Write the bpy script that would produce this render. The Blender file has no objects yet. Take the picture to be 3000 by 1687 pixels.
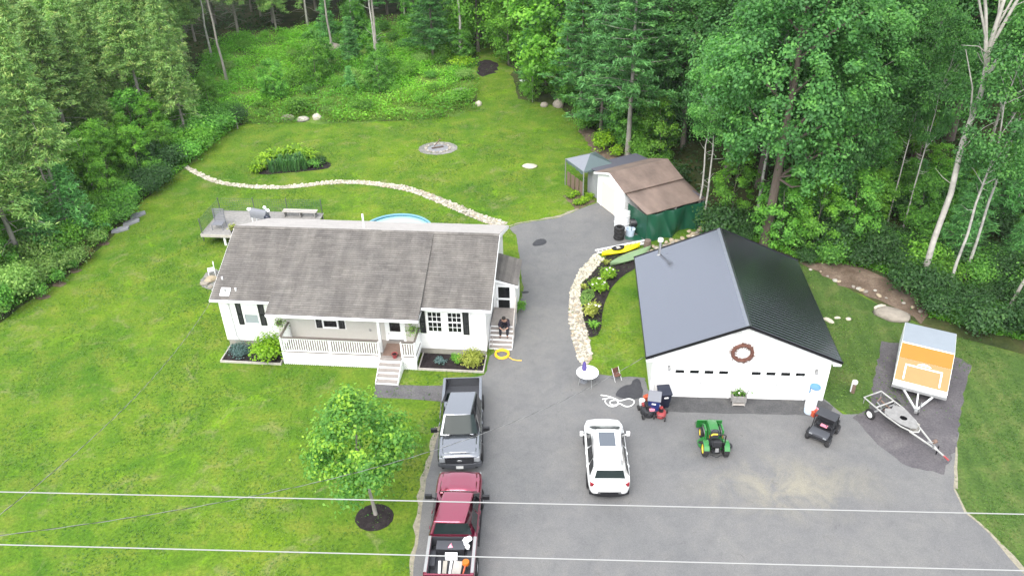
import bpy, bmesh, math, random
import numpy as np
from mathutils import Vector, Matrix
from mathutils.geometry import delaunay_2d_cdt

R = math.radians
random.seed(11)
NR = np.random.default_rng(5)
scene = bpy.context.scene
COL = scene.collection

# ---------------------------------------------------------------- camera
cd = bpy.data.cameras.new("camera")
cam = bpy.data.objects.new("camera", cd)
COL.objects.link(cam)
cd.sensor_width = 36.0
cd.lens = 36.0 * 2373.39 / 3000.0
cd.clip_start = 0.5
cd.clip_end = 1500.0
cam.matrix_world = Matrix.Translation((0, 0, 26.894)) @ Matrix.Rotation(math.pi / 2 - 0.5769, 4, 'X') @ Matrix.Rotation(-0.0226, 4, 'Z')
scene.camera = cam
scene.render.resolution_x, scene.render.resolution_y = 1024, 575

# ---------------------------------------------------------------- sky, sun, exposure
SUN_EL, SUN_AZ = R(52), R(205)      # azimuth: compass from +Y, clockwise; light comes from behind the viewer's left
world = bpy.data.worlds.new("World")
scene.world = world
world.use_nodes = True
wn, wl = world.node_tree.nodes, world.node_tree.links
wn.clear()
sky = wn.new("ShaderNodeTexSky")
sky.sky_type = 'NISHITA'
sky.sun_disc = False
sky.sun_elevation = SUN_EL
sky.sun_rotation = SUN_AZ
sky.dust_density = 3.0
sky.air_density = 1.0
hs = wn.new("ShaderNodeHueSaturation")
hs.inputs['Saturation'].default_value = 0.45
bg = wn.new("ShaderNodeBackground")
bg.inputs['Strength'].default_value = 0.15
wo = wn.new("ShaderNodeOutputWorld")
# thin even overcast over the clear sky
ov = wn.new("ShaderNodeMix")
ov.data_type = 'RGBA'
ov.inputs[0].default_value = 0.7
ov.inputs[7].default_value = (5.4, 5.7, 6.1, 1)
wl.new(sky.outputs[0], hs.inputs['Color'])
wl.new(hs.outputs[0], ov.inputs[6])
wl.new(ov.outputs[2], bg.inputs[0])
wl.new(bg.outputs[0], wo.inputs[0])
sl = bpy.data.lights.new("sun", 'SUN')
sl.energy = 1.3
sl.angle = R(40)
sl.color = (1.0, 0.96, 0.9)
sun = bpy.data.objects.new("sun", sl)
COL.objects.link(sun)
sd = Vector((math.sin(SUN_AZ) * math.cos(SUN_EL), math.cos(SUN_AZ) * math.cos(SUN_EL), math.sin(SUN_EL)))
sun.rotation_euler = sd.to_track_quat('Z', 'Y').to_euler()
vs = scene.view_settings
vs.view_transform = 'Standard'
vs.look = 'None'
vs.gamma = 1.0
vs.use_curve_mapping = False
vs.exposure = 1.6

# ---------------------------------------------------------------- materials
def nodes(name):
    m = bpy.data.materials.new(name)
    m.use_nodes = True
    n = m.node_tree.nodes
    return m, n, m.node_tree.links, n['Principled BSDF']

MATS = {}
def M(name, col, rough=0.6, met=0.0, var=0.0, vs=4.0, bump=0.0, bs=30.0, spec=0.5, coat=0.0, tint=0.0, coord='Object', stretch=(1, 1, 1), coat_ior=1.5):
    """solid colour with optional noise wear (var), fine relief (bump) and per-face tint"""
    m, n, l, b = nodes(name)
    b.inputs['Base Color'].default_value = (*col, 1)
    b.inputs['Roughness'].default_value = rough
    b.inputs['Metallic'].default_value = met
    b.inputs['Specular IOR Level'].default_value = spec
    if coat:
        b.inputs['Coat Weight'].default_value = coat
        b.inputs['Coat Roughness'].default_value = 0.06
        b.inputs['Coat IOR'].default_value = coat_ior
    tc = n.new('ShaderNodeTexCoord')
    mp = n.new('ShaderNodeMapping')
    mp.inputs['Scale'].default_value = stretch
    l.new(tc.outputs[coord], mp.inputs[0])
    last = None
    if var or tint:
        val = None
        if var:
            nz = n.new('ShaderNodeTexNoise')
            nz.inputs['Scale'].default_value = vs
            nz.inputs['Detail'].default_value = 6
            nz.inputs['Roughness'].default_value = 0.65
            l.new(mp.outputs[0], nz.inputs['Vector'])
            mr = n.new('ShaderNodeMapRange')
            mr.inputs['From Min'].default_value = 0.3
            mr.inputs['From Max'].default_value = 0.7
            mr.inputs['To Min'].default_value = 1 - var
            mr.inputs['To Max'].default_value = 1 + var
            l.new(nz.outputs['Fac'], mr.inputs['Value'])
            val = mr.outputs[0]
        if tint:
            at = n.new('ShaderNodeAttribute')
            at.attribute_name = 'tint'
            mt = n.new('ShaderNodeMapRange')
            mt.inputs['To Min'].default_value = 1 - tint
            mt.inputs['To Max'].default_value = 1 + tint
            l.new(at.outputs['Fac'], mt.inputs['Value'])
            if val is None:
                val = mt.outputs[0]
            else:
                mm = n.new('ShaderNodeMath')
                mm.operation = 'MULTIPLY'
                l.new(val, mm.inputs[0])
                l.new(mt.outputs[0], mm.inputs[1])
                val = mm.outputs[0]
        vm = n.new('ShaderNodeVectorMath')
        vm.operation = 'SCALE'
        vm.inputs[0].default_value = col
        l.new(val, vm.inputs['Scale'])
        l.new(vm.outputs[0], b.inputs['Base Color'])
    if bump:
        nb = n.new('ShaderNodeTexNoise')
        nb.inputs['Scale'].default_value = bs
        nb.inputs['Detail'].default_value = 4
        l.new(mp.outputs[0], nb.inputs['Vector'])
        bp = n.new('ShaderNodeBump')
        bp.inputs['Strength'].default_value = bump
        bp.inputs['Distance'].default_value = 0.03
        l.new(nb.outputs['Fac'], bp.inputs['Height'])
        l.new(bp.outputs[0], b.inputs['Normal'])
    MATS[name] = m
    return m

def ramp(n, stops):
    r = n.new('ShaderNodeValToRGB')
    e = r.color_ramp.elements
    while len(e) < len(stops):
        e.new(0.5)
    for i, (p, c) in enumerate(stops):
        e[i].position = p
        e[i].color = (*c, 1)
    return r

def noise(n, l, src, scale, detail=6, rough=0.6, dist=0.0):
    z = n.new('ShaderNodeTexNoise')
    z.inputs['Scale'].default_value = scale
    z.inputs['Detail'].default_value = detail
    z.inputs['Roughness'].default_value = rough
    z.inputs['Distortion'].default_value = dist
    l.new(src, z.inputs['Vector'])
    return z.outputs['Fac']

def mixc(n, l, fac, a, b, mode='MIX'):
    x = n.new('ShaderNodeMix')
    x.data_type = 'RGBA'
    x.blend_type = mode
    for s, v in ((x.inputs[0], fac), (x.inputs[6], a), (x.inputs[7], b)):
        if hasattr(v, 'is_linked') or hasattr(v, 'links'):
            l.new(v, s)
        elif isinstance(v, (int, float)):
            s.default_value = v
        else:
            s.default_value = (*v, 1)
    return x.outputs[2]

def leaf_mat(name, dark, mid, light, trans=0.45, objvar=0.25, rough=0.55):
    """leaves: each leaf face has its own tint, each tree its own shade"""
    m, n, l, b = nodes(name)
    at = n.new('ShaderNodeAttribute'); at.attribute_name = 'tint'
    rp = ramp(n, [(0.0, dark), (0.55, mid), (1.0, light)])
    l.new(at.outputs['Fac'], rp.inputs[0])
    oi = n.new('ShaderNodeObjectInfo')
    mr = n.new('ShaderNodeMapRange')
    mr.inputs['To Min'].default_value = 1 - objvar
    mr.inputs['To Max'].default_value = 1 + objvar
    l.new(oi.outputs['Random'], mr.inputs['Value'])
    vm = n.new('ShaderNodeVectorMath'); vm.operation = 'SCALE'
    l.new(rp.outputs[0], vm.inputs[0]); l.new(mr.outputs[0], vm.inputs['Scale'])
    l.new(vm.outputs[0], b.inputs['Base Color'])
    b.inputs['Roughness'].default_value = rough
    b.inputs['Specular IOR Level'].default_value = 0.35
    tr = n.new('ShaderNodeBsdfTranslucent')
    v2 = n.new('ShaderNodeVectorMath'); v2.operation = 'MULTIPLY'
    l.new(vm.outputs[0], v2.inputs[0]); v2.inputs[1].default_value = (1.05, 1.35, 0.7)
    l.new(v2.outputs[0], tr.inputs['Color'])
    mx = n.new('ShaderNodeMixShader'); mx.inputs[0].default_value = trans
    l.new(b.outputs[0], mx.inputs[1]); l.new(tr.outputs[0], mx.inputs[2])
    l.new(mx.outputs[0], n['Material Output'].inputs[0])
    MATS[name] = m
    return m

def lawn_mat():
    m, n, l, b = nodes('lawn_grass')
    g = n.new('ShaderNodeNewGeometry').outputs['Position']
    big = noise(n, l, g, 0.16, 4, 0.55, 0.4)
    med = noise(n, l, g, 0.75, 5, 0.6, 0.3)
    fin = noise(n, l, g, 7.0, 6, 0.75)
    vf = noise(n, l, g, 30.0, 3, 0.7)
    r1 = ramp(n, [(0.34, (0.046, 0.110, 0.010)), (0.46, (0.075, 0.142, 0.013)), (0.56, (0.102, 0.159, 0.016)), (0.68, (0.119, 0.194, 0.010))])
    l.new(big, r1.inputs[0])
    r2 = ramp(n, [(0.32, (0.033, 0.099, 0.009)), (0.45, (0.064, 0.134, 0.011)), (0.54, (0.096, 0.157, 0.017)), (0.66, (0.148, 0.172, 0.028))])
    l.new(med, r2.inputs[0])
    c = mixc(n, l, 0.5, r1.outputs[0], r2.outputs[0])
    lm = noise(n, l, g, 0.42, 7, 0.75, 1.0)
    rl = ramp(n, [(0.56, (0, 0, 0)), (0.66, (1, 1, 1))]); l.new(lm, rl.inputs[0])
    ml = n.new('ShaderNodeMath'); ml.operation = 'MULTIPLY'; ml.inputs[1].default_value = 0.7; l.new(rl.outputs[0], ml.inputs[0])
    c = mixc(n, l, ml.outputs[0], c, (0.118, 0.225, 0.010))
    # dry straw-coloured worn patches
    dry = noise(n, l, g, 0.6, 6, 0.7, 0.8)
    rd = ramp(n, [(0.55, (0, 0, 0)), (0.72, (1, 1, 1))])
    l.new(dry, rd.inputs[0])
    md = n.new('ShaderNodeMath'); md.operation = 'MULTIPLY'; md.inputs[1].default_value = 0.5
    l.new(rd.outputs[0], md.inputs[0])
    c = mixc(n, l, md.outputs[0], c, (0.21, 0.185, 0.105))
    r3 = ramp(n, [(0.28, (0.52, 0.54, 0.52)), (0.5, (1, 1, 1)), (0.72, (1.5, 1.42, 1.3))])
    l.new(fin, r3.inputs[0])
    c = mixc(n, l, 1.0, c, r3.outputs[0], 'MULTIPLY')
    r4 = ramp(n, [(0.3, (0.75, 0.78, 0.75)), (0.7, (1.25, 1.22, 1.2))])
    l.new(vf, r4.inputs[0])
    c = mixc(n, l, 1.0, c, r4.outputs[0], 'MULTIPLY')
    l.new(c, b.inputs['Base Color'])
    b.inputs['Roughness'].default_value = 0.9
    b.inputs['Specular IOR Level'].default_value = 0.1
    bp = n.new('ShaderNodeBump'); bp.inputs['Strength'].default_value = 0.5; bp.inputs['Distance'].default_value = 0.06
    l.new(fin, bp.inputs['Height']); l.new(bp.outputs[0], b.inputs['Normal'])
    return m

def striped_lawn_mat():
    m, n, l, b = nodes('mown_stripes')
    g = n.new('ShaderNodeNewGeometry').outputs['Position']
    mp = n.new('ShaderNodeMapping'); mp.inputs['Rotation'].default_value = (0, 0, R(8)); l.new(g, mp.inputs[0])
    w = n.new('ShaderNodeTexWave'); w.wave_type = 'BANDS'; w.bands_direction = 'X'; w.inputs['Scale'].default_value = 0.36; w.inputs['Distortion'].default_value = 1.2; w.inputs['Detail'].default_value = 2
    l.new(mp.outputs[0], w.inputs['Vector'])
    med = noise(n, l, g, 0.6, 5, 0.65, 0.3); fin = noise(n, l, g, 7.0, 6, 0.75)
    r = ramp(n, [(0.3, (0.039, 0.077, 0.018)), (0.5, (0.057, 0.099, 0.023)), (0.68, (0.089, 0.115, 0.035))]); l.new(med, r.inputs[0])
    rw = ramp(n, [(0.2, (0.93, 0.94, 0.93)), (0.8, (1.08, 1.07, 1.05))]); l.new(w.outputs['Fac'], rw.inputs[0])
    c = mixc(n, l, 1.0, r.outputs[0], rw.outputs[0], 'MULTIPLY')
    r3 = ramp(n, [(0.28, (0.52, 0.54, 0.52)), (0.5, (1, 1, 1)), (0.72, (1.5, 1.42, 1.3))]); l.new(fin, r3.inputs[0])
    c = mixc(n, l, 1.0, c, r3.outputs[0], 'MULTIPLY')
    l.new(c, b.inputs['Base Color']); b.inputs['Roughness'].default_value = 0.9; b.inputs['Specular IOR Level'].default_value = 0.1
    bp = n.new('ShaderNodeBump'); bp.inputs['Strength'].default_value = 0.5; bp.inputs['Distance'].default_value = 0.06
    l.new(fin, bp.inputs['Height']); l.new(bp.outputs[0], b.inputs['Normal'])
    return m

def ground_mat(name, stops, scale, fine, rough=0.95, bump=0.4):
    m, n, l, b = nodes(name)
    g = n.new('ShaderNodeNewGeometry').outputs['Position']
    a = noise(n, l, g, scale, 6, 0.65, 0.5)
    f = noise(n, l, g, fine, 5, 0.75)
    r = ramp(n, stops)
    l.new(a, r.inputs[0])
    r3 = ramp(n, [(0.25, (0.6, 0.6, 0.6)), (0.5, (1, 1, 1)), (0.75, (1.45, 1.42, 1.4))])
    l.new(f, r3.inputs[0])
    c = mixc(n, l, 1.0, r.outputs[0], r3.outputs[0], 'MULTIPLY')
    l.new(c, b.inputs['Base Color'])
    b.inputs['Roughness'].default_value = rough
    b.inputs['Specular IOR Level'].default_value = 0.15
    bp = n.new('ShaderNodeBump'); bp.inputs['Strength'].default_value = bump; bp.inputs['Distance'].default_value = 0.05
    l.new(f, bp.inputs['Height']); l.new(bp.outputs[0], b.inputs['Normal'])
    return m

def asphalt_mat():
    m, n, l, b = nodes('worn_asphalt')
    g = n.new('ShaderNodeNewGeometry').outputs['Position']
    big = noise(n, l, g, 0.22, 5, 0.6, 0.6)
    med = noise(n, l, g, 1.3, 6, 0.7, 0.4)
    fin = noise(n, l, g, 22.0, 5, 0.8)
    r = ramp(n, [(0.32, (0.115, 0.115, 0.116)), (0.5, (0.131, 0.129, 0.129)), (0.66, (0.146, 0.143, 0.139))])
    l.new(big, r.inputs[0])
    r2 = ramp(n, [(0.3, (0.88, 0.88, 0.89)), (0.5, (1, 1, 1)), (0.72, (1.10, 1.08, 1.05))])
    l.new(med, r2.inputs[0])
    c = mixc(n, l, 1.0, r.outputs[0], r2.outputs[0], 'MULTIPLY')
    # sandy worn band
    sand = noise(n, l, g, 0.5, 6, 0.7, 0.6)
    mp = n.new('ShaderNodeVectorMath'); mp.operation = 'DISTANCE'
    sc = n.new('ShaderNodeVectorMath'); sc.operation = 'MULTIPLY'; sc.inputs[1].default_value = (0.7, 1.5, 1)
    l.new(g, sc.inputs[0]); l.new(sc.outputs[0], mp.inputs[0]); mp.inputs[1].default_value = (11.9 * 0.7, 24.8 * 1.5, 0)
    mr = n.new('ShaderNodeMapRange'); mr.inputs['From Min'].default_value = 0.4; mr.inputs['From Max'].default_value = 3.6
    mr.inputs['To Min'].default_value = 1.0; mr.inputs['To Max'].default_value = 0.0
    l.new(mp.outputs['Value'], mr.inputs['Value'])
    rs = ramp(n, [(0.42, (0, 0, 0)), (0.62, (1, 1, 1))]); l.new(sand, rs.inputs[0])
    ms = n.new('ShaderNodeMath'); ms.operation = 'MULTIPLY'; l.new(mr.outputs[0], ms.inputs[0]); l.new(rs.outputs[0], ms.inputs[1])
    c = mixc(n, l, ms.outputs[0], c, (0.208, 0.193, 0.154))
    r3 = ramp(n, [(0.28, (0.68, 0.68, 0.68)), (0.5, (1, 1, 1)), (0.74, (1.4, 1.4, 1.4))])
    l.new(fin, r3.inputs[0])
    c = mixc(n, l, 0.8, c, mixc(n, l, 1.0, c, r3.outputs[0], 'MULTIPLY'))
    spot = noise(n, l, g, 2.6, 7, 0.85, 0.8)
    rsp = ramp(n, [(0.30, (0.62, 0.62, 0.64)), (0.38, (1, 1, 1)), (0.66, (1, 1, 1)), (0.74, (1.16, 1.15, 1.12))]); l.new(spot, rsp.inputs[0])
    c = mixc(n, l, 1.0, c, rsp.outputs[0], 'MULTIPLY')
    # cracks
    vo = n.new('ShaderNodeTexVoronoi'); vo.feature = 'DISTANCE_TO_EDGE'; vo.inputs['Scale'].default_value = 0.33
    ad = n.new('ShaderNodeVectorMath'); ad.operation = 'ADD'
    nz = n.new('ShaderNodeTexNoise'); nz.inputs['Scale'].default_value = 1.2; nz.inputs['Detail'].default_value = 5
    l.new(g, nz.inputs['Vector']); l.new(g, ad.inputs[0]); l.new(nz.outputs['Color'], ad.inputs[1]); l.new(ad.outputs[0], vo.inputs['Vector'])
    rc = ramp(n, [(0.0, (0.55, 0.55, 0.55)), (0.012, (1, 1, 1))]); l.new(vo.outputs['Distance'], rc.inputs[0])
    rk = ramp(n, [(0.56, (0, 0, 0)), (0.66, (0.8, 0.8, 0.8))]); l.new(med, rk.inputs[0])
    c = mixc(n, l, rk.outputs[0], c, mixc(n, l, 1.0, c, rc.outputs[0], 'MULTIPLY'))
    l.new(c, b.inputs['Base Color'])
    b.inputs['Roughness'].default_value = 0.85
    b.inputs['Specular IOR Level'].default_value = 0.3
    bp = n.new('ShaderNodeBump'); bp.inputs['Strength'].default_value = 0.35; bp.inputs['Distance'].default_value = 0.02
    l.new(fin, bp.inputs['Height']); l.new(bp.outputs[0], b.inputs['Normal'])
    return m

def roof_mat():
    """old asphalt shingles with dark streaks running down the slope (local y is the slope direction)"""
    m, n, l, b = nodes('old_shingles')
    tc = n.new('ShaderNodeTexCoord').outputs['Object']
    mp = n.new('ShaderNodeMapping'); mp.inputs['Scale'].default_value = (1.5, 0.28, 0.28)
    l.new(tc, mp.inputs[0])
    st = noise(n, l, mp.outputs[0], 1.1, 5, 0.6, 0.4)
    blot = noise(n, l, tc, 0.5, 4, 0.6)
    fin = noise(n, l, tc, 9.0, 6, 0.8)
    r = ramp(n, [(0.30, (0.100, 0.093, 0.087)), (0.5, (0.128, 0.119, 0.110)), (0.68, (0.156, 0.146, 0.134))])
    l.new(st, r.inputs[0])
    rb = ramp(n, [(0.35, (0.84, 0.83, 0.84)), (0.65, (1.12, 1.1, 1.08))]); l.new(blot, rb.inputs[0])
    c = mixc(n, l, 1.0, r.outputs[0], rb.outputs[0], 'MULTIPLY')
    rf = ramp(n, [(0.3, (0.82, 0.82, 0.82)), (0.5, (1, 1, 1)), (0.72, (1.2, 1.19, 1.17))]); l.new(fin, rf.inputs[0])
    c = mixc(n, l, 1.0, c, rf.outputs[0], 'MULTIPLY')
    at = n.new('ShaderNodeAttribute'); at.attribute_name = 'tint'
    mt = n.new('ShaderNodeMapRange'); mt.inputs['To Min'].default_value = 0.86; mt.inputs['To Max'].default_value = 1.14
    l.new(at.outputs['Fac'], mt.inputs['Value'])
    vm = n.new('ShaderNodeVectorMath'); vm.operation = 'SCALE'
    l.new(c, vm.inputs[0]); l.new(mt.outputs[0], vm.inputs['Scale'])
    l.new(vm.outputs[0], b.inputs['Base Color'])
    b.inputs['Roughness'].default_value = 0.9
    b.inputs['Specular IOR Level'].default_value = 0.2
    return m

def siding_mat(name, col):
    """painted clapboard: shallow laps as relief, faint grime"""
    m, n, l, b = nodes(name)
    tc = n.new('ShaderNodeTexCoord').outputs['Object']
    w = n.new('ShaderNodeTexWave'); w.wave_type = 'BANDS'; w.bands_direction = 'Z'; w.wave_profile = 'SAW'
    w.inputs['Scale'].default_value = 1.6
    l.new(tc, w.inputs['Vector'])
    bp = n.new('ShaderNodeBump'); bp.inputs['Strength'].default_value = 0.35; bp.inputs['Distance'].default_value = 0.02
    l.new(w.outputs['Fac'], bp.inputs['Height']); l.new(bp.outputs[0], b.inputs['Normal'])
    g = noise(n, l, tc, 1.5, 5, 0.7)
    r = ramp(n, [(0.3, tuple(x * 0.97 for x in col)), (0.6, col)])
    l.new(g, r.inputs[0]); l.new(r.outputs[0], b.inputs['Base Color'])
    b.inputs['Roughness'].default_value = 0.5
    return m

MATS['lawn'] = lawn_mat()
MATS['lawn_striped'] = striped_lawn_mat()
MATS['forest'] = ground_mat('forest_floor', [(0.35, (0.023, 0.035, 0.011)), (0.52, (0.046, 0.058, 0.017)), (0.68, (0.077, 0.058, 0.035))], 0.35, 5.0)
MATS['brush_ground'] = ground_mat('brush_ground', [(0.35, (0.055, 0.115, 0.020)), (0.55, (0.10, 0.17, 0.028)), (0.7, (0.15, 0.19, 0.045))], 0.3, 4.0)
MATS['leaf_litter'] = ground_mat('leaf_litter', [(0.35, (0.092, 0.065, 0.046)), (0.55, (0.154, 0.112, 0.085)), (0.7, (0.231, 0.185, 0.139))], 0.8, 9.0)
MATS['asphalt'] = asphalt_mat()
MATS['pad'] = ground_mat('gravel_pad', [(0.35, (0.075, 0.069, 0.075)), (0.55, (0.096, 0.089, 0.094)), (0.7, (0.123, 0.115, 0.115))], 0.6, 12.0)
MATS['apron'] = ground_mat('apron_asphalt', [(0.35, (0.058, 0.058, 0.060)), (0.55, (0.081, 0.080, 0.081)), (0.7, (0.108, 0.105, 0.100))], 0.8, 16.0, 0.85, 0.2)
MATS['walk'] = ground_mat('walkway_asphalt', [(0.35, (0.085, 0.081, 0.085)), (0.55, (0.112, 0.108, 0.108)), (0.7, (0.146, 0.139, 0.131))], 0.8, 16.0, 0.85, 0.2)
MATS['mulch'] = ground_mat('dark_mulch', [(0.35, (0.015, 0.012, 0.012)), (0.55, (0.028, 0.022, 0.023)), (0.7, (0.046, 0.037, 0.035))], 3.0, 26.0, 0.95, 0.8)
MATS['soil'] = ground_mat('bare_soil', [(0.35, (0.085, 0.058, 0.042)), (0.55, (0.131, 0.096, 0.069)), (0.7, (0.169, 0.146, 0.100))], 2.0, 14.0)
MATS['gravel'] = ground_mat('pale_gravel', [(0.35, (0.154, 0.150, 0.142)), (0.55, (0.216, 0.208, 0.193)), (0.7, (0.277, 0.262, 0.231))], 2.0, 24.0)
MATS['wet'] = ground_mat('wet_asphalt', [(0.35, (0.035, 0.035, 0.040)), (0.6, (0.046, 0.046, 0.051))], 1.0, 22.0, 0.5, 0.2)
MATS['shingle'] = roof_mat()
MATS['siding'] = siding_mat('white_siding', (0.80, 0.79, 0.77))
M('white', (0.80, 0.80, 0.79), 0.45, var=0.04, vs=3)
M('greywhite', (0.62, 0.62, 0.62), 0.5, var=0.06)
M('shaded_porchwall', (0.50, 0.48, 0.44), 0.55, var=0.03)  # greyer wall tone with the porch roof's shade painted in
M('concrete', (0.277, 0.262, 0.223), 0.9, var=0.15, vs=3, bump=0.2)
M('decking', (0.231, 0.204, 0.185), 0.8, var=0.15, vs=5)
M('greywood', (0.231, 0.219, 0.208), 0.85, var=0.2, vs=6)
M('handrail', (0.123, 0.104, 0.092), 0.6, var=0.1)
M('timber', (0.385, 0.354, 0.323), 0.8, var=0.15, vs=6)
M('black', (0.009, 0.009, 0.011), 0.45)
M('shutter', (0.011, 0.012, 0.014), 0.5)
M('glass', (0.008, 0.009, 0.010), 0.06, spec=0.4)
M('windscreen', (0.012, 0.020, 0.020), 0.08, spec=0.16)
M('paleglass', (0.262, 0.293, 0.308), 0.12)
M('curtain', (0.72, 0.75, 0.76), 0.3)
M('rubber', (0.017, 0.016, 0.017), 0.8, var=0.2, vs=12)
M('boatplate', (0.21, 0.205, 0.20), 0.7, var=0.2, vs=4)
M('boatframe', (0.33, 0.325, 0.31), 0.55, var=0.2, vs=4)
M('steel', (0.424, 0.424, 0.431), 0.35, met=0.8)
M('galv', (0.323, 0.323, 0.323), 0.5, met=0.4, var=0.1)
M('roofmetal', (0.205, 0.212, 0.240), 0.2, met=0.97)
M('ridgemetal', (0.231, 0.239, 0.262), 0.34, met=0.9)
M('trimblack', (0.006, 0.006, 0.008), 0.35)
M('greypaint', (0.208, 0.216, 0.235), 0.26, met=0.85, coat=0.6)
M('redpaint', (0.22, 0.006, 0.04), 0.28, met=0.8, coat=1.0, coat_ior=1.75)
M('whitepaint', (0.82, 0.82, 0.81), 0.3, coat=0.5)
M('bedliner', (0.035, 0.036, 0.042), 0.6)
M('bumper', (0.058, 0.060, 0.069), 0.45)
M('lamp', (0.269, 0.277, 0.293), 0.12, spec=0.8)
M('taillamp', (0.216, 0.015, 0.023), 0.15)
M('sunroof', (0.100, 0.112, 0.131), 0.08, met=0.25)
M('plate', (0.75, 0.75, 0.74), 0.4)
M('tractorgreen', (0.012, 0.15, 0.022), 0.35, coat=0.5)
M('tractoryellow', (0.75, 0.55, 0.03), 0.4)
M('seat', (0.015, 0.015, 0.018), 0.55)
M('orange', (0.50, 0.135, 0.008), 0.5, var=0.04, vs=2)
M('paleorange', (0.45, 0.175, 0.062), 0.5, var=0.05, vs=2)
M('greyroof', (0.231, 0.258, 0.293), 0.45, var=0.05, vs=2)
M('plastic_white', (0.78, 0.79, 0.80), 0.4)
M('plastic_blue', (0.009, 0.023, 0.123), 0.4, var=0.1)
M('plastic_navy', (0.009, 0.012, 0.027), 0.4)
M('lightblue', (0.100, 0.231, 0.400), 0.4)
M('paleblue', (0.48, 0.56, 0.66), 0.4)
M('red', (0.347, 0.027, 0.027), 0.45)
M('dullred', (0.277, 0.039, 0.042), 0.45)
M('orangered', (0.501, 0.092, 0.035), 0.5)
M('pink', (0.75, 0.25, 0.33), 0.5)
M('purple', (0.077, 0.054, 0.216), 0.7)
M('hoseyellow', (0.80, 0.48, 0.02), 0.4)
M('linewhite', (0.27, 0.27, 0.265), 0.5)
M('hosewhite', (0.75, 0.75, 0.72), 0.4)
M('kayak', (0.85, 0.68, 0.01), 0.3)
M('canoe', (0.169, 0.254, 0.131), 0.4, var=0.05)
M('brownwood', (0.154, 0.100, 0.077), 0.8, var=0.2, vs=8)
M('wicker', (0.123, 0.050, 0.035), 0.85, var=0.35, vs=20, bump=0.8, bs=40)
M('shedroof', (0.155, 0.112, 0.092), 0.75, var=0.32, vs=0.9, stretch=(1, .5, 1))
M('shedgrey', (0.277, 0.285, 0.293), 0.7, var=0.08)
M('shedcream', (0.66, 0.61, 0.53), 0.6)
M('darkroof', (0.077, 0.077, 0.096), 0.6, var=0.08)
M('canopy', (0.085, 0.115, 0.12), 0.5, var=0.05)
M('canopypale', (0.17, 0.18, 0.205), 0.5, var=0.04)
M('tarp', (0.008, 0.065, 0.035), 0.28, var=0.12, vs=2, spec=0.6)
M('poolwall', (0.123, 0.277, 0.347), 0.4)
M('bark', (0.154, 0.131, 0.112), 0.9, var=0.3, vs=3, bump=0.8, bs=10, stretch=(1, 1, 0.2))
M('palebark', (0.262, 0.239, 0.212), 0.85, var=0.3, vs=3, bump=0.5, bs=8, stretch=(1, 1, 0.4))
M('birchbark', (0.36, 0.34, 0.31), 0.8, var=0.5, vs=2.0, bump=0.3, bs=8)
M('forkbark', (0.40, 0.37, 0.335), 0.8, var=0.35, vs=1.2, bump=0.3, bs=8)
M('brownbark', (0.119, 0.089, 0.073), 0.9, var=0.35, vs=3, bump=0.9, bs=9, stretch=(1, 1, 0.2))
M('boulder', (0.235, 0.205, 0.17), 0.9, var=0.2, vs=2, bump=0.5, bs=6)
M('stone', (0.43, 0.39, 0.315), 0.9, var=0.15, vs=2, bump=0.3, bs=12)
M('stonegrey', (0.34, 0.315, 0.275), 0.9, var=0.2, vs=2, bump=0.3, bs=12)
M('stonetan', (0.32, 0.26, 0.18), 0.9, var=0.2, vs=2, bump=0.3, bs=12)
M('slab', (0.193, 0.193, 0.208), 0.85, var=0.15, vs=4)
M('stonedust', (0.26, 0.235, 0.18), 0.95, var=0.2, vs=6, bump=0.5, bs=20)
M('skin', (0.385, 0.231, 0.169), 0.6)
M('jacket', (0.017, 0.012, 0.023), 0.85)
M('trousers', (0.012, 0.013, 0.020), 0.85)
M('hair', (0.015, 0.011, 0.009), 0.6)
M('netting', (0.065, 0.108, 0.081), 0.7)
M('post', (0.077, 0.092, 0.077), 0.7)
M('wirelight', (0.262, 0.262, 0.254), 0.5)
M('wiredark', (0.023, 0.023, 0.023), 0.6)
M('flower', (0.72, 0.68, 0.66), 0.7)
M('coverGrey', (0.169, 0.173, 0.193), 0.8)
M('verge', (0.231, 0.208, 0.154), 0.95, var=0.3, vs=5, bump=0.4, bs=20)
M('screen', (0.154, 0.185, 0.146), 0.9, var=0.3, vs=4)
M('sheenshingle', (0.323, 0.300, 0.285), 0.85, var=0.06, vs=3, tint=0.12)  # rear slope only: grazing sky sheen painted in as a paler shingle colour
def water_mat():
    m, n, l, b = nodes('pool_water')
    b.inputs['Base Color'].default_value = (0.30, 0.58, 0.66, 1)
    b.inputs['Roughness'].default_value = 0.08
    MATS['water'] = m
water_mat()
leaf_mat('lf_maple', (0.031, 0.090, 0.030), (0.074, 0.209, 0.054), (0.165, 0.374, 0.074))
leaf_mat('lf_bright', (0.049, 0.131, 0.019), (0.125, 0.299, 0.033), (0.257, 0.492, 0.052))
leaf_mat('lf_pine', (0.049, 0.145, 0.040), (0.115, 0.331, 0.085), (0.253, 0.541, 0.131), trans=0.2)
leaf_mat('lf_spruce', (0.085, 0.182, 0.052), (0.217, 0.394, 0.098), (0.468, 0.534, 0.162), trans=0.2)
leaf_mat('lf_birch', (0.047, 0.141, 0.037), (0.116, 0.299, 0.069), (0.227, 0.475, 0.105))
leaf_mat('lf_shrub', (0.042, 0.127, 0.026), (0.114, 0.296, 0.045), (0.251, 0.537, 0.072))
leaf_mat('lf_olive', (0.096, 0.191, 0.045), (0.204, 0.347, 0.082), (0.354, 0.513, 0.128))
leaf_mat('lf_under', (0.066, 0.202, 0.024), (0.175, 0.430, 0.042), (0.346, 0.660, 0.059), objvar=0.0)
leaf_mat('lf_dark', (0.018, 0.054, 0.016), (0.040, 0.106, 0.028), (0.083, 0.180, 0.042), objvar=0.12)
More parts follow.
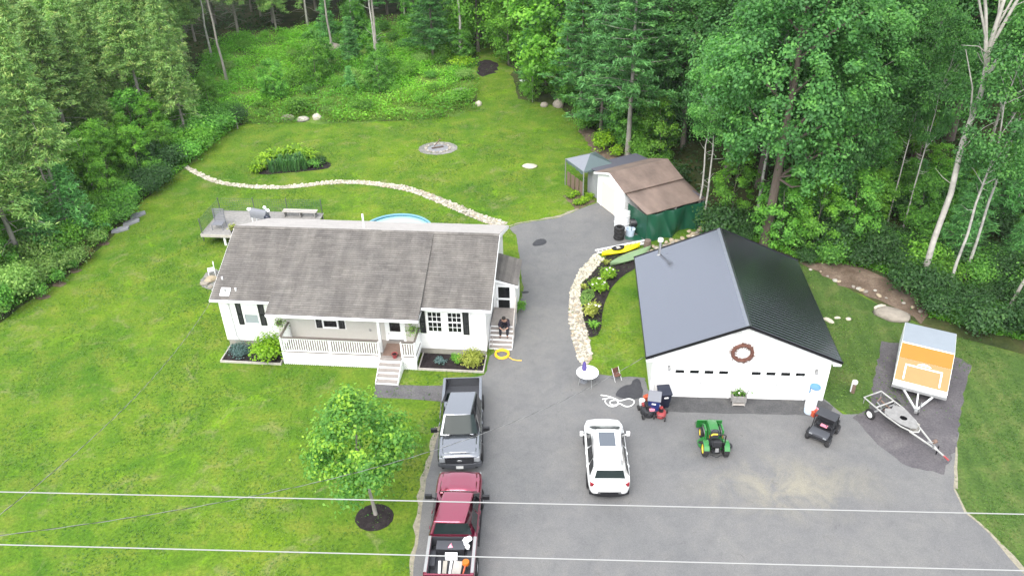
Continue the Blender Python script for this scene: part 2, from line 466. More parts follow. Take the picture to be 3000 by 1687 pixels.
leaf_mat('lf_tallgrass', (0.088, 0.154, 0.023), (0.176, 0.275, 0.041), (0.297, 0.396, 0.077), objvar=0.0)
leaf_mat('lf_lawn', (0.035, 0.106, 0.018), (0.093, 0.183, 0.026), (0.180, 0.279, 0.050), objvar=0.0)
leaf_mat('lf_lime', (0.098, 0.195, 0.012), (0.196, 0.354, 0.015), (0.345, 0.514, 0.030), objvar=0.05)
leaf_mat('lf_yellowgreen', (0.155, 0.181, 0.028), (0.312, 0.341, 0.055), (0.520, 0.520, 0.130), objvar=0.05)
leaf_mat('lf_blue', (0.046, 0.092, 0.092), (0.102, 0.176, 0.171), (0.194, 0.277, 0.277), objvar=0.05)
leaf_mat('lf_iris', (0.047, 0.136, 0.044), (0.088, 0.216, 0.074), (0.152, 0.309, 0.086), objvar=0.05)
leaf_mat('lf_rust', (0.080, 0.040, 0.016), (0.144, 0.072, 0.032), (0.200, 0.120, 0.048), objvar=0.1)
leaf_mat('lf_yard', (0.046, 0.146, 0.029), (0.119, 0.289, 0.045), (0.366, 0.547, 0.054), objvar=0.0)

# ---------------------------------------------------------------- mesh helpers
class MB:
    def __init__(s):
        s.v, s.f, s.t = [], [], []
    def add(s, vs, fs, t=None):
        o = len(s.v)
        s.v += [tuple(p) for p in vs]
        s.f += [tuple(i + o for i in f) for f in fs]
        s.t += [0.5 if t is None else t] * len(fs)
        return s
    def box(s, x0, x1, y0, y1, z0, z1, mx=None):
        vs = [Vector((x, y, z)) for z in (z0, z1) for y in (y0, y1) for x in (x0, x1)]
        if mx: vs = [mx @ p for p in vs]
        return s.add(vs, [(0, 2, 3, 1), (4, 5, 7, 6), (0, 1, 5, 4), (2, 6, 7, 3), (0, 4, 6, 2), (1, 3, 7, 5)])
    def bar(s, a, b, w, h, up=(0, 0, 1)):
        a, b = Vector(a), Vector(b)
        d = (b - a)
        x = d.normalized(); y = Vector(up).cross(x)
        if y.length < 1e-4: y = Vector((1, 0, 0)).cross(x)
        y.normalize(); z = x.cross(y)
        m = Matrix.Translation(a) @ Matrix((x, y, z)).transposed().to_4x4()
        return s.box(0, d.length, -w / 2, w / 2, -h / 2, h / 2, m)
    def prism(s, poly, z0, z1):
        n = len(poly)
        vs = [(p[0], p[1], z0) for p in poly] + [(p[0], p[1], z1) for p in poly]
        return s.add(vs, [tuple(range(n))[::-1], tuple(range(n, 2 * n))] + [(i, (i + 1) % n, n + (i + 1) % n, n + i) for i in range(n)])
    def xprism(s, prof, x0, x1):
        n = len(prof)
        vs = [(x0, p[0], p[1]) for p in prof] + [(x1, p[0], p[1]) for p in prof]
        return s.add(vs, [tuple(range(n)), tuple(range(n, 2 * n))[::-1]] + [(i, n + i, n + (i + 1) % n, (i + 1) % n) for i in range(n)])
    def loft(s, rings, cap=True, close=True):
        n = len(rings[0]); fs = []
        for k in range(len(rings) - 1):
            for i in range(n if close else n - 1):
                j = (i + 1) % n
                fs.append((k * n + i, k * n + j, (k + 1) * n + j, (k + 1) * n + i))
        if cap:
            fs.append(tuple(range(n))[::-1]); fs.append(tuple(range((len(rings) - 1) * n, len(rings) * n)))
        return s.add([p for r in rings for p in r], fs)
    def tube(s, pts, r, n=8, closed=False):
        pts = [Vector(p) for p in pts]; rings = []; m = len(pts)
        rad = r if isinstance(r, (list, tuple)) else [r] * m
        ref = None
        for i, p in enumerate(pts):
            a = pts[(i - 1) % m] if (closed or i > 0) else p
            b = pts[(i + 1) % m] if (closed or i < m - 1) else p
            d = (b - a).normalized()
            if ref is None:
                ref = Vector((0, 0, 1)) if abs(d.z) < 0.9 else Vector((1, 0, 0))
            x = ref.cross(d).normalized(); y = d.cross(x); ref = y
            rings.append([p + (x * math.cos(t) + y * math.sin(t)) * rad[i] for t in [2 * math.pi * k / n for k in range(n)]])
        if closed:
            rings.append(rings[0]); return s.loft(rings, False)
        return s.loft(rings)
    def lathe(s, prof, mx=None, n=20, cap=False):
        rings = []
        for k in range(n + 1):
            t = 2 * math.pi * k / n
            ring = [Vector((r * math.cos(t), r * math.sin(t), z)) for r, z in prof]
            rings.append([mx @ p if mx else p for p in ring])
        return s.loft(rings, False, False)
    def blob(s, c, r, n=8, noise_amp=0.0, seed=0):
        rg = random.Random(seed); rings = []
        m = n // 2 + 1
        for k in range(1, m):
            ph = math.pi * k / m - math.pi / 2
            rings.append([])
            for i in range(n):
                t = 2 * math.pi * i / n
                q = 1 + rg.uniform(-noise_amp, noise_amp)
                rings[-1].append((c[0] + r[0] * math.cos(ph) * math.cos(t) * q, c[1] + r[1] * math.cos(ph) * math.sin(t) * q, c[2] + r[2] * math.sin(ph) * q))
        o = len(s.v); s.loft(rings, False)
        b0 = len(s.v); s.v += [(c[0], c[1], c[2] - r[2]), (c[0], c[1], c[2] + r[2])]
        top = o + (m - 2) * n
        for i in range(n):
            j = (i + 1) % n
            s.f += [(b0, o + j, o + i), (b0 + 1, top + i, top + j)]; s.t += [0.5, 0.5]
        return s
    def mesh(s, name, mat, smooth=False, angle=38):
        me = bpy.data.meshes.new(name)
        me.from_pydata(s.v, [], s.f)
        me.materials.append(MATS[mat])
        a = me.attributes.new('tint', 'FLOAT', 'FACE')
        a.data.foreach_set('value', s.t)
        bm = bmesh.new(); bm.from_mesh(me)
        bmesh.ops.recalc_face_normals(bm, faces=bm.faces)
        bm.to_mesh(me); bm.free()
        if smooth:
            me.polygons.foreach_set('use_smooth', [True] * len(me.polygons))
            me.set_sharp_from_angle(angle=R(angle))
        return me
    def build(s, name, mat, parent=None, smooth=False, angle=38, label=None):
        return put(name, s.mesh(name, mat, smooth, angle), parent, label=label)

def put(name, me, parent=None, mx=None, label=None):
    o = bpy.data.objects.new(name, me)
    COL.objects.link(o)
    if parent is not None: o.parent = parent
    if mx is not None: o.matrix_local = mx if parent is not None else mx
    if label: o['label'] = label
    return o

def tag(o, label=None, cat=None, group=None, kind=None):
    for k, v in (('label', label), ('category', cat), ('group', group), ('kind', kind)):
        if v: o[k] = v
    return o

def thing(name, label, cat, loc=(0, 0, 0), rz=0.0, group=None):
    o = bpy.data.objects.new(name, None)
    COL.objects.link(o)
    o.empty_display_size = 0.3
    if len(loc) == 2: loc = (loc[0], loc[1], 0)
    o.location = loc
    o.rotation_euler = (0, 0, rz)
    return tag(o, label, cat, group)

def copy_tree(o, parent=None):
    c = o.copy(); COL.objects.link(c); c.parent = parent
    for ch in o.children: copy_tree(ch, c)
    return c

def bx(x0, x1, y0, y1, z0, z1): return MB().box(x0, x1, y0, y1, z0, z1)

def bevel(o, w, seg=2, angle=35):
    b = o.modifiers.new('bevel', 'BEVEL'); b.width = w; b.segments = seg; b.limit_method = 'ANGLE'; b.angle_limit = R(angle)
    return o

def npmesh(name, verts, faces, tint, mat):
    """fast mesh from numpy arrays of quads"""
    me = bpy.data.meshes.new(name)
    nv, nf = len(verts), len(faces)
    me.vertices.add(nv); me.vertices.foreach_set('co', verts.astype(np.float32).ravel())
    me.loops.add(nf * 4); me.loops.foreach_set('vertex_index', faces.astype(np.int32).ravel())
    me.polygons.add(nf); me.polygons.foreach_set('loop_start', np.arange(0, nf * 4, 4, dtype=np.int32))
    try: me.polygons.foreach_set('loop_total', np.full(nf, 4, dtype=np.int32))
    except Exception: pass
    a = me.attributes.new('tint', 'FLOAT', 'FACE'); a.data.foreach_set('value', tint.astype(np.float32))
    me.materials.append(MATS[mat])
    me.update(calc_edges=True)
    return me

def leaves(c, nrm, size, aspect=0.6, axis=None, fold=0.15, rng=NR):
    """kite-shaped leaf quads at points c facing nrm"""
    n = len(c)
    nrm = nrm / np.linalg.norm(nrm, axis=1, keepdims=True)
    a = rng.normal(size=(n, 3)) if axis is None else axis
    u = a - (a * nrm).sum(1, keepdims=True) * nrm
    u /= np.linalg.norm(u, axis=1, keepdims=True) + 1e-9
    w = np.cross(nrm, u)
    s = size[:, None]
    v = np.empty((n, 4, 3))
    v[:, 0] = c - u * s
    v[:, 1] = c + w * s * aspect - u * s * 0.15 + nrm * s * fold
    v[:, 2] = c + u * s
    v[:, 3] = c - w * s * aspect - u * s * 0.15 + nrm * s * fold
    f = np.arange(n * 4).reshape(n, 4)
    return v.reshape(-1, 3), f

def jitter_poly(pl, step=0.6, amp=0.05, seed=1, closed=True):
    rg = random.Random(seed); out = []
    n = len(pl)
    for i in range(n if closed else n - 1):
        a, b = pl[i], pl[(i + 1) % n]
        d = math.hypot(b[0] - a[0], b[1] - a[1]); k = max(1, int(d / step))
        for j in range(k):
            t = j / k
            out.append((a[0] + (b[0] - a[0]) * t + rg.uniform(-amp, amp), a[1] + (b[1] - a[1]) * t + rg.uniform(-amp, amp)))
    if not closed: out.append(pl[-1])
    return out

def smooth_path(pl, it=2, closed=False):
    for _ in range(it):
        out = [] if closed else [pl[0]]
        n = len(pl)
        for i in range(n if closed else n - 1):
            a, b = pl[i], pl[(i + 1) % n]
            out += [(a[0] * .75 + b[0] * .25, a[1] * .75 + b[1] * .25), (a[0] * .25 + b[0] * .75, a[1] * .25 + b[1] * .75)]
        if not closed: out.append(pl[-1])
        pl = out
    return pl

def sheet(name, poly, z, mat, kind='structure', jit=0.05, step=0.5, seed=1):
    p = jitter_poly(poly, step, jit, seed) if jit else poly
    n = len(p)
    vo, _, fo, _, _, _ = delaunay_2d_cdt([Vector(q) for q in p], [(i, (i + 1) % n) for i in range(n)], [], 1, 1e-5)
    bm = bmesh.new()
    bv = [bm.verts.new((q.x, q.y, z)) for q in vo]
    for t in fo:
        try: bm.faces.new([bv[i] for i in t])
        except ValueError: pass
    bmesh.ops.recalc_face_normals(bm, faces=bm.faces)
    if sum(f.normal.z for f in bm.faces) < 0: bmesh.ops.reverse_faces(bm, faces=bm.faces)
    me = bpy.data.meshes.new(name); bm.to_mesh(me); bm.free()
    me.materials.append(MATS[mat])
    o = put(name, me)
    return tag(o, kind=kind) if kind else o

def inside(poly, x, y):
    c = False; n = len(poly); j = n - 1
    for i in range(n):
        xi, yi = poly[i]; xj, yj = poly[j]
        if (yi > y) != (yj > y) and x < (xj - xi) * (y - yi) / (yj - yi) + xi: c = not c
        j = i
    return c

# ================================================================ SETTING
sheet('ground', [(-420, -120), (420, -120), (420, 620), (-420, 620)], 0.0, 'forest', jit=0)
LAWN = [(-39.30, 32.94), (-32.68, 36.82), (-29.80, 38.69), (-29.48, 40.43), (-29.01, 41.59), (-28.26, 43.63), (-27.81, 46.13), (-27.42, 49.08), (-27.41, 53.42), (-26.78, 56.62), (-26.08, 60.52), (-25.50, 63.57), (-24.94, 67.64), (-23.60, 69.40), (-20.27, 69.61), (-14.94, 69.05), (-9.47, 69.37), (-4.91, 70.09), (-3.10, 72.13), (-2.74, 77.24), (-2.59, 81.89), (-1.63, 84.61), (0.48, 80.60), (1.05, 74.13), (4.80, 71.90), (6.02, 67.38), (6.93, 62.80), (7.01, 60.71), (9.66, 58.91), (13.36, 48.44), (14.93, 48.17), (18.18, 43.68), (19.26, 41.74), (21.10, 38.93), (22.82, 36.48), (24.95, 34.97), (27.03, 33.69), (31.55, 29.73), (28.71, 16.72), (19.74, 9.64), (-0.38, 10.89), (-18.65, 11.25), (-36.87, 17.01)]
sheet('lawn', LAWN, 0.004, 'lawn', jit=0.12, step=0.8)
sheet('side_lawn', [(15.37, 30.66), (18.18, 43.68), (19.26, 41.74), (21.10, 38.93), (22.82, 36.48), (24.95, 34.97), (27.03, 33.69), (31.55, 29.73), (28.71, 16.72), (19.74, 9.64), (19.41, 16.95), (19.72, 19.97), (19.55, 20.94), (19.34, 22.13), (18.91, 23.23), (19.06, 24.56), (20.10, 26.60), (21.15, 28.61), (22.72, 31.27), (23.92, 32.88), (23.53, 33.53), (21.04, 34.94), (20.11, 35.12), (18.51, 32.15), (17.32, 29.76), (16.35, 29.20), (15.62, 29.97)], 0.009, 'lawn_striped', jit=0.05, step=.5)
CLEARING = [(-24.13, 69.11), (-20.25, 69.53), (-14.93, 68.96), (-9.47, 69.29), (-4.90, 70.01), (-3.10, 72.13), (-2.90, 77.25), (-2.84, 81.90), (-3.87, 87.12), (-4.60, 97.76), (-9.92, 103.55), (-18.23, 101.89), (-26.15, 99.51), (-31.88, 97.79), (-34.14, 91.86), (-31.26, 80.16), (-26.90, 72.31)]
sheet('brush_ground', CLEARING, 0.008, 'brush_ground', jit=0.4, step=1.5)
sheet('trail', [(-3.53, 75.84), (-3.22, 81.93), (-3.08, 88.28), (-2.94, 96.19), (-2.51, 108.78), (0.83, 108.48), (0.35, 95.93), (0.13, 88.04), (0.49, 80.92), (0.82, 75.55)], 0.014, 'lawn', jit=0.4, step=1.0)
sheet('dirt_patch', [(-3.17, 85.65), (-2.38, 86.29), (-1.28, 85.74), (-0.84, 83.87), (-1.26, 81.90), (-2.46, 80.70), (-3.16, 82.25)], 0.020, 'mulch', jit=0.2)
sheet('leaf_litter', [(18.31, 43.39), (21.16, 43.55), (22.32, 42.08), (23.47, 40.79), (24.20, 39.42), (23.78, 37.78), (22.78, 36.81), (22.00, 38.20), (20.94, 39.55), (19.54, 41.34)], 0.010, 'leaf_litter', jit=0.25)
sheet('leaf_litter', [(5.97, 66.83), (7.26, 66.28), (8.36, 61.67), (9.82, 60.09), (9.49, 57.65), (7.01, 60.71)], 0.010, 'leaf_litter', jit=0.2)
DRIVE = [(-4.07, 17.53), (-4.23, 20.66), (-4.17, 22.62), (-4.14, 24.28), (-4.07, 25.87), (-3.88, 27.35), (-3.68, 29.19), (-3.71, 31.08), (-3.79, 32.28), (-1.53, 33.06), (-1.33, 34.64), (-0.07, 35.92), (0.20, 38.13), (0.72, 41.05), (0.50, 44.67), (0.33, 47.80), (-0.14, 48.88), (0.45, 49.39), (1.53, 49.68), (3.46, 50.19), (5.00, 51.46), (6.26, 52.35), (7.32, 50.52), (9.14, 49.82), (9.18, 46.25), (6.27, 45.36), (5.46, 45.09), (4.32, 43.25), (3.58, 41.12), (3.31, 39.12), (3.29, 37.40), (3.33, 35.48), (3.52, 34.08), (3.85, 33.32), (4.26, 32.93), (5.22, 32.73), (6.74, 32.48), (6.80, 31.35), (15.37, 30.66), (15.62, 29.97), (15.93, 29.41), (17.10, 29.37), (17.37, 29.71), (19.28, 29.89), (21.15, 28.61), (20.10, 26.60), (19.06, 24.56), (18.91, 23.23), (19.34, 22.13), (19.55, 20.94), (19.72, 19.97), (19.41, 16.95)]
sheet('driveway', DRIVE, 0.012, 'asphalt', jit=0.06, step=0.35)
sheet('walkway', [(-7.11, 31.46), (-7.20, 32.54), (-5.39, 32.36), (-3.45, 32.21), (-3.38, 30.97), (-5.29, 31.29)], 0.016, 'walk', jit=0.03)
sheet('garage_apron', [(6.82, 31.08), (15.33, 30.51), (15.62, 29.97), (15.16, 29.34), (11.50, 29.58), (8.22, 29.82), (6.24, 30.01), (6.21, 30.98)], 0.016, 'apron', jit=0.04)
sheet('gravel_pad', [(20.11, 35.12), (21.04, 34.94), (23.12, 33.84), (23.53, 33.53), (23.95, 32.94), (22.72, 31.27), (21.31, 28.82), (20.32, 27.03), (18.88, 25.37), (17.35, 26.04), (16.72, 27.59), (16.35, 29.20), (17.32, 29.76), (18.51, 32.15)], 0.016, 'pad', jit=0.08, step=0.3)
for pl in ([(5.29, 31.61), (5.65, 31.98), (6.00, 31.96), (6.11, 32.40), (6.46, 32.49), (6.50, 32.03), (6.52, 31.36), (6.38, 30.97), (5.84, 30.81), (5.27, 31.01), (5.04, 31.20)], [(1.57, 47.01), (2.14, 47.35), (2.43, 46.87), (2.24, 46.52), (1.75, 46.27), (1.37, 46.38)], [(0.51, 40.83), (0.92, 40.97), (1.06, 40.74), (0.71, 40.64)]):
    sheet('wet_patch', smooth_path(pl, 1, True), 0.022, 'wet', jit=0.02, step=0.2)
BED = [(5.95, 44.51), (4.85, 42.58), (4.24, 41.59), (4.03, 40.10), (4.04, 38.46), (4.08, 37.14), (4.15, 36.01), (4.91, 36.39), (5.27, 38.93), (5.61, 40.03), (6.05, 41.13), (6.82, 42.38), (7.78, 43.18), (8.26, 44.12), (9.02, 45.24), (8.09, 45.72), (6.49, 45.35)]
sheet('mulch_bed', smooth_path(BED, 1, True), 0.020, 'mulch', jit=0.02)
sheet('lawn_patch', [(0.36, 47.80), (0.53, 44.79), (-0.00, 44.82), (-0.15, 48.30)], 0.020, 'lawn', jit=0.03)
sheet('tree_mulch_ring', [(-6.08 + 0.82 * math.cos(t), 23.67 + 0.74 * math.sin(t)) for t in np.linspace(0, 6.2832, 40)[:-1]], 0.020, 'mulch', jit=0.015, step=0.1)
GBED = [(-20.03, 58.72), (-19.96, 59.74), (-19.20, 61.15), (-17.07, 61.57), (-15.27, 60.93), (-14.40, 60.35), (-14.19, 59.82), (-14.54, 59.19), (-15.97, 58.88), (-17.80, 58.60), (-19.35, 58.37)]
sheet('garden_bed', smooth_path(GBED, 1, True), 0.018, 'mulch', jit=0.03, step=0.3)
sheet('vegetable_patch', [(3.91, 53.51), (4.98, 54.30), (6.20, 52.57), (5.00, 51.46), (4.63, 51.48)], 0.018, 'soil', jit=0.06, step=0.3)
sheet('fire_pit_gravel', [(CX + 1.62 * math.cos(t), CY + 1.35 * math.sin(t)) for CX, CY in [(-5.89, 62.82)] for t in np.linspace(0, 6.2832, 48)[:-1]], 0.018, 'gravel', jit=0.04, step=0.2)
sheet('side_gravel_patch', [(-19.13, 42.18), (-19.49, 43.06), (-19.39, 43.86), (-18.92, 44.33), (-18.16, 43.81), (-17.59, 41.81), (-18.31, 41.76)], 0.018, 'gravel', jit=0.05, step=0.2)
# thin sandy worn edges of the drive
def strip(name, path, w0, w1, z, mat, side, seed):
    rg = random.Random(seed); p = jitter_poly(path, .45, .03, seed, False); n = len(p); m = MB(); vs = []
    for i, q in enumerate(p):
        a, b = p[max(0, i - 1)], p[min(n - 1, i + 1)]
        dx, dy = b[0] - a[0], b[1] - a[1]; l = math.hypot(dx, dy) or 1; w = rg.uniform(w0, w1) * min(1, .2 + i / 7)
        vs += [(q[0] + dy / l * .05 * side, q[1] - dx / l * .05 * side, z), (q[0] - dy / l * w * side, q[1] + dx / l * w * side, z)]
    m.add(vs, [(2 * i, 2 * i + 1, 2 * i + 3, 2 * i + 2) for i in range(n - 1)])
    tag(m.build(name, mat), kind='structure')
strip('driveway_verge', [(-4.25, 19.83), (-4.17, 22.62), (-4.14, 24.28), (-4.07, 25.87), (-3.88, 27.35), (-3.68, 29.19)], .08, .28, .0165, 'verge', 1, 3)
strip('driveway_verge', [(19.06, 24.56), (18.91, 23.23), (19.34, 22.13), (19.55, 20.94), (19.72, 19.97), (19.78, 18.90)], .06, .24, .0165, 'verge', 1, 4)
strip('driveway_verge', [(20.32, 27.03), (19.67, 25.76), (19.06, 24.56)], .04, .14, .0165, 'verge', 1, 5)
strip('driveway_verge', [(-0.14, 49.07), (0.46, 49.48), (1.53, 49.78), (3.46, 50.29), (5.01, 51.56)], .04, .3, .0165, 'verge', 1, 6)

# ================================================================ HOUSE
HOUSE = thing('house', 'long white ranch house with weathered grey shingle roof and front porch', 'house', (-15.756, 36.205, 0), -0.1085)
W, D = 14.40, 8.706
RZ, RV = 5.07, D / 2          # ridge height and depth
EZ, EV = 3.16, -0.17          # eave height and front overhang
FZ = 0.37
def hmat(u, v, z, rz=0.0): return Matrix.Translation((u, v, z)) @ Matrix.Rotation(rz, 4, 'Z')
bx(0.03, W - 0.03, 0.03, D - 0.03, -0.1, FZ).build('foundation', 'concrete', HOUSE)
MB().xprism([(0, FZ), (0, 2.98), (RV, RZ - 0.12), (D, 2.98), (D, FZ)], 0, W).build('wall', 'siding', HOUSE)
for u in (-0.02, W - 0.10):
    bx(u, u + 0.12, -0.025, 0.09, FZ, 3.0).build('corner_board', 'white', HOUSE)
rgs = random.Random(21)
def shingle_slope(name, u0, u1, v0, z0, v1, z1, n, label=None, step=0.028, parent=None, mat='shingle'):
    """lapped shingle courses from the ridge (v0,z0) down to the eave (v1,z1); local origin on the ridge, y down the slope"""
    L = math.hypot(v1 - v0, z1 - z0)
    mb = MB(); dy = L / n
    for i in range(n):
        u = 0.0; y0, y1 = i * dy, (i + 1) * dy + 0.006
        while u < (u1 - u0) - 1e-3:
            w = rgs.choice([0.33, 0.5, 0.66, 0.95])
            ue = min(u + w, u1 - u0)
            if (u1 - u0) - ue < 0.15: ue = u1 - u0
            t = step * rgs.uniform(0.75, 1.15)
            q = rgs.random() * 0.7 + rgs.random() * 0.3
            mb.add([(u, y0, 0.004), (ue, y0, 0.004), (ue, y1, t), (u, y1, t), (u, y1, -0.01), (ue, y1, -0.01)], [(0, 1, 2, 3), (3, 2, 5, 4)], q)
            u = ue
    mb.add([(0, 0, 0), (u1 - u0, 0, 0), (u1 - u0, L, -0.0), (0, L, -0.0), (0, 0, -0.1), (u1 - u0, 0, -0.1), (u1 - u0, L, -0.1), (0, L, -0.1)],
           [(4, 5, 6, 7), (0, 3, 7, 4), (1, 5, 6, 2), (2, 6, 7, 3)], 0.4)
    o = mb.build(name, mat, parent or HOUSE, label=label)
    y = Vector((0, v1 - v0, z1 - z0)).normalized(); x = Vector((1, 0, 0)); z = x.cross(y)
    if z.z < 0:
        x = -x; z = x.cross(y); uo = u1
    else: uo = u0
    o.matrix_local = Matrix.Translation((uo, v0, z0)) @ Matrix((x, y, z)).transposed().to_4x4()
    return o
OV = 0.35
PU0, PU1 = 3.02, 11.08       # porch roof span
PV, PZ = -1.10, 3.0
shingle_slope('roof_slope', -OV, PU0, RV, RZ, EV, EZ, 34, 'left front roof slope')
shingle_slope('roof_slope', PU1, W + OV, RV, RZ, EV, EZ, 34, 'right front roof slope')
shingle_slope('porch_roof', PU0 - 0.02, PU1 + 0.02, RV, RZ + 0.03, PV, PZ, 40, 'raised middle roof slope that runs out over the porch')
rear = shingle_slope('roof_slope', -OV, W + OV, RV, RZ, D + 0.17, EZ, 30, 'pale rear roof slope with painted-in sky sheen', mat='sheenshingle')
mb = MB()
for i in range(46):
    u = -OV + (W + 2 * OV) * i / 46; w = (W + 2 * OV) / 46
    h = rgs.uniform(0, .008)
    mb.add([(u, RV - .14, RZ - .01 + h), (u + w, RV - .14, RZ - .015), (u + w, RV, RZ + .055), (u, RV, RZ + .06 + h), (u + w, RV + .14, RZ - .015), (u, RV + .14, RZ - .01 + h)], [(0, 1, 2, 3), (3, 2, 4, 5)], rgs.random())
mb.build('ridge_cap', 'shingle', HOUSE)
# cheek of the raised porch roof (right and left)
for u in (PU0, PU1 - 0.02):
    MB().xprism([(RV, RZ - 0.05), (RV, RZ + 0.02), (PV + .02, PZ - .01), (PV + .02, PZ - .10), (EV, EZ - .1)], u, u + 0.02).build('roof_cheek', 'greywood', HOUSE)
# white fascia, soffits, rakes
for a, b in ((-OV, PU0 + .05), (PU1 - .05, W + OV)):
    bx(a, b, EV - 0.035, EV - 0.006, EZ - 0.19, EZ - 0.035).build('fascia', 'white', HOUSE)
    bx(a, b, EV - 0.13, EV - 0.037, EZ - 0.12, EZ - 0.012).build('gutter', 'white', HOUSE)
    bx(a, b, EV - 0.005, 0.0, EZ - 0.19, EZ - 0.165).build('soffit', 'white', HOUSE)
bx(PU0 - .02, PU1 + .02, PV - 0.03, PV - .005, PZ - 0.2, PZ - 0.03).build('fascia', 'white', HOUSE)
bx(PU0, PU1, PV - 0.12, PV - 0.032, PZ - 0.13, PZ - 0.015).build('gutter', 'white', HOUSE)
bx(PU0, PU1, PV - .004, -0.003, PZ - 0.2, PZ - 0.17).build('porch_ceiling', 'white', HOUSE)
bx(-OV, W + OV, D + .175, D + .20, EZ - 0.18, EZ - 0.03).build('fascia', 'white', HOUSE)
for u in (-OV - .025, W + OV + .002):
    for v0, v1 in ((EV, RV), (D + .17, RV)):
        MB().xprism([(v0, EZ - .2), (v0, EZ - .01), (RV, RZ - .01), (RV, RZ - .2)] if v0 < RV else [(RV, RZ - .2), (RV, RZ - .01), (v0, EZ - .01), (v0, EZ - .2)], u, u + 0.022).build('rake_board', 'white', HOUSE)
for u0, u1 in ((-OV, 0), (W, W + OV)):
    for sgn in (0, 1):
        p = [(EV, EZ - .2), (RV, RZ - .2), (RV, RZ - .17), (EV, EZ - .17)]
        if sgn: p = [(D - a, z) for a, z in p]
        MB().xprism(p, u0 + .001, u1 - .001).build('rake_soffit', 'white', HOUSE)
def window(u0, u1, z0, z1, cols=0, rows=0, glass='glass', upper=None, v=0.0, parent=HOUSE, axis='v', label=None):
    """double-hung window set in the front wall: frame, sashes, panes"""
    fr = MB(); t = 0.07
    for a, b, c, d in ((u0 - t, u0, z0 - t, z1 + t), (u1, u1 + t, z0 - t, z1 + t), (u0, u1, z1, z1 + t), (u0, u1, z0 - t, z0)):
        fr.box(a, b, v - 0.06, v + 0.01, c, d)
    fr.box(u0 - t - .02, u1 + t + .02, v - 0.085, v - .061, z0 - t - .012, z0 - t + .02)
    w = fr.build('window', 'white', parent, label=label)
    zm = (z0 + z1) / 2
    bx(u0, u1, v - 0.05, v + .005, zm - 0.03, zm + 0.03).build('sash_rail', 'white', w)
    if cols:
        pw = (u1 - u0) / cols; ph = (zm - 0.03 - z0) / rows
        me = bx(0.014, pw - 0.014, 0, 0.004, 0.014, ph - 0.014).mesh('pane', glass)
        for s in (0, 1):
            zb = z0 if s == 0 else zm + 0.03
            for i in range(cols):
                for j in range(rows): put('pane', me, w, Matrix.Translation((u0 + i * pw, v - 0.022, zb + j * ph)))
            for i in range(1, cols): bx(u0 + i * pw - .014, u0 + i * pw + .014, v - .034, v - .006, zb, zb + ph * rows).build('muntin', 'white', w)
            for j in range(1, rows): bx(u0, u1, v - .030, v - .005, zb + j * ph - .014, zb + j * ph + .014).build('muntin', 'white', w)
    else:
        bx(u0, u1, v - .02, v - .012, z0, zm - .03).build('pane', glass, w)
        bx(u0, u1, v - .03, v - .018, zm + .03, z1).build('pane', upper or glass, w)
    return w
def shutter(u0, u1, z0, z1, v=0.0):
    m = MB()
    for a, b, c, d in ((u0, u0 + .045, z0, z1), (u1 - .045, u1, z0, z1), (u0 + .045, u1 - .045, z1 - .06, z1), (u0 + .045, u1 - .045, z0, z0 + .06), (u0 + .045, u1 - .045, (z0 + z1) / 2 - .03, (z0 + z1) / 2 + .03)):
        m.box(a, b, v - .05, v - .012, c, d)
    o = m.build('shutter', 'shutter', HOUSE)
    s = MB(); k = int((z1 - z0) / .06)
    for i in range(k):
        z = z0 + .03 + (z1 - z0 - .06) * i / k
        s.box(u0 + .045, u1 - .045, v - .042, v - .02, z, z + .035)
    s.build('louvre', 'shutter', o)
window(1.30, 2.05, 1.56, 2.80, glass='paleglass', upper='curtain', label='left window with a pale blind in its upper sash')
shutter(0.90, 1.20, 1.46, 2.88); shutter(2.15, 2.46, 1.46, 2.88)
window(11.36, 12.06, 1.54, 2.78, 3, 2); window(12.42, 13.12, 1.54, 2.78, 3, 2)
shutter(10.90, 11.21, 1.41, 2.86); shutter(13.22, 13.53, 1.41, 2.86)
window(5.64, 6.36, 1.54, 2.42); shutter(5.22, 5.53, 1.46, 2.5); shutter(6.47, 6.78, 1.46, 2.5)
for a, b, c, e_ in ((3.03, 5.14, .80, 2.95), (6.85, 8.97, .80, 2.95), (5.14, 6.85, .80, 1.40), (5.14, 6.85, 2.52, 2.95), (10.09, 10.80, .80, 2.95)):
    bx(a, b, -.006, .002, c, e_).build('porch_wall', 'shaded_porchwall', HOUSE)  # thin panels laid over the wall, porch shade included in their colour
# front door
d = bx(9.08, 9.98, -0.045, -0.004, 0.78, 2.72).build('door', 'white', HOUSE)
bx(9.24, 9.81, -0.06, -0.046, 1.44, 2.5).build('door_glass', 'glass', d)
bx(9.12, 9.95, -0.055, -0.046, 0.80, 0.90).build('kick_plate', 'steel', d)
MB().blob((9.16, -.075, 1.3), (.03, .03, .03)).build('door_knob', 'steel', d)
f = MB()
for a in ((8.98, 9.08, 0.78, 2.8), (9.98, 10.08, 0.78, 2.8)): f.box(a[0], a[1], -.05, 0.004, a[2], a[3])
f.build('door_frame', 'white', HOUSE)
MB().blob((8.15, -.05, 1.45), (.06, .04, .08)).build('doorbell_box', 'galv', HOUSE)
# downspout on the left wing
MB().tube([(0.50, -0.09, 2.95), (0.52, -0.06, 2.8), (0.56, -0.055, .62), (0.62, -0.14, .5)], 0.035, 6).build('downspout', 'greywhite', HOUSE)
MB().tube([(13.62, -0.07, 2.95), (13.62, -0.055, 2.7), (13.66, -0.055, .4)], 0.03, 6).build('downspout', 'white', HOUSE)
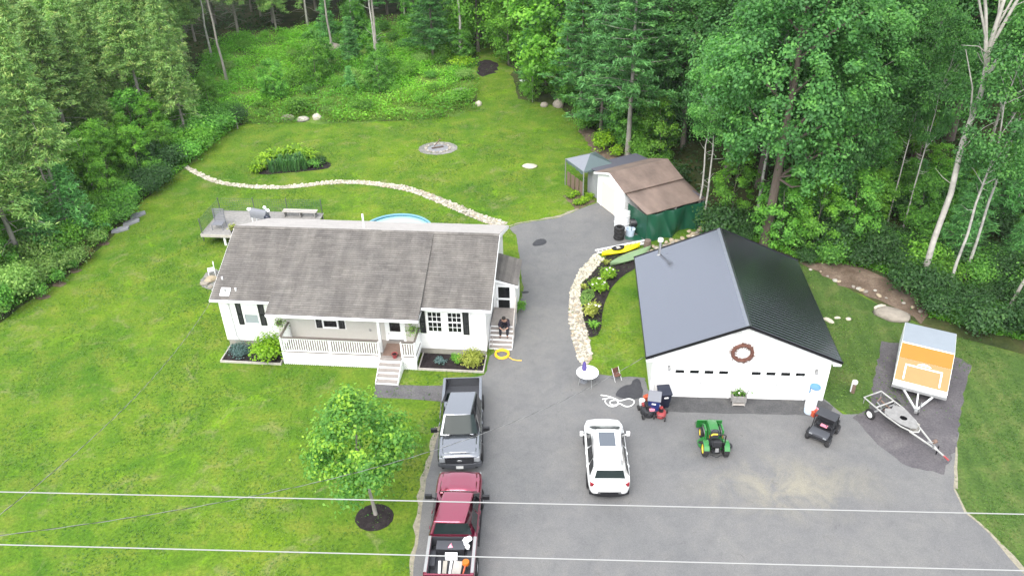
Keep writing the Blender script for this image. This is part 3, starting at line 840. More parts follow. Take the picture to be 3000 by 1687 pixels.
# porch: floor, posts, rails, balusters, lattice
PF, PD, RT = 0.80, -1.44, 1.72
for i in range(10):
    v = PD + i * (-PD) / 10
    bx(3.66, 10.86, v + .004, v + (-PD) / 10 - .004, PF - .05, PF - rgs.uniform(.0, .004)).build('floor_board', 'decking', HOUSE)
bx(3.64, 8.93, PD - .03, PD - .002, PF - .30, PF - .005).build('porch_skirt', 'white', HOUSE)
bx(10.15, 10.88, PD - .03, PD - .002, PF - .30, PF - .005).build('porch_skirt', 'white', HOUSE)
bx(3.62, 3.645, PD, 0, PF - .30, PF - .005).build('porch_skirt', 'white', HOUSE)
bx(10.875, 10.90, PD, 0, PF - .30, PF - .005).build('porch_skirt', 'white', HOUSE)
post = bx(-.05, .05, -.05, .05, 0, 1).mesh('porch_post', 'white')
for u, v, z0, z1 in ((3.68, PD + .05, 0, RT), (8.92, PD + .05, 0, RT), (10.14, PD + .05, 0, RT), (10.83, PD + .05, 0, RT), (6.3, PD + .05, 0, RT), (3.68, -.08, PF, RT), (10.83, -.08, PF, RT)):
    put('porch_post', post, HOUSE, Matrix.Translation((u, v, z0)) @ Matrix.Diagonal((1, 1, z1 - z0, 1)))
put('support_column', bx(-.07, .07, -.07, .07, 0, 2.02).mesh('support_column', 'greywhite'), HOUSE, hmat(8.94, -1.0, PF))
def railing(u0, v0, u1, v1):
    bx(min(u0, u1) - (0 if v0 == v1 else .055), max(u0, u1) + (0 if v0 == v1 else .055), min(v0, v1) - (.055 if v0 == v1 else 0), max(v0, v1) + (.055 if v0 == v1 else 0), RT, RT + .04).build('handrail', 'handrail', HOUSE)
    bx(min(u0, u1) - (0 if v0 == v1 else .02), max(u0, u1) + (0 if v0 == v1 else .02), min(v0, v1) - (.02 if v0 == v1 else 0), max(v0, v1) + (.02 if v0 == v1 else 0), RT - .07, RT - .002).build('top_rail', 'white', HOUSE)
    bx(min(u0, u1) - (0 if v0 == v1 else .02), max(u0, u1) + (0 if v0 == v1 else .02), min(v0, v1) - (.02 if v0 == v1 else 0), max(v0, v1) + (.02 if v0 == v1 else 0), PF + .06, PF + .12).build('bottom_rail', 'white', HOUSE)
    L = math.hypot(u1 - u0, v1 - v0); k = int(L / .125)
    for i in range(1, k):
        t = i / k
        put('baluster', BAL, HOUSE, Matrix.Translation((u0 + (u1 - u0) * t, v0 + (v1 - v0) * t, PF + .12)))
BAL = bx(-.021, .021, -.021, .021, 0, RT - .07 - PF - .12).mesh('baluster', 'white')
railing(3.7, PD + .05, 8.9, PD + .05); railing(10.16, PD + .05, 10.81, PD + .05)
railing(3.68, PD + .1, 3.68, -.03); railing(10.83, PD + .1, 10.83, -.03)
for a, b in ((3.70, 8.90), (10.2, 10.86)):
    lt = MB(); z0, z1 = 0.03, PF - .31; h = z1 - z0; v = PD - .012
    k = int((b - a) / .11)
    for i in range(-6, k + 1):
        for sg in (1, -1):
            x0 = a + i * .11; x1 = x0 + h
            p, q = (x0, z0 if sg > 0 else z1), (x1, z1 if sg > 0 else z0)
            # clip to panel
            def cl(p, q):
                (xa, za), (xb, zb) = p, q
                if xa < a: za += (zb - za) * (a - xa) / (xb - xa); xa = a
                if xb > b: zb = za + (zb - za) * (b - xa) / (xb - xa); xb = b
                return (xa, za), (xb, zb)
            if x1 <= a + .02 or x0 >= b - .02: continue
            p, q = cl(p, q)
            lt.bar((p[0], v - (.005 if sg > 0 else .012), p[1]), (q[0], v - (.005 if sg > 0 else .012), q[1]), .006, .038)
    lt.build('lattice_panel', 'white', HOUSE)
bx(3.7, 10.86, PD + .15, PD + .17, 0.02, PF - .31).build('crawlspace_screen', 'screen', HOUSE)
# front steps
ST = thing('front_steps', 'white front porch steps with grey treads between the railings', 'steps', tuple(HOUSE.matrix_basis @ Vector((9.55, PD, 0))), -0.1085)
bx(-.56, .56, -.26, -.035, PF - .04, PF).build('tread', 'decking', ST)
for i in range(5):
    z = PF - (i + 1) * PF / 5.0; y = -.30 - i * .255
    if z > .05: bx(-.58, .58, y - .25, y + .02, z - .04, z).build('tread', 'decking', ST)
    bx(-.56, .56, y + .0, y + .03, max(z, 0.01), z + PF / 5.0 - .042).build('riser', 'white', ST)
for sx in (-.60, .575):
    MB().xprism([(-.03, -.0), (-.03, PF - .06), (-.28, PF - .06), (-1.38, .16), (-1.38, 0)], sx, sx + .025).build('stringer', 'white', ST)
tag(bx(-.52, .48, -.02, 1.05, 0.806, 0.822).build('door_mat', 'brownwood', None), 'brown mat on the porch floor in front of the white door', 'mat').matrix_world = HOUSE.matrix_basis @ Matrix.Translation((9.58, PD + .1, 0))
pot = thing('flower_pot', 'dark red flower pot on the top step of the front porch', 'pot', tuple(HOUSE.matrix_basis @ Vector((9.75, PD - .02, .80))))
MB().lathe([(0.0, 0), (.11, 0), (.15, .22), (.165, .24), (.14, .24), (.13, .2), (0, .2)], n=14).build('pot', 'dullred', pot, True)
MB().lathe([(0, .205), (.13, .205)], n=14).build('soil', 'mulch', pot)
# side entry with its shed roof, storm door and steps
bx(14.42, 15.66, 3.35, 5.85, 0.15, 2.45).build('entry_wall', 'siding', HOUSE)
MB().add([(14.42, 3.35, 2.45), (15.66, 3.35, 2.45), (14.42, 3.35, 2.86), (14.42, 5.85, 2.45), (15.66, 5.85, 2.45), (14.42, 5.85, 2.86)], [(0, 1, 2), (3, 5, 4), (1, 4, 5, 2), (0, 2, 5, 3), (0, 3, 4, 1)]).build('entry_gable', 'siding', HOUSE)
er = MB()
for i in range(9):
    t0, t1 = i / 9, (i + 1) / 9 + .01
    x0, x1 = 14.42 + 1.40 * t0, 14.42 + 1.40 * t1
    z0, z1 = 2.93 - .43 * t0, 2.93 - .43 * t1
    er.add([(x0, 3.24, z0), (x0, 6.0, z0), (x1, 6.0, z1 + .02), (x1, 3.24, z1 + .02), (x1, 6.0, z1 - .03), (x1, 3.24, z1 - .03)], [(0, 1, 2, 3), (3, 2, 4, 5)], rgs.random())
er.add([(14.42, 3.24, 2.9), (15.82, 3.24, 2.47), (15.82, 6, 2.47), (14.42, 6, 2.9), (14.42, 3.24, 2.85), (15.82, 3.24, 2.42), (15.82, 6, 2.42), (14.42, 6, 2.85)], [(4, 5, 6, 7), (0, 1, 5, 4), (1, 2, 6, 5), (2, 3, 7, 6)])
er.build('entry_roof', 'shingle', HOUSE)
MB().bar((14.42, 3.22, 2.82), (15.83, 3.22, 2.40), .03, .13).build('rake_board', 'white', HOUSE)
sdr = bx(14.60, 15.46, 3.29, 3.345, .55, 2.48).build('storm_door', 'white', HOUSE)
bx(14.71, 15.35, 3.278, 3.289, 1.62, 2.33).build('door_glass', 'glass', sdr); bx(14.71, 15.35, 3.278, 3.289, .68, 1.48).build('door_glass', 'glass', sdr)
bx(14.62, 14.66, 3.24, 3.288, 1.45, 1.6).build('door_handle', 'steel', sdr)
EF = .95
SS = thing('side_steps', 'white side steps with grey treads going down to the asphalt', 'steps', tuple(HOUSE.matrix_basis @ Vector((15.08, 1.62, 0))), -0.1085)
bx(-.62, .62, 0, 1.66, EF - .06, EF - .0).build('landing', 'decking', SS)
bx(-.60, .60, .03, 1.6, 0, EF - .07).build('landing_skirt', 'greywhite', SS)
for i in range(5):
    z = EF - (i + 1) * EF / 6; y = -i * .2
    bx(-.62, .62, y - .21, y + .0, z - .04, z).build('tread', 'decking', SS)
    bx(-.61, .61, y + .002, y + .028, z, z + EF / 6 - .042).build('riser', 'white', SS)
bx(-.61, .61, -1.0, -.972, 0.01, EF / 6 - .04).build('riser', 'white', SS)
for sx in (-.645, .622):
    MB().xprism([(.05, 0), (.05, EF - .1), (0, EF - .1), (-1.0, .12), (-1.0, 0)], sx, sx + .02).build('stringer', 'white', SS)
MB().bar((.64, 1.5, EF + .85), (.64, -.35, EF + .1), .05, .09).build('handrail', 'timber', SS)
for y, z in ((1.5, EF + .85), (.2, EF + .32), (-.35, EF + .1)):
    bx(.62, .67, y - .03, y + .03, 0, z).build('rail_post', 'timber', SS)
# roof vents and pipes
def rpt(u, v): return RZ - (RV - v) * (RZ - EZ) / (RV - EV)
MB().add([(0.14, .02, rpt(0, .02) + .05), (.66, .02, rpt(0, .02) + .05), (.66, .42, rpt(0, .42) + .12), (.14, .42, rpt(0, .42) + .12), (.14, .02, rpt(0, .02) - .03), (.66, .02, rpt(0, .02) - .03), (.66, .42, rpt(0, .42)), (.14, .42, rpt(0, .42))],
         [(0, 1, 2, 3), (0, 4, 5, 1), (1, 5, 6, 2), (2, 6, 7, 3), (3, 7, 4, 0)]).build('roof_vent', 'white', HOUSE)
MB().lathe([(.0, .16), (.07, .15), (.07, 0)], Matrix.Translation((.4, .26, rpt(0, .26) + .05)), 12).build('roof_vent_cap', 'galv', HOUSE)
for u, v in ((.93, .38), (-.02, 1.02)):
    MB().lathe([(.0, .15), (.05, .15), (.05, -.05)], Matrix.Translation((u, v, rpt(u, v))), 10).build('vent_pipe', 'greywhite', HOUSE)
MB().lathe([(.0, .95), (.055, .95), (.055, -.2)], Matrix.Translation((6.81, 5.45, 4.55)), 12).build('vent_stack', 'white', HOUSE)

# hanging flower baskets on the porch ends
def hanging_basket(u, v, z, label, seed):
    t = thing('hanging_basket', label, 'hanging basket', tuple(HOUSE.matrix_basis @ Vector((u, v, z))))
    MB().lathe([(0, 0), (.12, .02), (.17, .16), (.15, .16), (0, .14)], n=12).build('basket', 'handrail', t, True)
    MB().tube([(0, .0, .15), (0, 0, .62)], .008, 5).build('hanger', 'wiredark', t)
    g = np.random.default_rng(seed); n = 260
    c = g.normal(size=(n, 3)) * (.17, .17, .12) + (0, 0, .16); c[:, 2] -= .6 * np.maximum(0, np.hypot(c[:, 0], c[:, 1]) - .15)
    v_, f_ = leaves(c, g.normal(size=(n, 3)) + (0, -.3, .8), g.uniform(.03, .06, n), rng=g)
    put('foliage', npmesh('foliage', v_, f_, g.random(n), 'lf_olive'), t)
hanging_basket(3.42, -.62, 1.98, 'hanging flower basket at the left end of the porch beside the white wing', 1)
hanging_basket(10.62, -.62, 1.92, 'hanging basket of yellow-green flowers right of the front door', 2)

# timber-edged beds along the front
def front_bed(u0, u1, v0, v1, label):
    t = thing('flower_bed', label, 'flower bed', tuple(HOUSE.matrix_basis @ Vector((u0, v0, 0))), -0.1085)
    a, b = u1 - u0, v1 - v0
    bx(.06, a - .06, .06, b, -.02, .07).build('mulch', 'mulch', t)
    for q in ((0, a, 0, .06), (0, .06, .061, b), (a - .06, a, .061, b)):
        bx(*q, 0, .13).build('edging_timber', 'timber', t)
front_bed(.12, 3.5, -1.58, -.05, 'timber-edged mulch bed left of the porch with the blue shrub')
front_bed(10.92, 14.42, -1.46, -.05, 'timber-edged mulch bed below the right front windows')

# ================================================================ GARAGE
GW, GD, GH, GR = 8.454, 8.79, 2.656, 4.64
GAR = thing('garage', 'white two-door garage with ribbed black metal roof', 'garage', (6.816, 31.113, 0), -0.0777)
mid = GW / 2
MB().add([(0, 0, 0), (GW, 0, 0), (GW, 0, GH - .15), (mid, 0, GR - .1), (0, 0, GH - .15), (0, GD, 0), (GW, GD, 0), (GW, GD, GH - .15), (mid, GD, GR - .1), (0, GD, GH - .15)],
         [(0, 1, 2, 3, 4), (5, 9, 8, 7, 6), (0, 5, 6, 1), (1, 6, 7, 2), (2, 7, 8, 3), (3, 8, 9, 4), (4, 9, 5, 0)]).build('wall', 'siding', GAR)
for x in (-.02, GW - .1): bx(x, x + .12, -.03, .09, 0, GH - .2).build('corner_board', 'white', GAR)
GO, GF = .39, .30
slope = (GR - GH) / (mid + GO)
def roof_side(sg):
    L = math.hypot(mid + GO, GR - GH)
    n = 10; pw = (GD + 2 * GF) / n
    pm = MB()
    # profile along y with 4 ribs per panel
    prof = []
    for k in range(4):
        y = pw * k / 4
        prof += [(y, 0), (y + .08, 0), (y + .095, .0062), (y + .107, .0062), (y + .122, 0)]
    prof.append((pw, 0))
    m = len(prof)
    pm.add([(0, y, z) for y, z in prof] + [(L, y, z) for y, z in prof], [(i, i + 1, m + i + 1, m + i) for i in range(m - 1)])
    pm.add([(0, 0, -.03), (L, 0, -.03), (L, pw, -.03), (0, pw, -.03)], [(0, 1, 2, 3)])
    me = pm.mesh('roof_panel', 'roofmetal')
    x = Vector((sg * (mid + GO), 0, -(GR - GH))).normalized(); y = Vector((0, 1, 0)); z = x.cross(y)
    for i in range(n):
        o = put('roof_panel', me, GAR)
        if sg > 0: mxx = Matrix((x, y, z)).transposed().to_4x4(); org = Vector((mid, -GF + i * pw, GR))
        else: mxx = Matrix((x, -y, x.cross(-y))).transposed().to_4x4(); org = Vector((mid, -GF + (i + 1) * pw, GR))
        o.matrix_local = Matrix.Translation(org) @ mxx
    # black rake trim front and back, eave trim
    e = Vector((mid + sg * (mid + GO), 0, GH))
    for yy in (-GF - .03, GD + GF + .001):
        MB().bar((mid, yy + .014, GR - .035), (e.x + sg * .03, yy + .014, GH - .045), .028, .15).build('rake_trim', 'trimblack', GAR)
    bx(min(e.x, e.x + sg * .03), max(e.x, e.x + sg * .03), -GF, GD + GF, GH - .12, GH - .01).build('eave_trim', 'trimblack', GAR)
    MB().add([(mid, -GF, GR - .16), (e.x, -GF, GH - .14), (e.x, 0, GH - .14), (mid, 0, GR - .16)], [(0, 1, 2, 3)]).build('soffit', 'white', GAR)
    wx = 0 if sg < 0 else GW
    MB().add([(wx, 0, GH - .16), (e.x, 0, GH - .135), (e.x, GD, GH - .135), (wx, GD, GH - .16)], [(0, 1, 2, 3)]).build('soffit', 'white', GAR)
    MB().bar((mid, -.012, GR - .30), (wx, -.012, GR - .30 - slope * mid), .02, .14).build('rake_board', 'white', GAR)
roof_side(-1); roof_side(1)
MB().add([(mid - .13, -GF - .02, GR - .035), (mid, -GF - .02, GR + .035), (mid + .13, -GF - .02, GR - .035), (mid - .13, GD + GF, GR - .035), (mid, GD + GF, GR + .035), (mid + .13, GD + GF, GR - .035)], [(0, 1, 4, 3), (1, 2, 5, 4)]).build('ridge_cap', 'ridgemetal', GAR)
# eave returns on the front corners
for sg, x0, x1 in ((-1, -GO, -.02), (1, GW + .02, GW + GO)):
    bx(x0, x1, -GF + .02, -.0, GH - .27, GH - .145).build('eave_return', 'white', GAR)
def garage_door(x0, x1, zt):
    fr = MB()
    for a in ((x0 - .1, x0, 0, zt + .1), (x1, x1 + .1, 0, zt + .1), (x0, x1, zt, zt + .1)): fr.box(a[0], a[1], -.035, .003, a[2], a[3])
    dr = fr.build('garage_door', 'white', GAR)
    ph = zt / 4; pw = (x1 - x0) / 4
    for j in range(4):
        for i in range(4):
            xa, za = x0 + i * pw, .02 + j * (zt - .02) / 4
            o = bx(xa + .003, xa + pw - .003, -.022, .002, za + .004, za + ph - .010).build('door_panel', 'white', dr)
            if j == 3:
                cx = xa + pw / 2
                bx(cx - .215, cx + .215, -.030, -.0225, za + .13, za + .31).build('door_window', 'glass', dr)
            else:
                m = MB()
                for k in (0, 1):
                    q = xa + .05 + k * (pw / 2 - .02)
                    m.box(q, q + pw / 2 - .08, -.028, -.0225, za + .08, za + ph - .09)
                m.build('raised_panel', 'white', dr)
    bx((x0 + x1) / 2 - .06, (x0 + x1) / 2 + .06, -.05, -.023, .95, .985).build('lift_handle', 'galv', dr)
    bx(x0, x1, -.03, .003, 0.0, .02).build('bottom_seal', 'greywood', dr)
    for xx in (x0 + .02, x1 - .3):
        for z in (zt + .02, .62): bx(xx, xx + .28, -.046, -.036, z, z + .035).build('hinge_strap', 'greywhite', dr)
garage_door(.98, 3.80, 1.88); garage_door(4.66, 7.48, 1.88)
for x in (.78, 7.84):
    l = bx(x - .06, x + .06, -.05, .0, 1.80, 2.0).build('wall_lamp', 'galv', GAR)
    MB().lathe([(0, .2), (.05, .17), (.085, .05), (.06, 0), (0, 0)], Matrix.Translation((x, -.12, 1.76)), 10).build('lamp_shade', 'galv', l, True)
    bx(x - .035, x + .035, -.022, .0, 2.06, 2.11).build('light_sensor', 'galv', GAR)
fl = MB().lathe([(0, .08), (.10, .07), (.11, 0), (0, 0)], Matrix.Translation((4.24, -.05, 3.72)) @ Matrix.Rotation(R(60), 4, 'X'), 12).build('floodlight', 'greywhite', GAR)
MB().lathe([(0, .12), (.05, .1), (.075, 0), (0, 0)], Matrix.Translation((4.24, -.11, 3.62)) @ Matrix.Rotation(R(40), 4, 'X'), 12).build('lamp_head', 'greywhite', fl)
MB().tube([(3.55, -.03, 4.0), (3.7, -.035, 3.96), (3.85, -.035, 4.05), (3.98, -.035, 4.0), (3.98, -.035, 4.12), (3.9, -.03, 4.18)], .014, 5).build('service_cable', 'greywhite', GAR)
# stove pipe with cap and guy on the left slope
vp = MB().lathe([(.075, -.1), (.075, .95)], Matrix.Translation((.94, 8.5, 3.15)), 14).build('stove_pipe', 'steel', GAR, True)
MB().lathe([(0, 1.17), (.15, 1.1), (.16, 1.02), (.16, .95), (.07, .94)], Matrix.Translation((.94, 8.5, 3.15)), 14).build('chimney_cap', 'greywhite', vp, True)
MB().lathe([(.15, -.02), (.1, .06), (.076, .1)], Matrix.Translation((.94, 8.5, 3.17)), 14).build('flashing', 'galv', vp)
bx(-.12, -.005, 1.0, 1.2, 2.05, 2.2).build('side_lamp', 'black', GAR)
MB().tube([(.12, -.05, GH - .3), (.12, -.045, .1)], .035, 6).build('downspout', 'white', GAR)

# wreath on the gable
wr = thing('wreath', 'large reddish brown twig wreath on the white garage gable', 'wreath', tuple(GAR.matrix_basis @ Vector((4.18, -.08, 2.90))), -0.0777)
g = np.random.default_rng(4)
tw = MB()
for i in range(260):
    a = g.uniform(0, 2 * math.pi); da = g.uniform(.15, .35); r0 = g.normal(.46, .06); r1 = g.normal(.46, .085); y0, y1 = g.normal(0, .035, 2)
    tw.bar((r0 * math.cos(a), y0, r0 * math.sin(a)), (r1 * math.cos(a + da), y1, r1 * math.sin(a + da)), .022, .018)
tw.build('twigs', 'wicker', wr)
MB().tube([(.455 * math.cos(t), .0, .455 * math.sin(t)) for t in np.linspace(0, 6.2832, 28)[:-1]], .085, 8, True).build('ring', 'wicker', wr)

# ================================================================ SHED, LEAN-TO, CANOPY
SHED = thing('shed', 'white fronted gable shed with brown roof and a lean-to', 'shed', (6.28, 52.47, 0), R(25.8))
MB().add([(0, 0, 0), (0, -3.5, 0), (0, -3.5, 2.36), (0, -1.75, 3.0), (0, 0, 2.36), (4.5, 0, 0), (4.5, -3.5, 0), (4.5, -3.5, 2.36), (4.5, -1.75, 3.0), (4.5, 0, 2.36)],
         [(0, 1, 2, 3, 4), (5, 9, 8, 7, 6), (0, 5, 6, 1), (1, 6, 7, 2), (2, 7, 8, 3), (3, 8, 9, 4), (4, 9, 5, 0)]).build('wall', 'white', SHED)
bx(-.035, -.004, -2.35, -.62, 0.02, 1.95).build('door', 'shedcream', SHED)
for y0, y1 in ((-.62, -.52), (-2.45, -2.35)): bx(-.05, -.002, y0, y1, 0, 2.05).build('door_frame', 'white', SHED)
for y0, z0, y1, z1, nm in ((-1.75, 3.07, -3.68, 2.36, 'near roof slope'), (-1.75, 3.07, .18, 2.36, 'far roof slope')):
    m = MB()
    for i in range(9):
        t0, t1 = i / 9, (i + 1) / 9 + .008
        a, b = (y0 + (y1 - y0) * t0, z0 + (z1 - z0) * t0), (y0 + (y1 - y0) * t1, z0 + (z1 - z0) * t1)
        m.add([(-.2, a[0], a[1]), (4.65, a[0], a[1]), (4.65, b[0], b[1] + .006), (-.2, b[0], b[1] + .006), (4.65, b[0], b[1] - .05), (-.2, b[0], b[1] - .05)], [(0, 1, 2, 3), (3, 2, 4, 5)], rgs.random())
    m.add([(-.2, y0, z0 - .06), (4.65, y0, z0 - .06), (4.65, y1, z1 - .06), (-.2, y1, z1 - .06), (-.2, y0, z0), (4.65, y0, z0), (4.65, y1, z1), (-.2, y1, z1)], [(0, 1, 2, 3), (0, 3, 7, 4), (1, 5, 6, 2)])
    m.build('roof_slope', 'shedroof', SHED, label=nm)
MB().bar((-.22, -1.75, 2.98), (-.22, -3.7, 2.27), .03, .13).build('rake_board', 'white', SHED)
MB().bar((-.22, -1.75, 2.98), (-.22, .2, 2.27), .03, .13).build('rake_board', 'white', SHED)
lr = MB()
nx, ny = 10, 6
gr = {}
for i in range(nx + 1):
    for j in range(ny + 1):
        x = -.05 + 4.8 * i / nx; y = -3.6 - 2.6 * j / ny
        z = 2.27 - .40 * j / ny - .09 * math.sin(math.pi * j / ny) * (0.4 + .6 * math.sin(i * .9) ** 2) + rgs.uniform(-.012, .012)
        gr[i, j] = (x, y, z)
lr.add([gr[i, j] for i in range(nx + 1) for j in range(ny + 1)], [(i * (ny + 1) + j, (i + 1) * (ny + 1) + j, (i + 1) * (ny + 1) + j + 1, i * (ny + 1) + j + 1) for i in range(nx) for j in range(ny)])
o = lr.build('lean_to_roof', 'shedroof', SHED, True, label='sagging lean-to roof over the green tarps')
sm = o.modifiers.new('thick', 'SOLIDIFY'); sm.thickness = .05
for x in (.1, 2.3, 4.6):
    bx(x - .05, x + .05, -6.15, -6.05, 0, 1.84).build('lean_to_post', 'greywood', SHED)
bx(4.5, 4.55, -6.1, -3.5, 0, 2.0).build('lean_to_end_wall', 'darkroof', SHED)
# low grey annexe behind the white front
AN = thing('annexe', 'low grey lean-to with dark flat roof at the far side of the shed', 'shed annexe', (6.28, 52.47, 0), R(25.8))
bx(.25, 4.3, .02, 1.75, 0, 2.12).build('wall', 'shedgrey', AN)
MB().add([(.05, .0, 2.34), (4.5, .0, 2.34), (4.5, 1.95, 2.10), (.05, 1.95, 2.10), (.05, 0, 2.28), (4.5, 0, 2.28), (4.5, 1.95, 2.04), (.05, 1.95, 2.04)], [(0, 1, 2, 3), (7, 6, 5, 4), (0, 3, 7, 4), (1, 5, 6, 2), (2, 6, 7, 3), (0, 4, 5, 1)]).build('flat_roof', 'darkroof', AN)
for y in (.05, .45, .85, 1.25): bx(.235, .249, y, y + .36, 0.05, 2.08).build('wall_panel', 'shedgrey', AN)
CN = thing('canopy', 'small grey-green hipped canopy with a ragged front edge behind the shed', 'canopy', (5.92, 54.75, 0), R(25.8))
s = 1.3
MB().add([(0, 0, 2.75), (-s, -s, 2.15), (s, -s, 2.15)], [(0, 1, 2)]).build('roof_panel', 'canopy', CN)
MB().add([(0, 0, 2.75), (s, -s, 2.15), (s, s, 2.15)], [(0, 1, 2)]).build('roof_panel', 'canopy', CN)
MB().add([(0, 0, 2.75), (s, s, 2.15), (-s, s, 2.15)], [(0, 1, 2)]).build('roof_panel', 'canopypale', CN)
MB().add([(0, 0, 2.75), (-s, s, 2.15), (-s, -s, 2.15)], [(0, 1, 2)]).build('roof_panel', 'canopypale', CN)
vm_ = MB(); k = 9
for i in range(k):
    x0, x1 = -s + 2 * s * i / k, -s + 2 * s * (i + 1) / k
    vm_.add([(-s - .01, x0, 2.15), (-s - .01, x1, 2.15), (-s - .03, x1, 2.15 - rgs.uniform(.1, .3)), (-s - .03, x0, 2.15 - rgs.uniform(.1, .3))], [(0, 1, 2, 3)])
    vm_.add([(x0, -s - .01, 2.15), (x1, -s - .01, 2.15), (x1, -s - .03, 2.15 - rgs.uniform(.06, .14)), (x0, -s - .03, 2.15 - rgs.uniform(.06, .14))], [(0, 1, 2, 3)])
vm_.build('valance', 'canopy', CN)
for x in (-s, s):
    for y in (-s, s): bx(x - .03, x + .03, y - .03, y + .03, 0, 2.15).build('leg', 'galv', CN)
for y in (-.9, -.3, .3, .9): bx(-s + .05, -s + .1, y - .22, y + .22, .1, 1.2).build('pen_board', 'brownwood', CN)
# green tarp hung along the lean-to: a folded cloth
tp = thing('green_tarp', 'dark green tarpaulin hanging in folds under the brown lean-to', 'tarp', tuple((SHED.matrix_basis @ Vector((-.12, -6.22, 0)))), R(25.8 - 2))
m = MB(); nx, nz = 90, 10
g = np.random.default_rng(8)
ph = g.uniform(0, 6, 4)
def fold(x, z):
    t = 1 - z / 1.86
    return (.10 * math.sin(x * 3.6 + ph[0] + 2.2 * t) + .035 * math.sin(x * 9 + ph[1] - 3.5 * t) + .20 * math.sin(x * 1.7 + ph[2] + .8 * t) + .05 * math.sin(x * 5.7 - 5 * t)) * (0.25 + .9 * t) - .25 * t
m.add([(.02 + 4.55 * i / nx, fold(4.5 * i / nx, 1.86 * (1 - j / nz)), 0.03 + (1.86 - .03 - (.10 * abs(math.sin(math.pi * 3 * i / nx)) if j == 0 else 0)) * (1 - j / nz)) for i in range(nx + 1) for j in range(nz + 1)],
      [(i * (nz + 1) + j, (i + 1) * (nz + 1) + j, (i + 1) * (nz + 1) + j + 1, i * (nz + 1) + j + 1) for i in range(nx) for j in range(nz)])
m.build('cloth', 'tarp', tp, True, 180)
m = MB()
m.add([(.02 - .015 * j, -.1 + .24 * j + .05 * math.sin(j * 2.1), .02 + 1.80 * (1 - i / 8)) for i in range(9) for j in range(10)], [(i * 10 + j, i * 10 + j + 1, (i + 1) * 10 + j + 1, (i + 1) * 10 + j) for i in range(8) for j in range(9)])
m.build('end_flap', 'tarp', tp, True, 180)
m = MB().add([(-.1, -.1, .03), (-1.1, .5, .025), (-.95, 1.0, .025), (.0, .7, .04)], [(0, 1, 2, 3)]).build('ground_flap', 'tarp', tp)
# clutter by the shed corner
cp = thing('curved_panel', 'tall white curved plastic panel standing at the shed corner', 'panel', (7.62, 48.55, 0), R(20))
rings = []
for k in range(13):
    a = R(150 + 150 * k / 12)
    rings.append([(.55 * math.cos(a), .55 * math.sin(a), 0), (.55 * math.cos(a), .55 * math.sin(a), 1.75 - .25 * abs(k - 6) / 6), (.52 * math.cos(a), .52 * math.sin(a), 1.75 - .25 * abs(k - 6) / 6), (.52 * math.cos(a), .52 * math.sin(a), 0)])
MB().loft(rings).build('shell', 'plastic_white', cp, True)
for z in (.5, 1.1): MB().tube([(.57 * math.cos(R(150 + 150 * k / 12)), .57 * math.sin(R(150 + 150 * k / 12)), z) for k in range(13)], .02, 6).build('rib', 'greywhite', cp)
wt = thing('white_tub', 'round pale plastic tub beside the tyres and green tarp', 'tub', (8.01, 47.45))
MB().lathe([(0, .02), (.26, .02), (.30, .5), (.33, .52), (.29, .52), (.26, .1), (0, .08)], n=18).build('tub', 'paleblue', wt, True)
bb = thing('barrel_grill', 'black barrel grill half hidden under the lean-to by the tarp', 'grill', (8.44, 47.90))
MB().lathe([(0, -.4), (.27, -.4), (.28, -.36), (.28, .36), (.27, .4), (0, .4)], Matrix.Translation((0, 0, .72)) @ Matrix.Rotation(R(90), 4, 'Y'), 16).build('barrel', 'black', bb, True)
MB().lathe([(0, .0), (.1, .0), (.09, .04), (0, .05)], Matrix.Translation((0, 0, 1.0)), 10).build('lid_knob', 'paleblue', bb)
for sx in (-.3, .3):
    for sy in (-.2, .2): MB().tube([(sx, sy, .55), (sx * 1.1, sy * 1.3, 0)], .02, 6).build('leg', 'black', bb)
def tyre_mesh(r=.34, w=.23, name='tyre'):
    h = w / 2; q = r * .62
    m = MB().lathe([(q, -h * .8), (r * .86, -h), (r * .97, -h * .75), (r, -h * .4), (r, h * .4), (r * .97, h * .75), (r * .86, h), (q, h * .8), (q * 1.02, 0), (q, -h * .8)], n=28)
    for k in range(28):
        a = 2 * math.pi * k / 28
        mx = Matrix.Rotation(a, 4, 'Z') @ Matrix.Translation((r, 0, 0))
        m.box(-.004, .012, -.016, .016, -h * .55, -h * .05, mx); m.box(-.004, .012, -.016 + .03, .016 + .03, h * .05, h * .55, mx)
    return m.mesh(name, 'rubber', True)
tm = tyre_mesh()
tb = (7.20, 47.02)
for i, lb in enumerate(('black tyre at the bottom of the stack by the shed', 'second tyre from the ground in the stack by the shed', 'third tyre from the ground in the stack by the shed', 'topmost black tyre of the stack by the shed')):
    o = put('tyre', tm, None, Matrix.Translation((tb[0] + rgs.uniform(-.03, .03), tb[1] + rgs.uniform(-.03, .03), .13 + .235 * i)))
    tag(o, lb, 'tyre', 'stacked tyres by the shed')
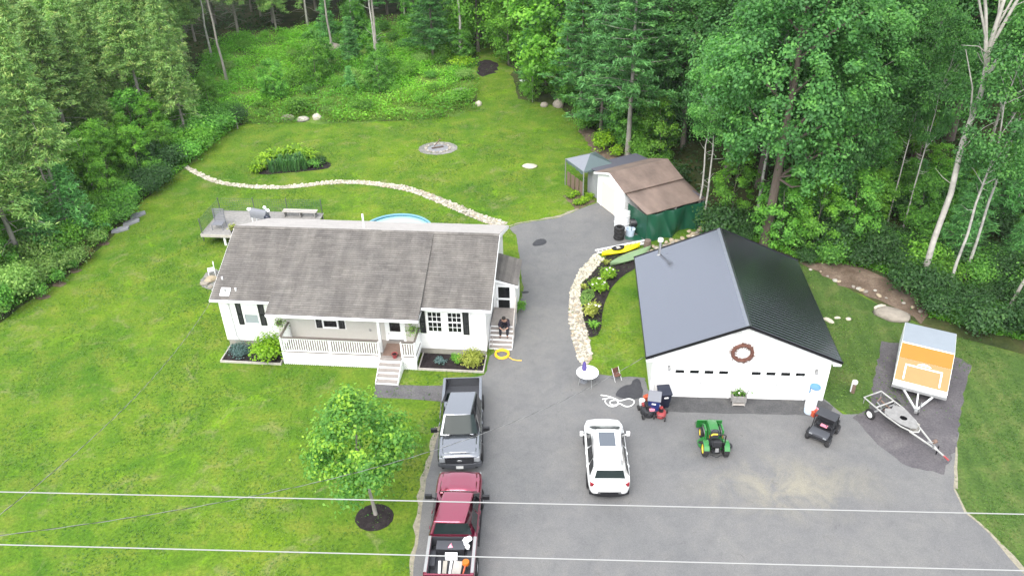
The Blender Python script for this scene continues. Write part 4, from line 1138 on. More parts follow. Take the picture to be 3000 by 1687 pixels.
# ladder lying beside the kayak
a, b = (5.52, 45.23, 0.1), (8.93, 46.40, 0.1)
a, b = Vector(a), Vector(b); dl = (b - a)
ld = thing('ladder', 'long pale aluminium ladder lying beside the yellow kayak', 'ladder', tuple(a), math.atan2(dl.y, dl.x))
for y in (-.21, .17): bx(0, dl.length, y, y + .05, -.04, .05).build('side_rail', 'plastic_white', ld)
rm = bx(-.02, .02, -.165, .175, -.015, .025).mesh('rung', 'greywhite')
for i in range(int(dl.length / .28)): put('rung', rm, ld, Matrix.Translation((.16 + .28 * i, 0, 0)))
bx(.02, dl.length - .02, -.15, .16, -.085, -.06).build('support_plank', 'greywood', ld)
def hull(name, label, cat, a, b, w, h, mat, z0=.05, up=False):
    a, b = Vector((*a[:2], z0)), Vector((*b[:2], z0)); dl = b - a
    t = thing(name, label, cat, tuple(a), math.atan2(dl.y, dl.x)); L = dl.length
    rings = []
    for k in range(15):
        s_ = k / 14; ww = w / 2 * max(.05, math.sin(math.pi * s_) ** .7); hh = h * (.75 + .25 * abs(2 * s_ - 1))
        rings.append([(L * s_, -ww, hh * .62), (L * s_, -ww * .8, hh * .2), (L * s_, -ww * .3, 0), (L * s_, ww * .3, 0), (L * s_, ww * .8, hh * .2), (L * s_, ww, hh * .62), (L * s_, ww * .55, hh * .95), (L * s_, 0, hh * 1.05), (L * s_, -ww * .55, hh * .95)])
    MB().loft(rings).build('hull', mat, t, True, 60)
    return t, L
ky, L = hull('kayak', 'bright yellow kayak with open cockpit on the mulch bed', 'kayak', (5.83, 44.77), (8.42, 45.79), .72, .34, 'kayak', .04)
MB().lathe([(.0, 0), (1, 0), (1.0, .05), (1.12, .05), (1.12, -.02)], Matrix.Translation((L * .42, 0, .335)) @ Matrix.Diagonal((.40, .21, 1, 1)), 24).build('cockpit', 'black', ky, True)
bx(L * .42 - .12, L * .42 + .12, -.12, .12, .345, .40).build('seat', 'timber', ky)
MB().tube([(L * .7, -.15, .34), (L * .75, 0, .37), (L * .7, .15, .34)], .012, 5).build('deck_cord', 'black', ky)
hull('canoe', 'pale green upturned canoe on the mulch behind the garage', 'canoe', (6.23, 43.50), (9.04, 45.37), .85, .36, 'canoe', .03)
# stump and rock pile behind the garage
o = tag(MB().lathe([(0, 0), (.26, 0), (.24, .3), (.22, .62), (.2, .64), (0, .65)], Matrix.Translation((*(8.89, 45.68), 0)), 14).build('tree_stump', 'brownbark', None, True), 'upright brown tree stump at the end of the ladder', 'stump')
rp = thing('rock_pile', 'heap of tan field stones between the garage and the green tarp', 'rock pile', (10.11, 45.76))
bp_ = (10.11, 45.76)
stones = [MB().blob((0, 0, 0), (1, .8, .6), 9, .16, k).mesh('rock', ('stonetan', 'boulder', 'stone', 'stonetan')[k % 4], True, 30) for k in range(6)]
path = [(8.76, 44.95), (9.18, 44.80), (9.66, 45.04), (10.26, 45.32), (10.89, 45.73), (11.59, 46.46), (12.11, 46.80), (12.60, 47.01)]
for k in range(95):
    i = rgs.randrange(len(path) - 1); t = rgs.random()
    x = path[i][0] + (path[i + 1][0] - path[i][0]) * t + rgs.gauss(0, .28); y = path[i][1] + (path[i + 1][1] - path[i][1]) * t + rgs.gauss(0, .3)
    q = rgs.uniform(.12, .3)
    put('rock', stones[k % 6], rp, Matrix.Translation((x - bp_[0], y - bp_[1], q * .4 + max(0, rgs.gauss(.1, .12)))) @ Matrix.Rotation(rgs.uniform(0, 6), 4, 'Z') @ Matrix.Scale(q, 4))

# ================================================================ REAR DECK AND POOL
DK = thing('deck', 'raised grey rear deck with netted posts behind the house', 'deck', tuple(HOUSE.matrix_basis @ Vector((-6.05, 10.6, 0))), -0.1085)
DZ = .9
for i in range(24):
    v = i * 3.4 / 24
    bx(0, 7.4, v + .004, v + 3.4 / 24 - .004, DZ - .04, DZ - rgs.uniform(0, .006)).build('deck_board', 'greywood', DK)
bx(-.02, 7.42, -.04, -.005, DZ - .22, DZ - .02).build('rim_board', 'timber', DK); bx(-.04, -.005, 0, 3.4, DZ - .22, DZ - .02).build('rim_board', 'timber', DK)
for u in (1.5, 4.2, 7.3): bx(u - .07, u + .07, .1, .24, 0, DZ - .045).build('deck_leg', 'white', DK)
for u in (.1, 2.4, 4.8, 7.3): bx(u - .05, u + .05, 3.2, 3.3, 0, DZ - .045).build('deck_leg', 'greywood', DK)
def netting(p, q, h0, h1, nm='netting'):
    m = MB(); p, q = Vector(p), Vector(q); L = (q - p).length; k = max(2, int(L / .16))
    for i in range(k + 1):
        b = p.lerp(q, i / k); m.bar((b.x, b.y, h0), (b.x, b.y, h1), .012, .012)
    for j in range(7):
        z = h0 + (h1 - h0) * j / 6
        m.bar((p.x, p.y, z), (q.x, q.y, z), .012, .012)
    return m.build(nm, 'netting', DK)
RP = [(0.05, .1), (.05, 3.2), (2.5, 3.3), (4.85, 3.35), (7.3, 3.35)]
for u, v in RP: MB().tube([(u, v, 0.3), (u, v, DZ + 1.08)], .035, 8).build('fence_post', 'post', DK)
for i in range(4):
    if i != 2: netting((*RP[i], 0), (*RP[i + 1], 0), DZ + .05, DZ + 1.0)
netting((RP[2][0], RP[2][1], 0), (RP[3][0], RP[3][1], 0), DZ + .05, DZ + .95)
# louvred chair back on the deck
dc = thing('slatted_chair', 'tall slatted grey patio chair on the left end of the rear deck', 'chair', tuple(HOUSE.matrix_basis @ Vector((-5.1, 11.45, DZ))), -0.1)
for i in range(8): bx(-.36, .36, .3 + .015 * i, .33 + .015 * i, .42 + .11 * i, .49 + .11 * i).build('back_slat', 'coverGrey', dc)
for i in range(5): bx(-.36, .36, -.3 + .12 * i, -.2 + .12 * i, .38, .41).build('seat_slat', 'coverGrey', dc)
for x in (-.38, .35):
    bx(x, x + .04, -.32, -.28, 0, .38).build('leg', 'coverGrey', dc); bx(x, x + .04, .28, .34, 0, 1.3).build('leg', 'coverGrey', dc)
pp = thing('planter', 'dark pot with pale leafy plant on the deck corner', 'planter', tuple(HOUSE.matrix_basis @ Vector((-3.95, 10.95, DZ))))
MB().lathe([(0, 0), (.13, 0), (.18, .3), (.15, .3), (0, .26)], n=14).build('pot', 'black', pp, True)
g = np.random.default_rng(31); n = 120; c = g.normal(size=(n, 3)) * (.12, .12, .1) + (0, 0, .42)
v_, f_ = leaves(c, g.normal(size=(n, 3)) + (0, 0, 1), g.uniform(.04, .07, n), rng=g); put('foliage', npmesh('foliage', v_, f_, g.random(n), 'lf_yellowgreen'), pp)
gl = thing('covered_grill', 'grey covered grill with white knobs on the rear deck', 'grill', tuple(HOUSE.matrix_basis @ Vector((-2.35, 12.0, DZ))), R(-20))
rings = [[(x, y * .5 * s_, z) for x, y, z in ((-.62, -.42, q), (.62, -.42, q), (.62, .42, q), (-.62, .42, q))] for q, s_ in ((.62, 1), (.85, 1.1), (1.08, .9), (1.2, .4))]
MB().loft(rings).build('cover', 'coverGrey', gl, True, 60)
for x, y in ((-.5, -.2), (.5, -.2), (-.5, .2), (.5, .2)): bx(x - .03, x + .03, y - .03, y + .03, 0, .62).build('leg', 'plastic_white', gl)
MB().blob((-.72, -.05, 1.12), (.2, .12, .13), 10).build('side_handle', 'plastic_white', gl, True)
MB().blob((.62, .12, 1.15), (.16, .12, .14), 10).build('gas_bottle', 'plastic_white', gl, True); MB().blob((.35, .2, 1.3), (.13, .1, .12), 10).build('lid_knob', 'plastic_white', gl, True)
MB().blob((.72, -.2, .8), (.24, .2, .2), 10).build('bag', 'plastic_navy', gl, True)
bn = thing('deck_bench', 'grey slatted bench along the right end of the rear deck', 'bench', tuple(HOUSE.matrix_basis @ Vector((-.1, 13.4, DZ))), -0.1085)
for i in range(4): bx(-1.2, 1.2, -.22 + .12 * i, -.12 + .12 * i, .42, .45).build('seat_slat', 'timber' if i != 1 else 'greywood', bn)
for x in (-1.1, 0, 1.04): bx(x, x + .06, -.2, .22, 0, .42).build('leg', 'greywood', bn)
PO = thing('swimming_pool', 'round above-ground pool of pale blue water behind the house', 'pool', tuple(HOUSE.matrix_basis @ Vector((7.1, 11.17, 0))))
MB().lathe([(2.36, 0), (2.36, 1.22)], n=48).build('pool_wall', 'poolwall', PO, True)
MB().lathe([(2.27, 1.22), (2.29, 1.27), (2.42, 1.27), (2.44, 1.22)], n=48).build('rim', 'poolwall', PO, True)
MB().lathe([(0, 1.10), (2.35, 1.10)], n=48).build('water', 'water', PO)
# things by the left gable end
sc = thing('plastic_chair', 'white plastic chair on the gravel left of the house', 'chair', (-18.92, 43.59), R(200))
for p in ((-.24, .2, -.22, .22, .4, .44), (-.24, -.2, -.22, .22, .44, .85)): bx(*p).build('seat' if p[5] < .5 else 'backrest', 'plastic_white', sc)
for x in (-.22, .16):
    for y in (-.2, .16): bx(x, x + .04, y, y + .04, 0, .4).build('leg', 'plastic_white', sc)
for k, (p, lb, q) in enumerate((((-19.08, 42.56), 'flat grey stone at the left edge of the gable gravel', .3), ((-18.83, 42.95), 'long grey slab stone on the gravel left of the house', .42), ((-18.58, 42.15), 'small pale rock at the front of the gable gravel', .2))):
    o = put('rock', stones[(k * 2 + 1) % 6], None, Matrix.Translation((*p, q * .25)) @ Matrix.Rotation(k, 4, 'Z') @ Matrix.Diagonal((q, q, q * .6, 1))); tag(o, lb, 'rock')

# ================================================================ VEHICLES
def ring(y, w, zb, zm, zt, crown=0.0):
    h = [(0, zb), (w * .84, zb), (w * .96, zb + .10), (w, zm), (w * .99, zt - .14), (w * .945, zt - .035), (w * .84, zt), (w * .45, zt + crown * .8), (0, zt + crown)]
    return [(x, y, z) for x, z in h] + [(-x, y, z) for x, z in h[-2:0:-1]]
def shell(rows):
    return MB().loft([ring(*r) for r in rows])
def quad_inset(c, a, b, d, e, off):
    """panel inside the corner quad c[0..3] (bl,br,tr,tl): a,b horizontal, d,e vertical fractions; pushed out by off"""
    P = [Vector(p) for p in c]
    def at(s, t): return P[0].lerp(P[1], s).lerp(P[3].lerp(P[2], s), t)
    n = (P[1] - P[0]).cross(P[3] - P[0]).normalized()
    k = 6
    vs = []; fs = []
    for i in range(k + 1):
        s = a + (b - a) * i / k
        for t in (d, e): vs.append(at(s, t) + n * off)
    fs = [(2 * i, 2 * i + 2, 2 * i + 3, 2 * i + 1) for i in range(k)]
    base = len(vs); vs2 = [v - n * .02 for v in vs]
    return MB().add(vs + vs2, fs + [(2 * k, 2 * k + 1, base + 2 * k + 1, base + 2 * k), (0, 1, base + 1, base)] + [(2 * i, 2 * i + 2, base + 2 * i + 2, base + 2 * i) for i in range(k)] + [(2 * i + 1, 2 * i + 3, base + 2 * i + 3, base + 2 * i + 1) for i in range(k)])
def cabin(root, paint, zb, zt, wb, wt, yfb, yft, yrt, yrb, side=((.03, .46), (.50, .97)), bow=.05, rw=(.08, .92, .15, .9), sidev=(.12, .88), glass='glass'):
    """roof and pillars with windscreen, rear window and side windows"""
    B = {'fl': (-wb, yfb, zb), 'fr': (wb, yfb, zb), 'rl': (-wb, yrb, zb), 'rr': (wb, yrb, zb)}
    T = {'fl': (-wt, yft, zt), 'fr': (wt, yft, zt), 'rl': (-wt, yrt, zt), 'rr': (wt, yrt, zt)}
    m = MB()
    n = 6
    def bowed(p, q, t, z, fy): return (p[0] + (q[0] - p[0]) * t, p[1] + fy * math.sin(math.pi * t), z)
    rings = []
    for (P, z) in ((B, zb), (T, zt)):
        r = [bowed(P['fr'], P['fl'], i / n, z, bow) for i in range(n)] + [bowed(P['rl'], P['rr'], i / n, z, -bow * .4) for i in range(n)]
        rings.append(r)
    cx, cy = 0, (yft + yrt) / 2
    rings.append([(p[0] * .82, cy + (p[1] - cy) * .86, zt + .03) for p in rings[1]])
    m.loft(rings)
    o = m.build('roof', paint, root, True, 42); bevel(o, .03, 2, 30)
    fw = quad_inset([B['fr'], B['fl'], T['fl'], T['fr']], .07, .93, .06, .95, bow * .75 + .012)
    # bow the windscreen
    fw.v = [(x, y + (bow * .25 if abs(x) < wt * .8 else -bow * .35), z) for x, y, z in fw.v]
    fw.build('windscreen', 'windscreen', root, True)
    quad_inset([B['rl'], B['rr'], T['rr'], T['rl']], *rw, bow * .45).build('rear_window', 'windscreen', root, True)
    for sg, (a, b, c, d_) in ((1, ('rr', 'fr', 'fr', 'rr')), (-1, ('fl', 'rl', 'rl', 'fl'))):
        for s0, s1 in side:
            q = [B[a], B[b], T[c], T[d_]]
            s_ = (s0, s1) if sg > 0 else (1 - s1, 1 - s0)
            quad_inset(q, *s_, *sidev, .008).build('side_window', glass, root)
WH = {}
def wheel(root, x, y, r=.38, w=.25, rim='steel', k='a'):
    if (k, r, w) not in WH:
        q = r * .64; h = w * .5
        rm = MB().lathe([(0, h * .55), (q * .25, h * .6), (q * .3, h * .35), (q * .85, h * .25), (q * .92, h * .78), (q, h * .82)], n=20)
        for i in range(5):
            rm.box(q * .2, q * .9, -.03, .03, h * .3, h * .55, Matrix.Rotation(2 * math.pi * i / 5, 4, 'Z'))
        WH[k, r, w] = (tyre_mesh(r, w, 'wheel'), rm.mesh('rim', rim, True))
    t, rr = WH[k, r, w]
    mx = Matrix.Translation((x, y, r)) @ Matrix.Rotation(R(90) * (1 if x > 0 else -1), 4, 'Y')
    o = put('wheel', t, root, mx); put('rim', rr, o)
    return o
def wheel_wells(root, xs, ys, r):
    for x in xs:
        for y in ys:
            MB().lathe([(0, 0), (r, 0)], Matrix.Translation((x, y, r * .86)) @ Matrix.Rotation(R(90) * (1 if x > 0 else -1), 4, 'Y'), 24).build('wheel_well', 'black', root)
def mirror(root, x, y, z, mat, w=.24):
    s = 1 if x > 0 else -1
    m = MB().bar((x, y, z), (x + s * .12, y - .02, z + .04), .05, .05)
    m.box(min(x + s * .08, x + s * (.08 + w)), max(x + s * .08, x + s * (.08 + w)), y - .07, y + .05, z - .02, z + .20)
    bevel(m.build('mirror', mat, root), .02)

def pickup(name, label, loc, rz, paint, L=5.5, rails='bumper', cabz=1.90, wind='windscreen'):
    t = thing(name, label, 'pickup truck', loc, rz, )
    y1 = L / 2; yc = -L / 2 + 1.80      # cab rear
    b = shell([(yc, .985, .46, .95, 1.20, 0), (y1 - 2.6, .99, .46, .95, 1.20, 0), (y1 - 1.75, .99, .46, .95, 1.20, .01), (y1 - 1.35, .985, .46, .95, 1.19, .04), (y1 - .55, .98, .48, .93, 1.19, .04), (y1 - .2, .95, .50, .90, 1.15, .03), (y1 - .07, .89, .54, .86, 1.11, .02), (y1 - .02, .82, .60, .84, 1.07, .0)]).build('body', paint, t, True, 50)
    # bonnet panel with raised centre
    hm = MB(); k = 16
    ys = [y1 - 1.42, y1 - 1.0, y1 - .55, y1 - .28, y1 - .2]
    grid = []
    for y in ys:
        s_ = (y1 - y) / 1.42
        for i in range(k + 1):
            x = (-.80 + 1.6 * i / k) * (.93 + .07 * s_)
            base = 1.165 + .05 * min(1, s_ * 1.1) - (.03 if y > y1 - .22 else 0)
            bul = .035 if abs(x) < .44 else (.018 if abs(x) < .5 else 0)
            grid.append((x, y + .04 * (1 - (x / .8) ** 2), base + .03 * (1 - (x / .8) ** 2) + bul))
    hm.add(grid, [(r * (k + 1) + i, r * (k + 1) + i + 1, (r + 1) * (k + 1) + i + 1, (r + 1) * (k + 1) + i) for r in range(len(ys) - 1) for i in range(k)])
    o = hm.build('bonnet', paint, t, True, 30); sm = o.modifiers.new('thick', 'SOLIDIFY'); sm.thickness = .02
    cabin(t, paint, 1.20, cabz, .95, .74, y1 - 1.30, y1 - 1.98, yc + .14, yc + .04)
    # open load bed
    yb = -L / 2
    m = MB()
    for sx in (-1, 1):
        xo = .985 * sx
        prof = [(.80, .50), (.96, .52), (.985, .95), (.965, 1.20), (.92, 1.225), (.83, 1.225), (.83, .70), (.80, .70)]
        m.loft([[(sx * x, y, z) for x, z in prof] for y in (yb + .05, yc - .004)])
    m.build('bed_side', paint, t, True, 40)
    for sx in (-1, 1): bx(min(sx * .84, sx * .955), max(sx * .84, sx * .955), yb + .1, yc - .01, 1.226, 1.245).build('bed_rail', rails, t)
    o = bx(-.955, .955, yb, yb + .07, .56, 1.21).build('tailgate', paint, t); bevel(o, .03)
    bx(-.83, .83, yb + .071, yc - .005, .66, .70).build('bed_floor', 'bedliner', t)
    rb = bx(-.02, .02, yb + .09, yc - .03, .70, .716).mesh('bed_rib', 'bedliner')
    for i in range(7): put('bed_rib', rb, t, Matrix.Translation((-.6 + .2 * i, 0, 0)))
    bx(-.826, .826, yc - .05, yc - .006, .70, 1.22).build('bulkhead', 'bedliner', t)
    for sx in (-1, 1):
        bx(min(sx * .62, sx * .826), max(sx * .62, sx * .826), yb + .62, yb + 1.35, .70, .93).build('wheel_arch', 'bedliner', t)
        bx(min(sx * .815, sx * .829), max(sx * .815, sx * .829), yb + .075, yc - .052, .70, 1.2).build('bed_liner_wall', 'bedliner', t)
    bevel(bx(-.95, .95, yb - .12, yb - .01, .46, .60).build('rear_bumper', 'steel', t), .03)
    for sx in (-1, 1): bx(min(sx * .86, sx * .975), max(sx * .86, sx * .975), yb - .012, yb + .05, .72, 1.08).build('tail_light', 'taillamp', t)
    # nose
    bx(-.62, .62, y1 - .05, y1 + .005, .72, 1.05).build('grille', 'black', t)
    for z in (.80, .88, .96): bx(-.57, .57, y1 + .006, y1 + .016, z - .006, z + .006).build('grille_bar', 'bumper', t)
    MB().lathe([(0, .02), (.10, .015), (.12, 0)], Matrix.Translation((0, y1 + .018, .90)) @ Matrix.Rotation(R(-90), 4, 'X') @ Matrix.Diagonal((1, .45, 1, 1)), 20).build('badge', 'steel', t)
    for sx in (-1, 1):
        o = bx(min(sx * .63, sx * .9), max(sx * .63, sx * .9), y1 - .16, y1 - .012, .78, 1.06).build('headlight', 'lamp', t); bevel(o, .04)
        bx(min(sx * .68, sx * .8), max(sx * .68, sx * .8), y1 + .075, y1 + .086, .52, .58).build('fog_lamp', 'black', t)
    m = MB().loft([[(x, y1 + .08 - .16 * abs(x) ** 2.2, z0), (x, y1 + .08 - .16 * abs(x) ** 2.2, z1), (x, y1 - .22, z1), (x, y1 - .22, z0)] for x, z0, z1 in ((-.97, .50, .70), (-.6, .44, .72), (0, .44, .72), (.6, .44, .72), (.97, .50, .70))])
    bevel(m.build('front_bumper', 'bumper', t), .025)
    bx(-.16, .16, y1 + .086, y1 + .096, .50, .66).build('number_plate', 'plate', t)
    wheel_wells(t, (-.992, .992), (-L / 2 + 1.0, L / 2 - .98), .46)
    for y in (-L / 2 + 1.0, L / 2 - .98):
        for sx in (-1, 1): wheel(t, sx * .90, y, .40, .26)
    mirror(t, .97, y1 - 1.62, 1.16, 'black', .30); mirror(t, -.97, y1 - 1.62, 1.16, 'black', .30)
    for sx in (-1, 1):
        for y in (y1 - 2.35, y1 - 3.15): bx(min(sx * .985, sx * 1.01), max(sx * .985, sx * 1.01), y, y + .16, 1.02, 1.06).build('door_handle', paint, t)
        for y in (y1 - 1.55, y1 - 2.55, y1 - 3.4): bx(min(sx * .984, sx * .994), max(sx * .984, sx * .994), y, y + .012, .55, 1.15).build('door_gap', 'black', t)
        MB().bar((sx * .05, y1 - 1.36, 1.235), (sx * .5, y1 - 1.50, 1.275), .012, .012).build('wiper', 'black', t)
        bx(min(sx * .9, sx * 1.02), max(sx * .9, sx * 1.02), yc + .2, y1 - 1.6, .40, .45).build('running_board', 'black', t)
    return t
GT = pickup('grey_pickup', 'metallic grey crew cab pickup truck parked nose to the camera beside the lawn', (-2.53, 28.72), R(180 + .5), 'greypaint', 5.45, 'greypaint')
RT_ = pickup('red_pickup', 'dark red pickup truck with a loaded bed parked nose to nose with the grey truck', (-2.53, 22.48), R(-2.6), 'redpaint', 5.45, 'galv')
o = bx(-.62, -.30, 2.725 - 1.62, 2.725 - 1.50, 1.335, 1.345).build('paper', 'plate', RT_)
RM = RT_.matrix_basis
def in_bed(name, label, cat, x, y, z, rz=0.0):
    t = thing(name, label, cat, tuple(RM @ Vector((x, y, z))), R(-2.6) + rz); return t
o = in_bed('toolbox', 'black toolbox across the front of the red truck bed', 'toolbox', 0, -1.27, .716)
bevel(bx(-.6, .5, -.2, .2, 0, .38).build('box', 'seat', o), .02); bx(-.61, .51, -.21, .21, .385, .42).build('lid', 'bumper', o)
o = in_bed('white_bag', 'crumpled white bag at the corner of the truck bed by the cab', 'bag', .58, -1.05, 1.13, .5)
MB().blob((0, 0, .05), (.2, .12, .12), 10, .25, 3).build('bag', 'plastic_white', o); MB().blob((-.1, -.22, 0), (.1, .17, .1), 10, .25, 4).build('flap', 'plastic_white', o)
o = in_bed('pink_cloth', 'small pink cloth lying on the toolbox in the red truck', 'cloth', -.05, -1.3, 1.14)
MB().add([(-.1, -.12, .0), (.1, -.1, .0), (.02, .12, .02), (0, 0, .09)], [(0, 1, 3), (1, 2, 3), (2, 0, 3)]).build('cloth', 'pink', o)
o = in_bed('white_box', 'flat white box behind the toolbox in the red truck bed', 'box', .0, -1.62, .716)
bx(-.24, .24, -.07, .07, 0, .32).build('carton', 'plastic_white', o); bx(-.24, .24, -.005, .005, .321, .326).build('tape', 'timber', o)
for k, (x, w, mt, lb) in enumerate(((-.42, .10, 'greywhite', 'leftmost pale board in the red truck bed'), (-.22, .16, 'stonegrey', 'grey plank second from the left in the red truck bed'), (.0, .09, 'greywhite', 'narrow white board in the middle of the red truck bed'), (.25, .34, 'timber', 'wide tan sheet of plywood in the red truck bed'))):
    o = in_bed('board', lb, 'board', x, -2.2, .72, R(4 - 3 * k))
    o['group'] = 'boards in the truck bed'
    for j in range(2): bx(-w / 2, w / 2, -.42, .42, .05 * j + .01, .05 * j + .05).build('plank', mt, o)
o = in_bed('cable_drum', 'bright orange round tool on the right side of the truck bed', 'tool', .60, -1.98, .95)
MB().lathe([(0, .1), (.13, .1), (.15, .06), (.15, -.02), (0, -.02)], n=16).build('drum', 'orange', o, True); MB().tube([(0, -.1, .05), (-.1, -.5, -.12)], .03, 6).build('handle', 'orangered', o)

# white SUV, seen from behind
S = thing('white_suv', 'white hatchback SUV with sunroof parked facing the garage', 'car', (4.06, 26.55), R(-2.0))
shell([(-2.26, .66, .46, .78, .98, 0), (-2.2, .80, .38, .76, 1.06, .02), (-2.05, .88, .34, .76, 1.12, .02), (-1.5, .915, .30, .76, 1.12, .02), (-.4, .92, .28, .74, 1.08, .02), (.7, .92, .28, .72, 1.05, .02), (1.1, .915, .28, .70, 1.03, .05), (1.55, .90, .30, .68, .96, .06), (1.95, .80, .34, .64, .84, .06), (2.12, .62, .40, .60, .72, .04), (2.18, .45, .44, .58, .66, .02)]).build('body', 'whitepaint', S, True, 60)
cabin(S, 'whitepaint', 1.05, 1.62, .87, .66, 1.22, .42, -1.86, -2.12, side=((.08, .26), (.30, .58), (.61, .90)), bow=.10, rw=(.10, .90, .24, .80), sidev=(.10, .84))
bevel(bx(-.62, .62, -2.02, -1.80, 1.615, 1.65).build('spoiler', 'whitepaint', S), .015)
bx(-.36, .36, -.62, .26, 1.652, 1.664).build('sunroof', 'sunroof', S)
for sx in (-1, 1):
    MB().tube([(sx * .56, -1.5, 1.65), (sx * .56, -1.4, 1.70), (sx * .56, .1, 1.70), (sx * .56, .2, 1.65)], .016, 6).build('roof_rail', 'greywhite', S)
    o = bx(min(sx * .60, sx * .84), max(sx * .60, sx * .84), -2.235, -2.02, .84, 1.04).build('tail_light', 'taillamp', S); bevel(o, .04)
    mirror(S, sx * .90, .78, 1.0, 'whitepaint', .16)
    for y in (-.35, .42): bx(min(sx * .915, sx * .935), max(sx * .915, sx * .935), y - .8, y - .66, .90, .93).build('door_handle', 'whitepaint', S)
    o = bx(min(sx * .4, sx * .68), max(sx * .4, sx * .68), 1.84, 2.03, .62, .76).build('headlight', 'lamp', S); bevel(o, .04)
bx(-.34, .34, -2.275, -2.18, .885, .925).build('tailgate_grip', 'galv', S)
bx(-.26, .26, -2.30, -2.25, .60, .76).build('number_plate', 'plate', S)
MB().loft([[(x, -2.29 + .22 * abs(x) ** 2.5, z0), (x, -2.29 + .22 * abs(x) ** 2.5, z1), (x, -1.9, z1), (x, -1.9, z0)] for x, z0, z1 in ((-.86, .30, .50), (-.5, .28, .52), (0, .28, .52), (.5, .28, .52), (.86, .30, .50))]).build('rear_bumper', 'black', S)
bx(-.5, .5, -2.31, -2.27, .53, .56).build('bumper_strip', 'black', S)
wheel_wells(S, (-.922, .922), (-1.36, 1.30), .38)
for y in (-1.36, 1.30):
    for sx in (-1, 1): wheel(S, sx * .83, y, .345, .22)

# compact tractor with front loader
TR = thing('tractor', 'small green tractor with yellow wheels and raised roll bar on the asphalt', 'tractor', (9.15, 27.4), R(-3))
TR.scale = (.94, .94, .94)
o = MB().loft([[(-w, y, z0), (w, y, z0), (w, y, z1 - .08), (w * .8, y, z1), (-w * .8, y, z1), (-w, y, z1 - .08)] for y, w, z0, z1 in ((.05, .26, .45, 1.02), (.5, .26, .45, 1.0), (.95, .24, .48, .95), (1.05, .2, .52, .88))]).build('bonnet', 'tractorgreen', TR, True, 50)
bx(-.18, .18, 1.055, 1.08, .55, .86).build('grille', 'black', TR)
bx(-.2, .2, -.75, .9, .32, .5).build('chassis', 'seat', TR)
bx(-.34, .34, -.35, .06, .48, .54).build('footplate', 'seat', TR)
bx(-.2, .2, -.02, .12, .62, 1.08).build('dashboard', 'bumper', TR)
MB().tube([(.17 * math.cos(t), -.16 + .15 * math.sin(t), 1.12 + .07 * math.sin(t)) for t in np.linspace(0, 6.2832, 17)[:-1]], .018, 6, True).build('steering_wheel', 'black', TR)
se = bx(-.23, .23, -.72, -.32, .66, .76).build('seat', 'seat', TR); bevel(se, .04)
o = bx(-.22, .22, -.80, -.70, .74, 1.10).build('seat_back', 'seat', TR); bevel(o, .04)
for sx in (-1, 1):
    MB().loft([[(sx * .36, -.5 + .46 * math.cos(t), .36 + .46 * math.sin(t)), (sx * .62, -.5 + .46 * math.cos(t), .36 + .46 * math.sin(t)), (sx * .62, -.5 + .43 * math.cos(t), .36 + .43 * math.sin(t)), (sx * .36, -.5 + .43 * math.cos(t), .36 + .43 * math.sin(t))] for t in np.linspace(.25, 2.6, 10)]).build('mudguard', 'tractorgreen', TR, True, 40)
    wheel(TR, sx * .50, -.5, .37, .26, 'tractoryellow', 't'); wheel(TR, sx * .46, .78, .26, .18, 'tractoryellow', 't')
    MB().tube([(sx * .40, .0, .55), (sx * .42, .1, 1.0), (sx * .42, .55, .98), (sx * .42, 1.2, .45)], .05, 6).build('loader_arm', 'tractorgreen', TR)
    MB().tube([(sx * .42, .2, .7), (sx * .42, .9, .62)], .028, 6).build('hydraulic_ram', 'steel', TR)
MB().tube([(-.36, -.66, .5), (-.36, -.70, 1.42), (-.30, -.71, 1.5), (.30, -.71, 1.5), (.36, -.70, 1.42), (.36, -.66, .5)], .03, 8).build('roll_bar', 'black', TR)
MB().tube([(-.34, -.71, 1.45), (-.27, -.715, 1.53), (-.05, -.715, 1.53)], .034, 6).build('bar_pad', 'tractoryellow', TR)
bk = MB().loft([[(x, 1.28, .12), (x, 1.62, .10), (x, 1.66, .16), (x, 1.34, .18), (x, 1.30, .62), (x, 1.24, .62)] for x in (-.62, .62)]).build('loader_bucket', 'tractorgreen', TR)
for x in (-.63, .60): MB().add([(x, 1.28, .12), (x, 1.64, .12), (x, 1.28, .6), (x + .03, 1.28, .12), (x + .03, 1.64, .12), (x + .03, 1.28, .6)], [(0, 1, 2), (3, 5, 4), (0, 3, 4, 1), (1, 4, 5, 2), (0, 2, 5, 3)]).build('bucket_cheek', 'tractorgreen', TR)
dk_ = MB().loft([[(-.72, -.05, z), (-.50, -.3, z), (.5, -.3, z), (.72, -.05, z), (.74, .25, z), (.45, .5, z), (-.45, .5, z), (-.74, .25, z)] for z in (.10, .22)]).build('mower_deck', 'tractorgreen', TR)
MB().lathe([(0, .1), (.17, .1), (.2, 0)], Matrix.Translation((.72, -.12, .2)), 12).build('discharge_chute', 'seat', TR, True)
for x in (-.62, .62): MB().lathe([(0, .03), (.09, .03), (.1, 0)], Matrix.Translation((x, .1, .225)), 10).build('gauge_cover', 'seat', TR)
MB().tube([(-.3, -.82, .3), (0, -1.0, .3), (.3, -.82, .3)], .025, 6).build('drawbar', 'seat', TR)
MB().box(-.08, .08, -.86, -.80, .5, .7).build('hitch_plate', 'galv', TR)
for sx in (-.3, .3): MB().tube([(sx, -.3, .9), (sx * 1.1, -.32, 1.1)], .014, 5).build('lever', 'orangered', TR)

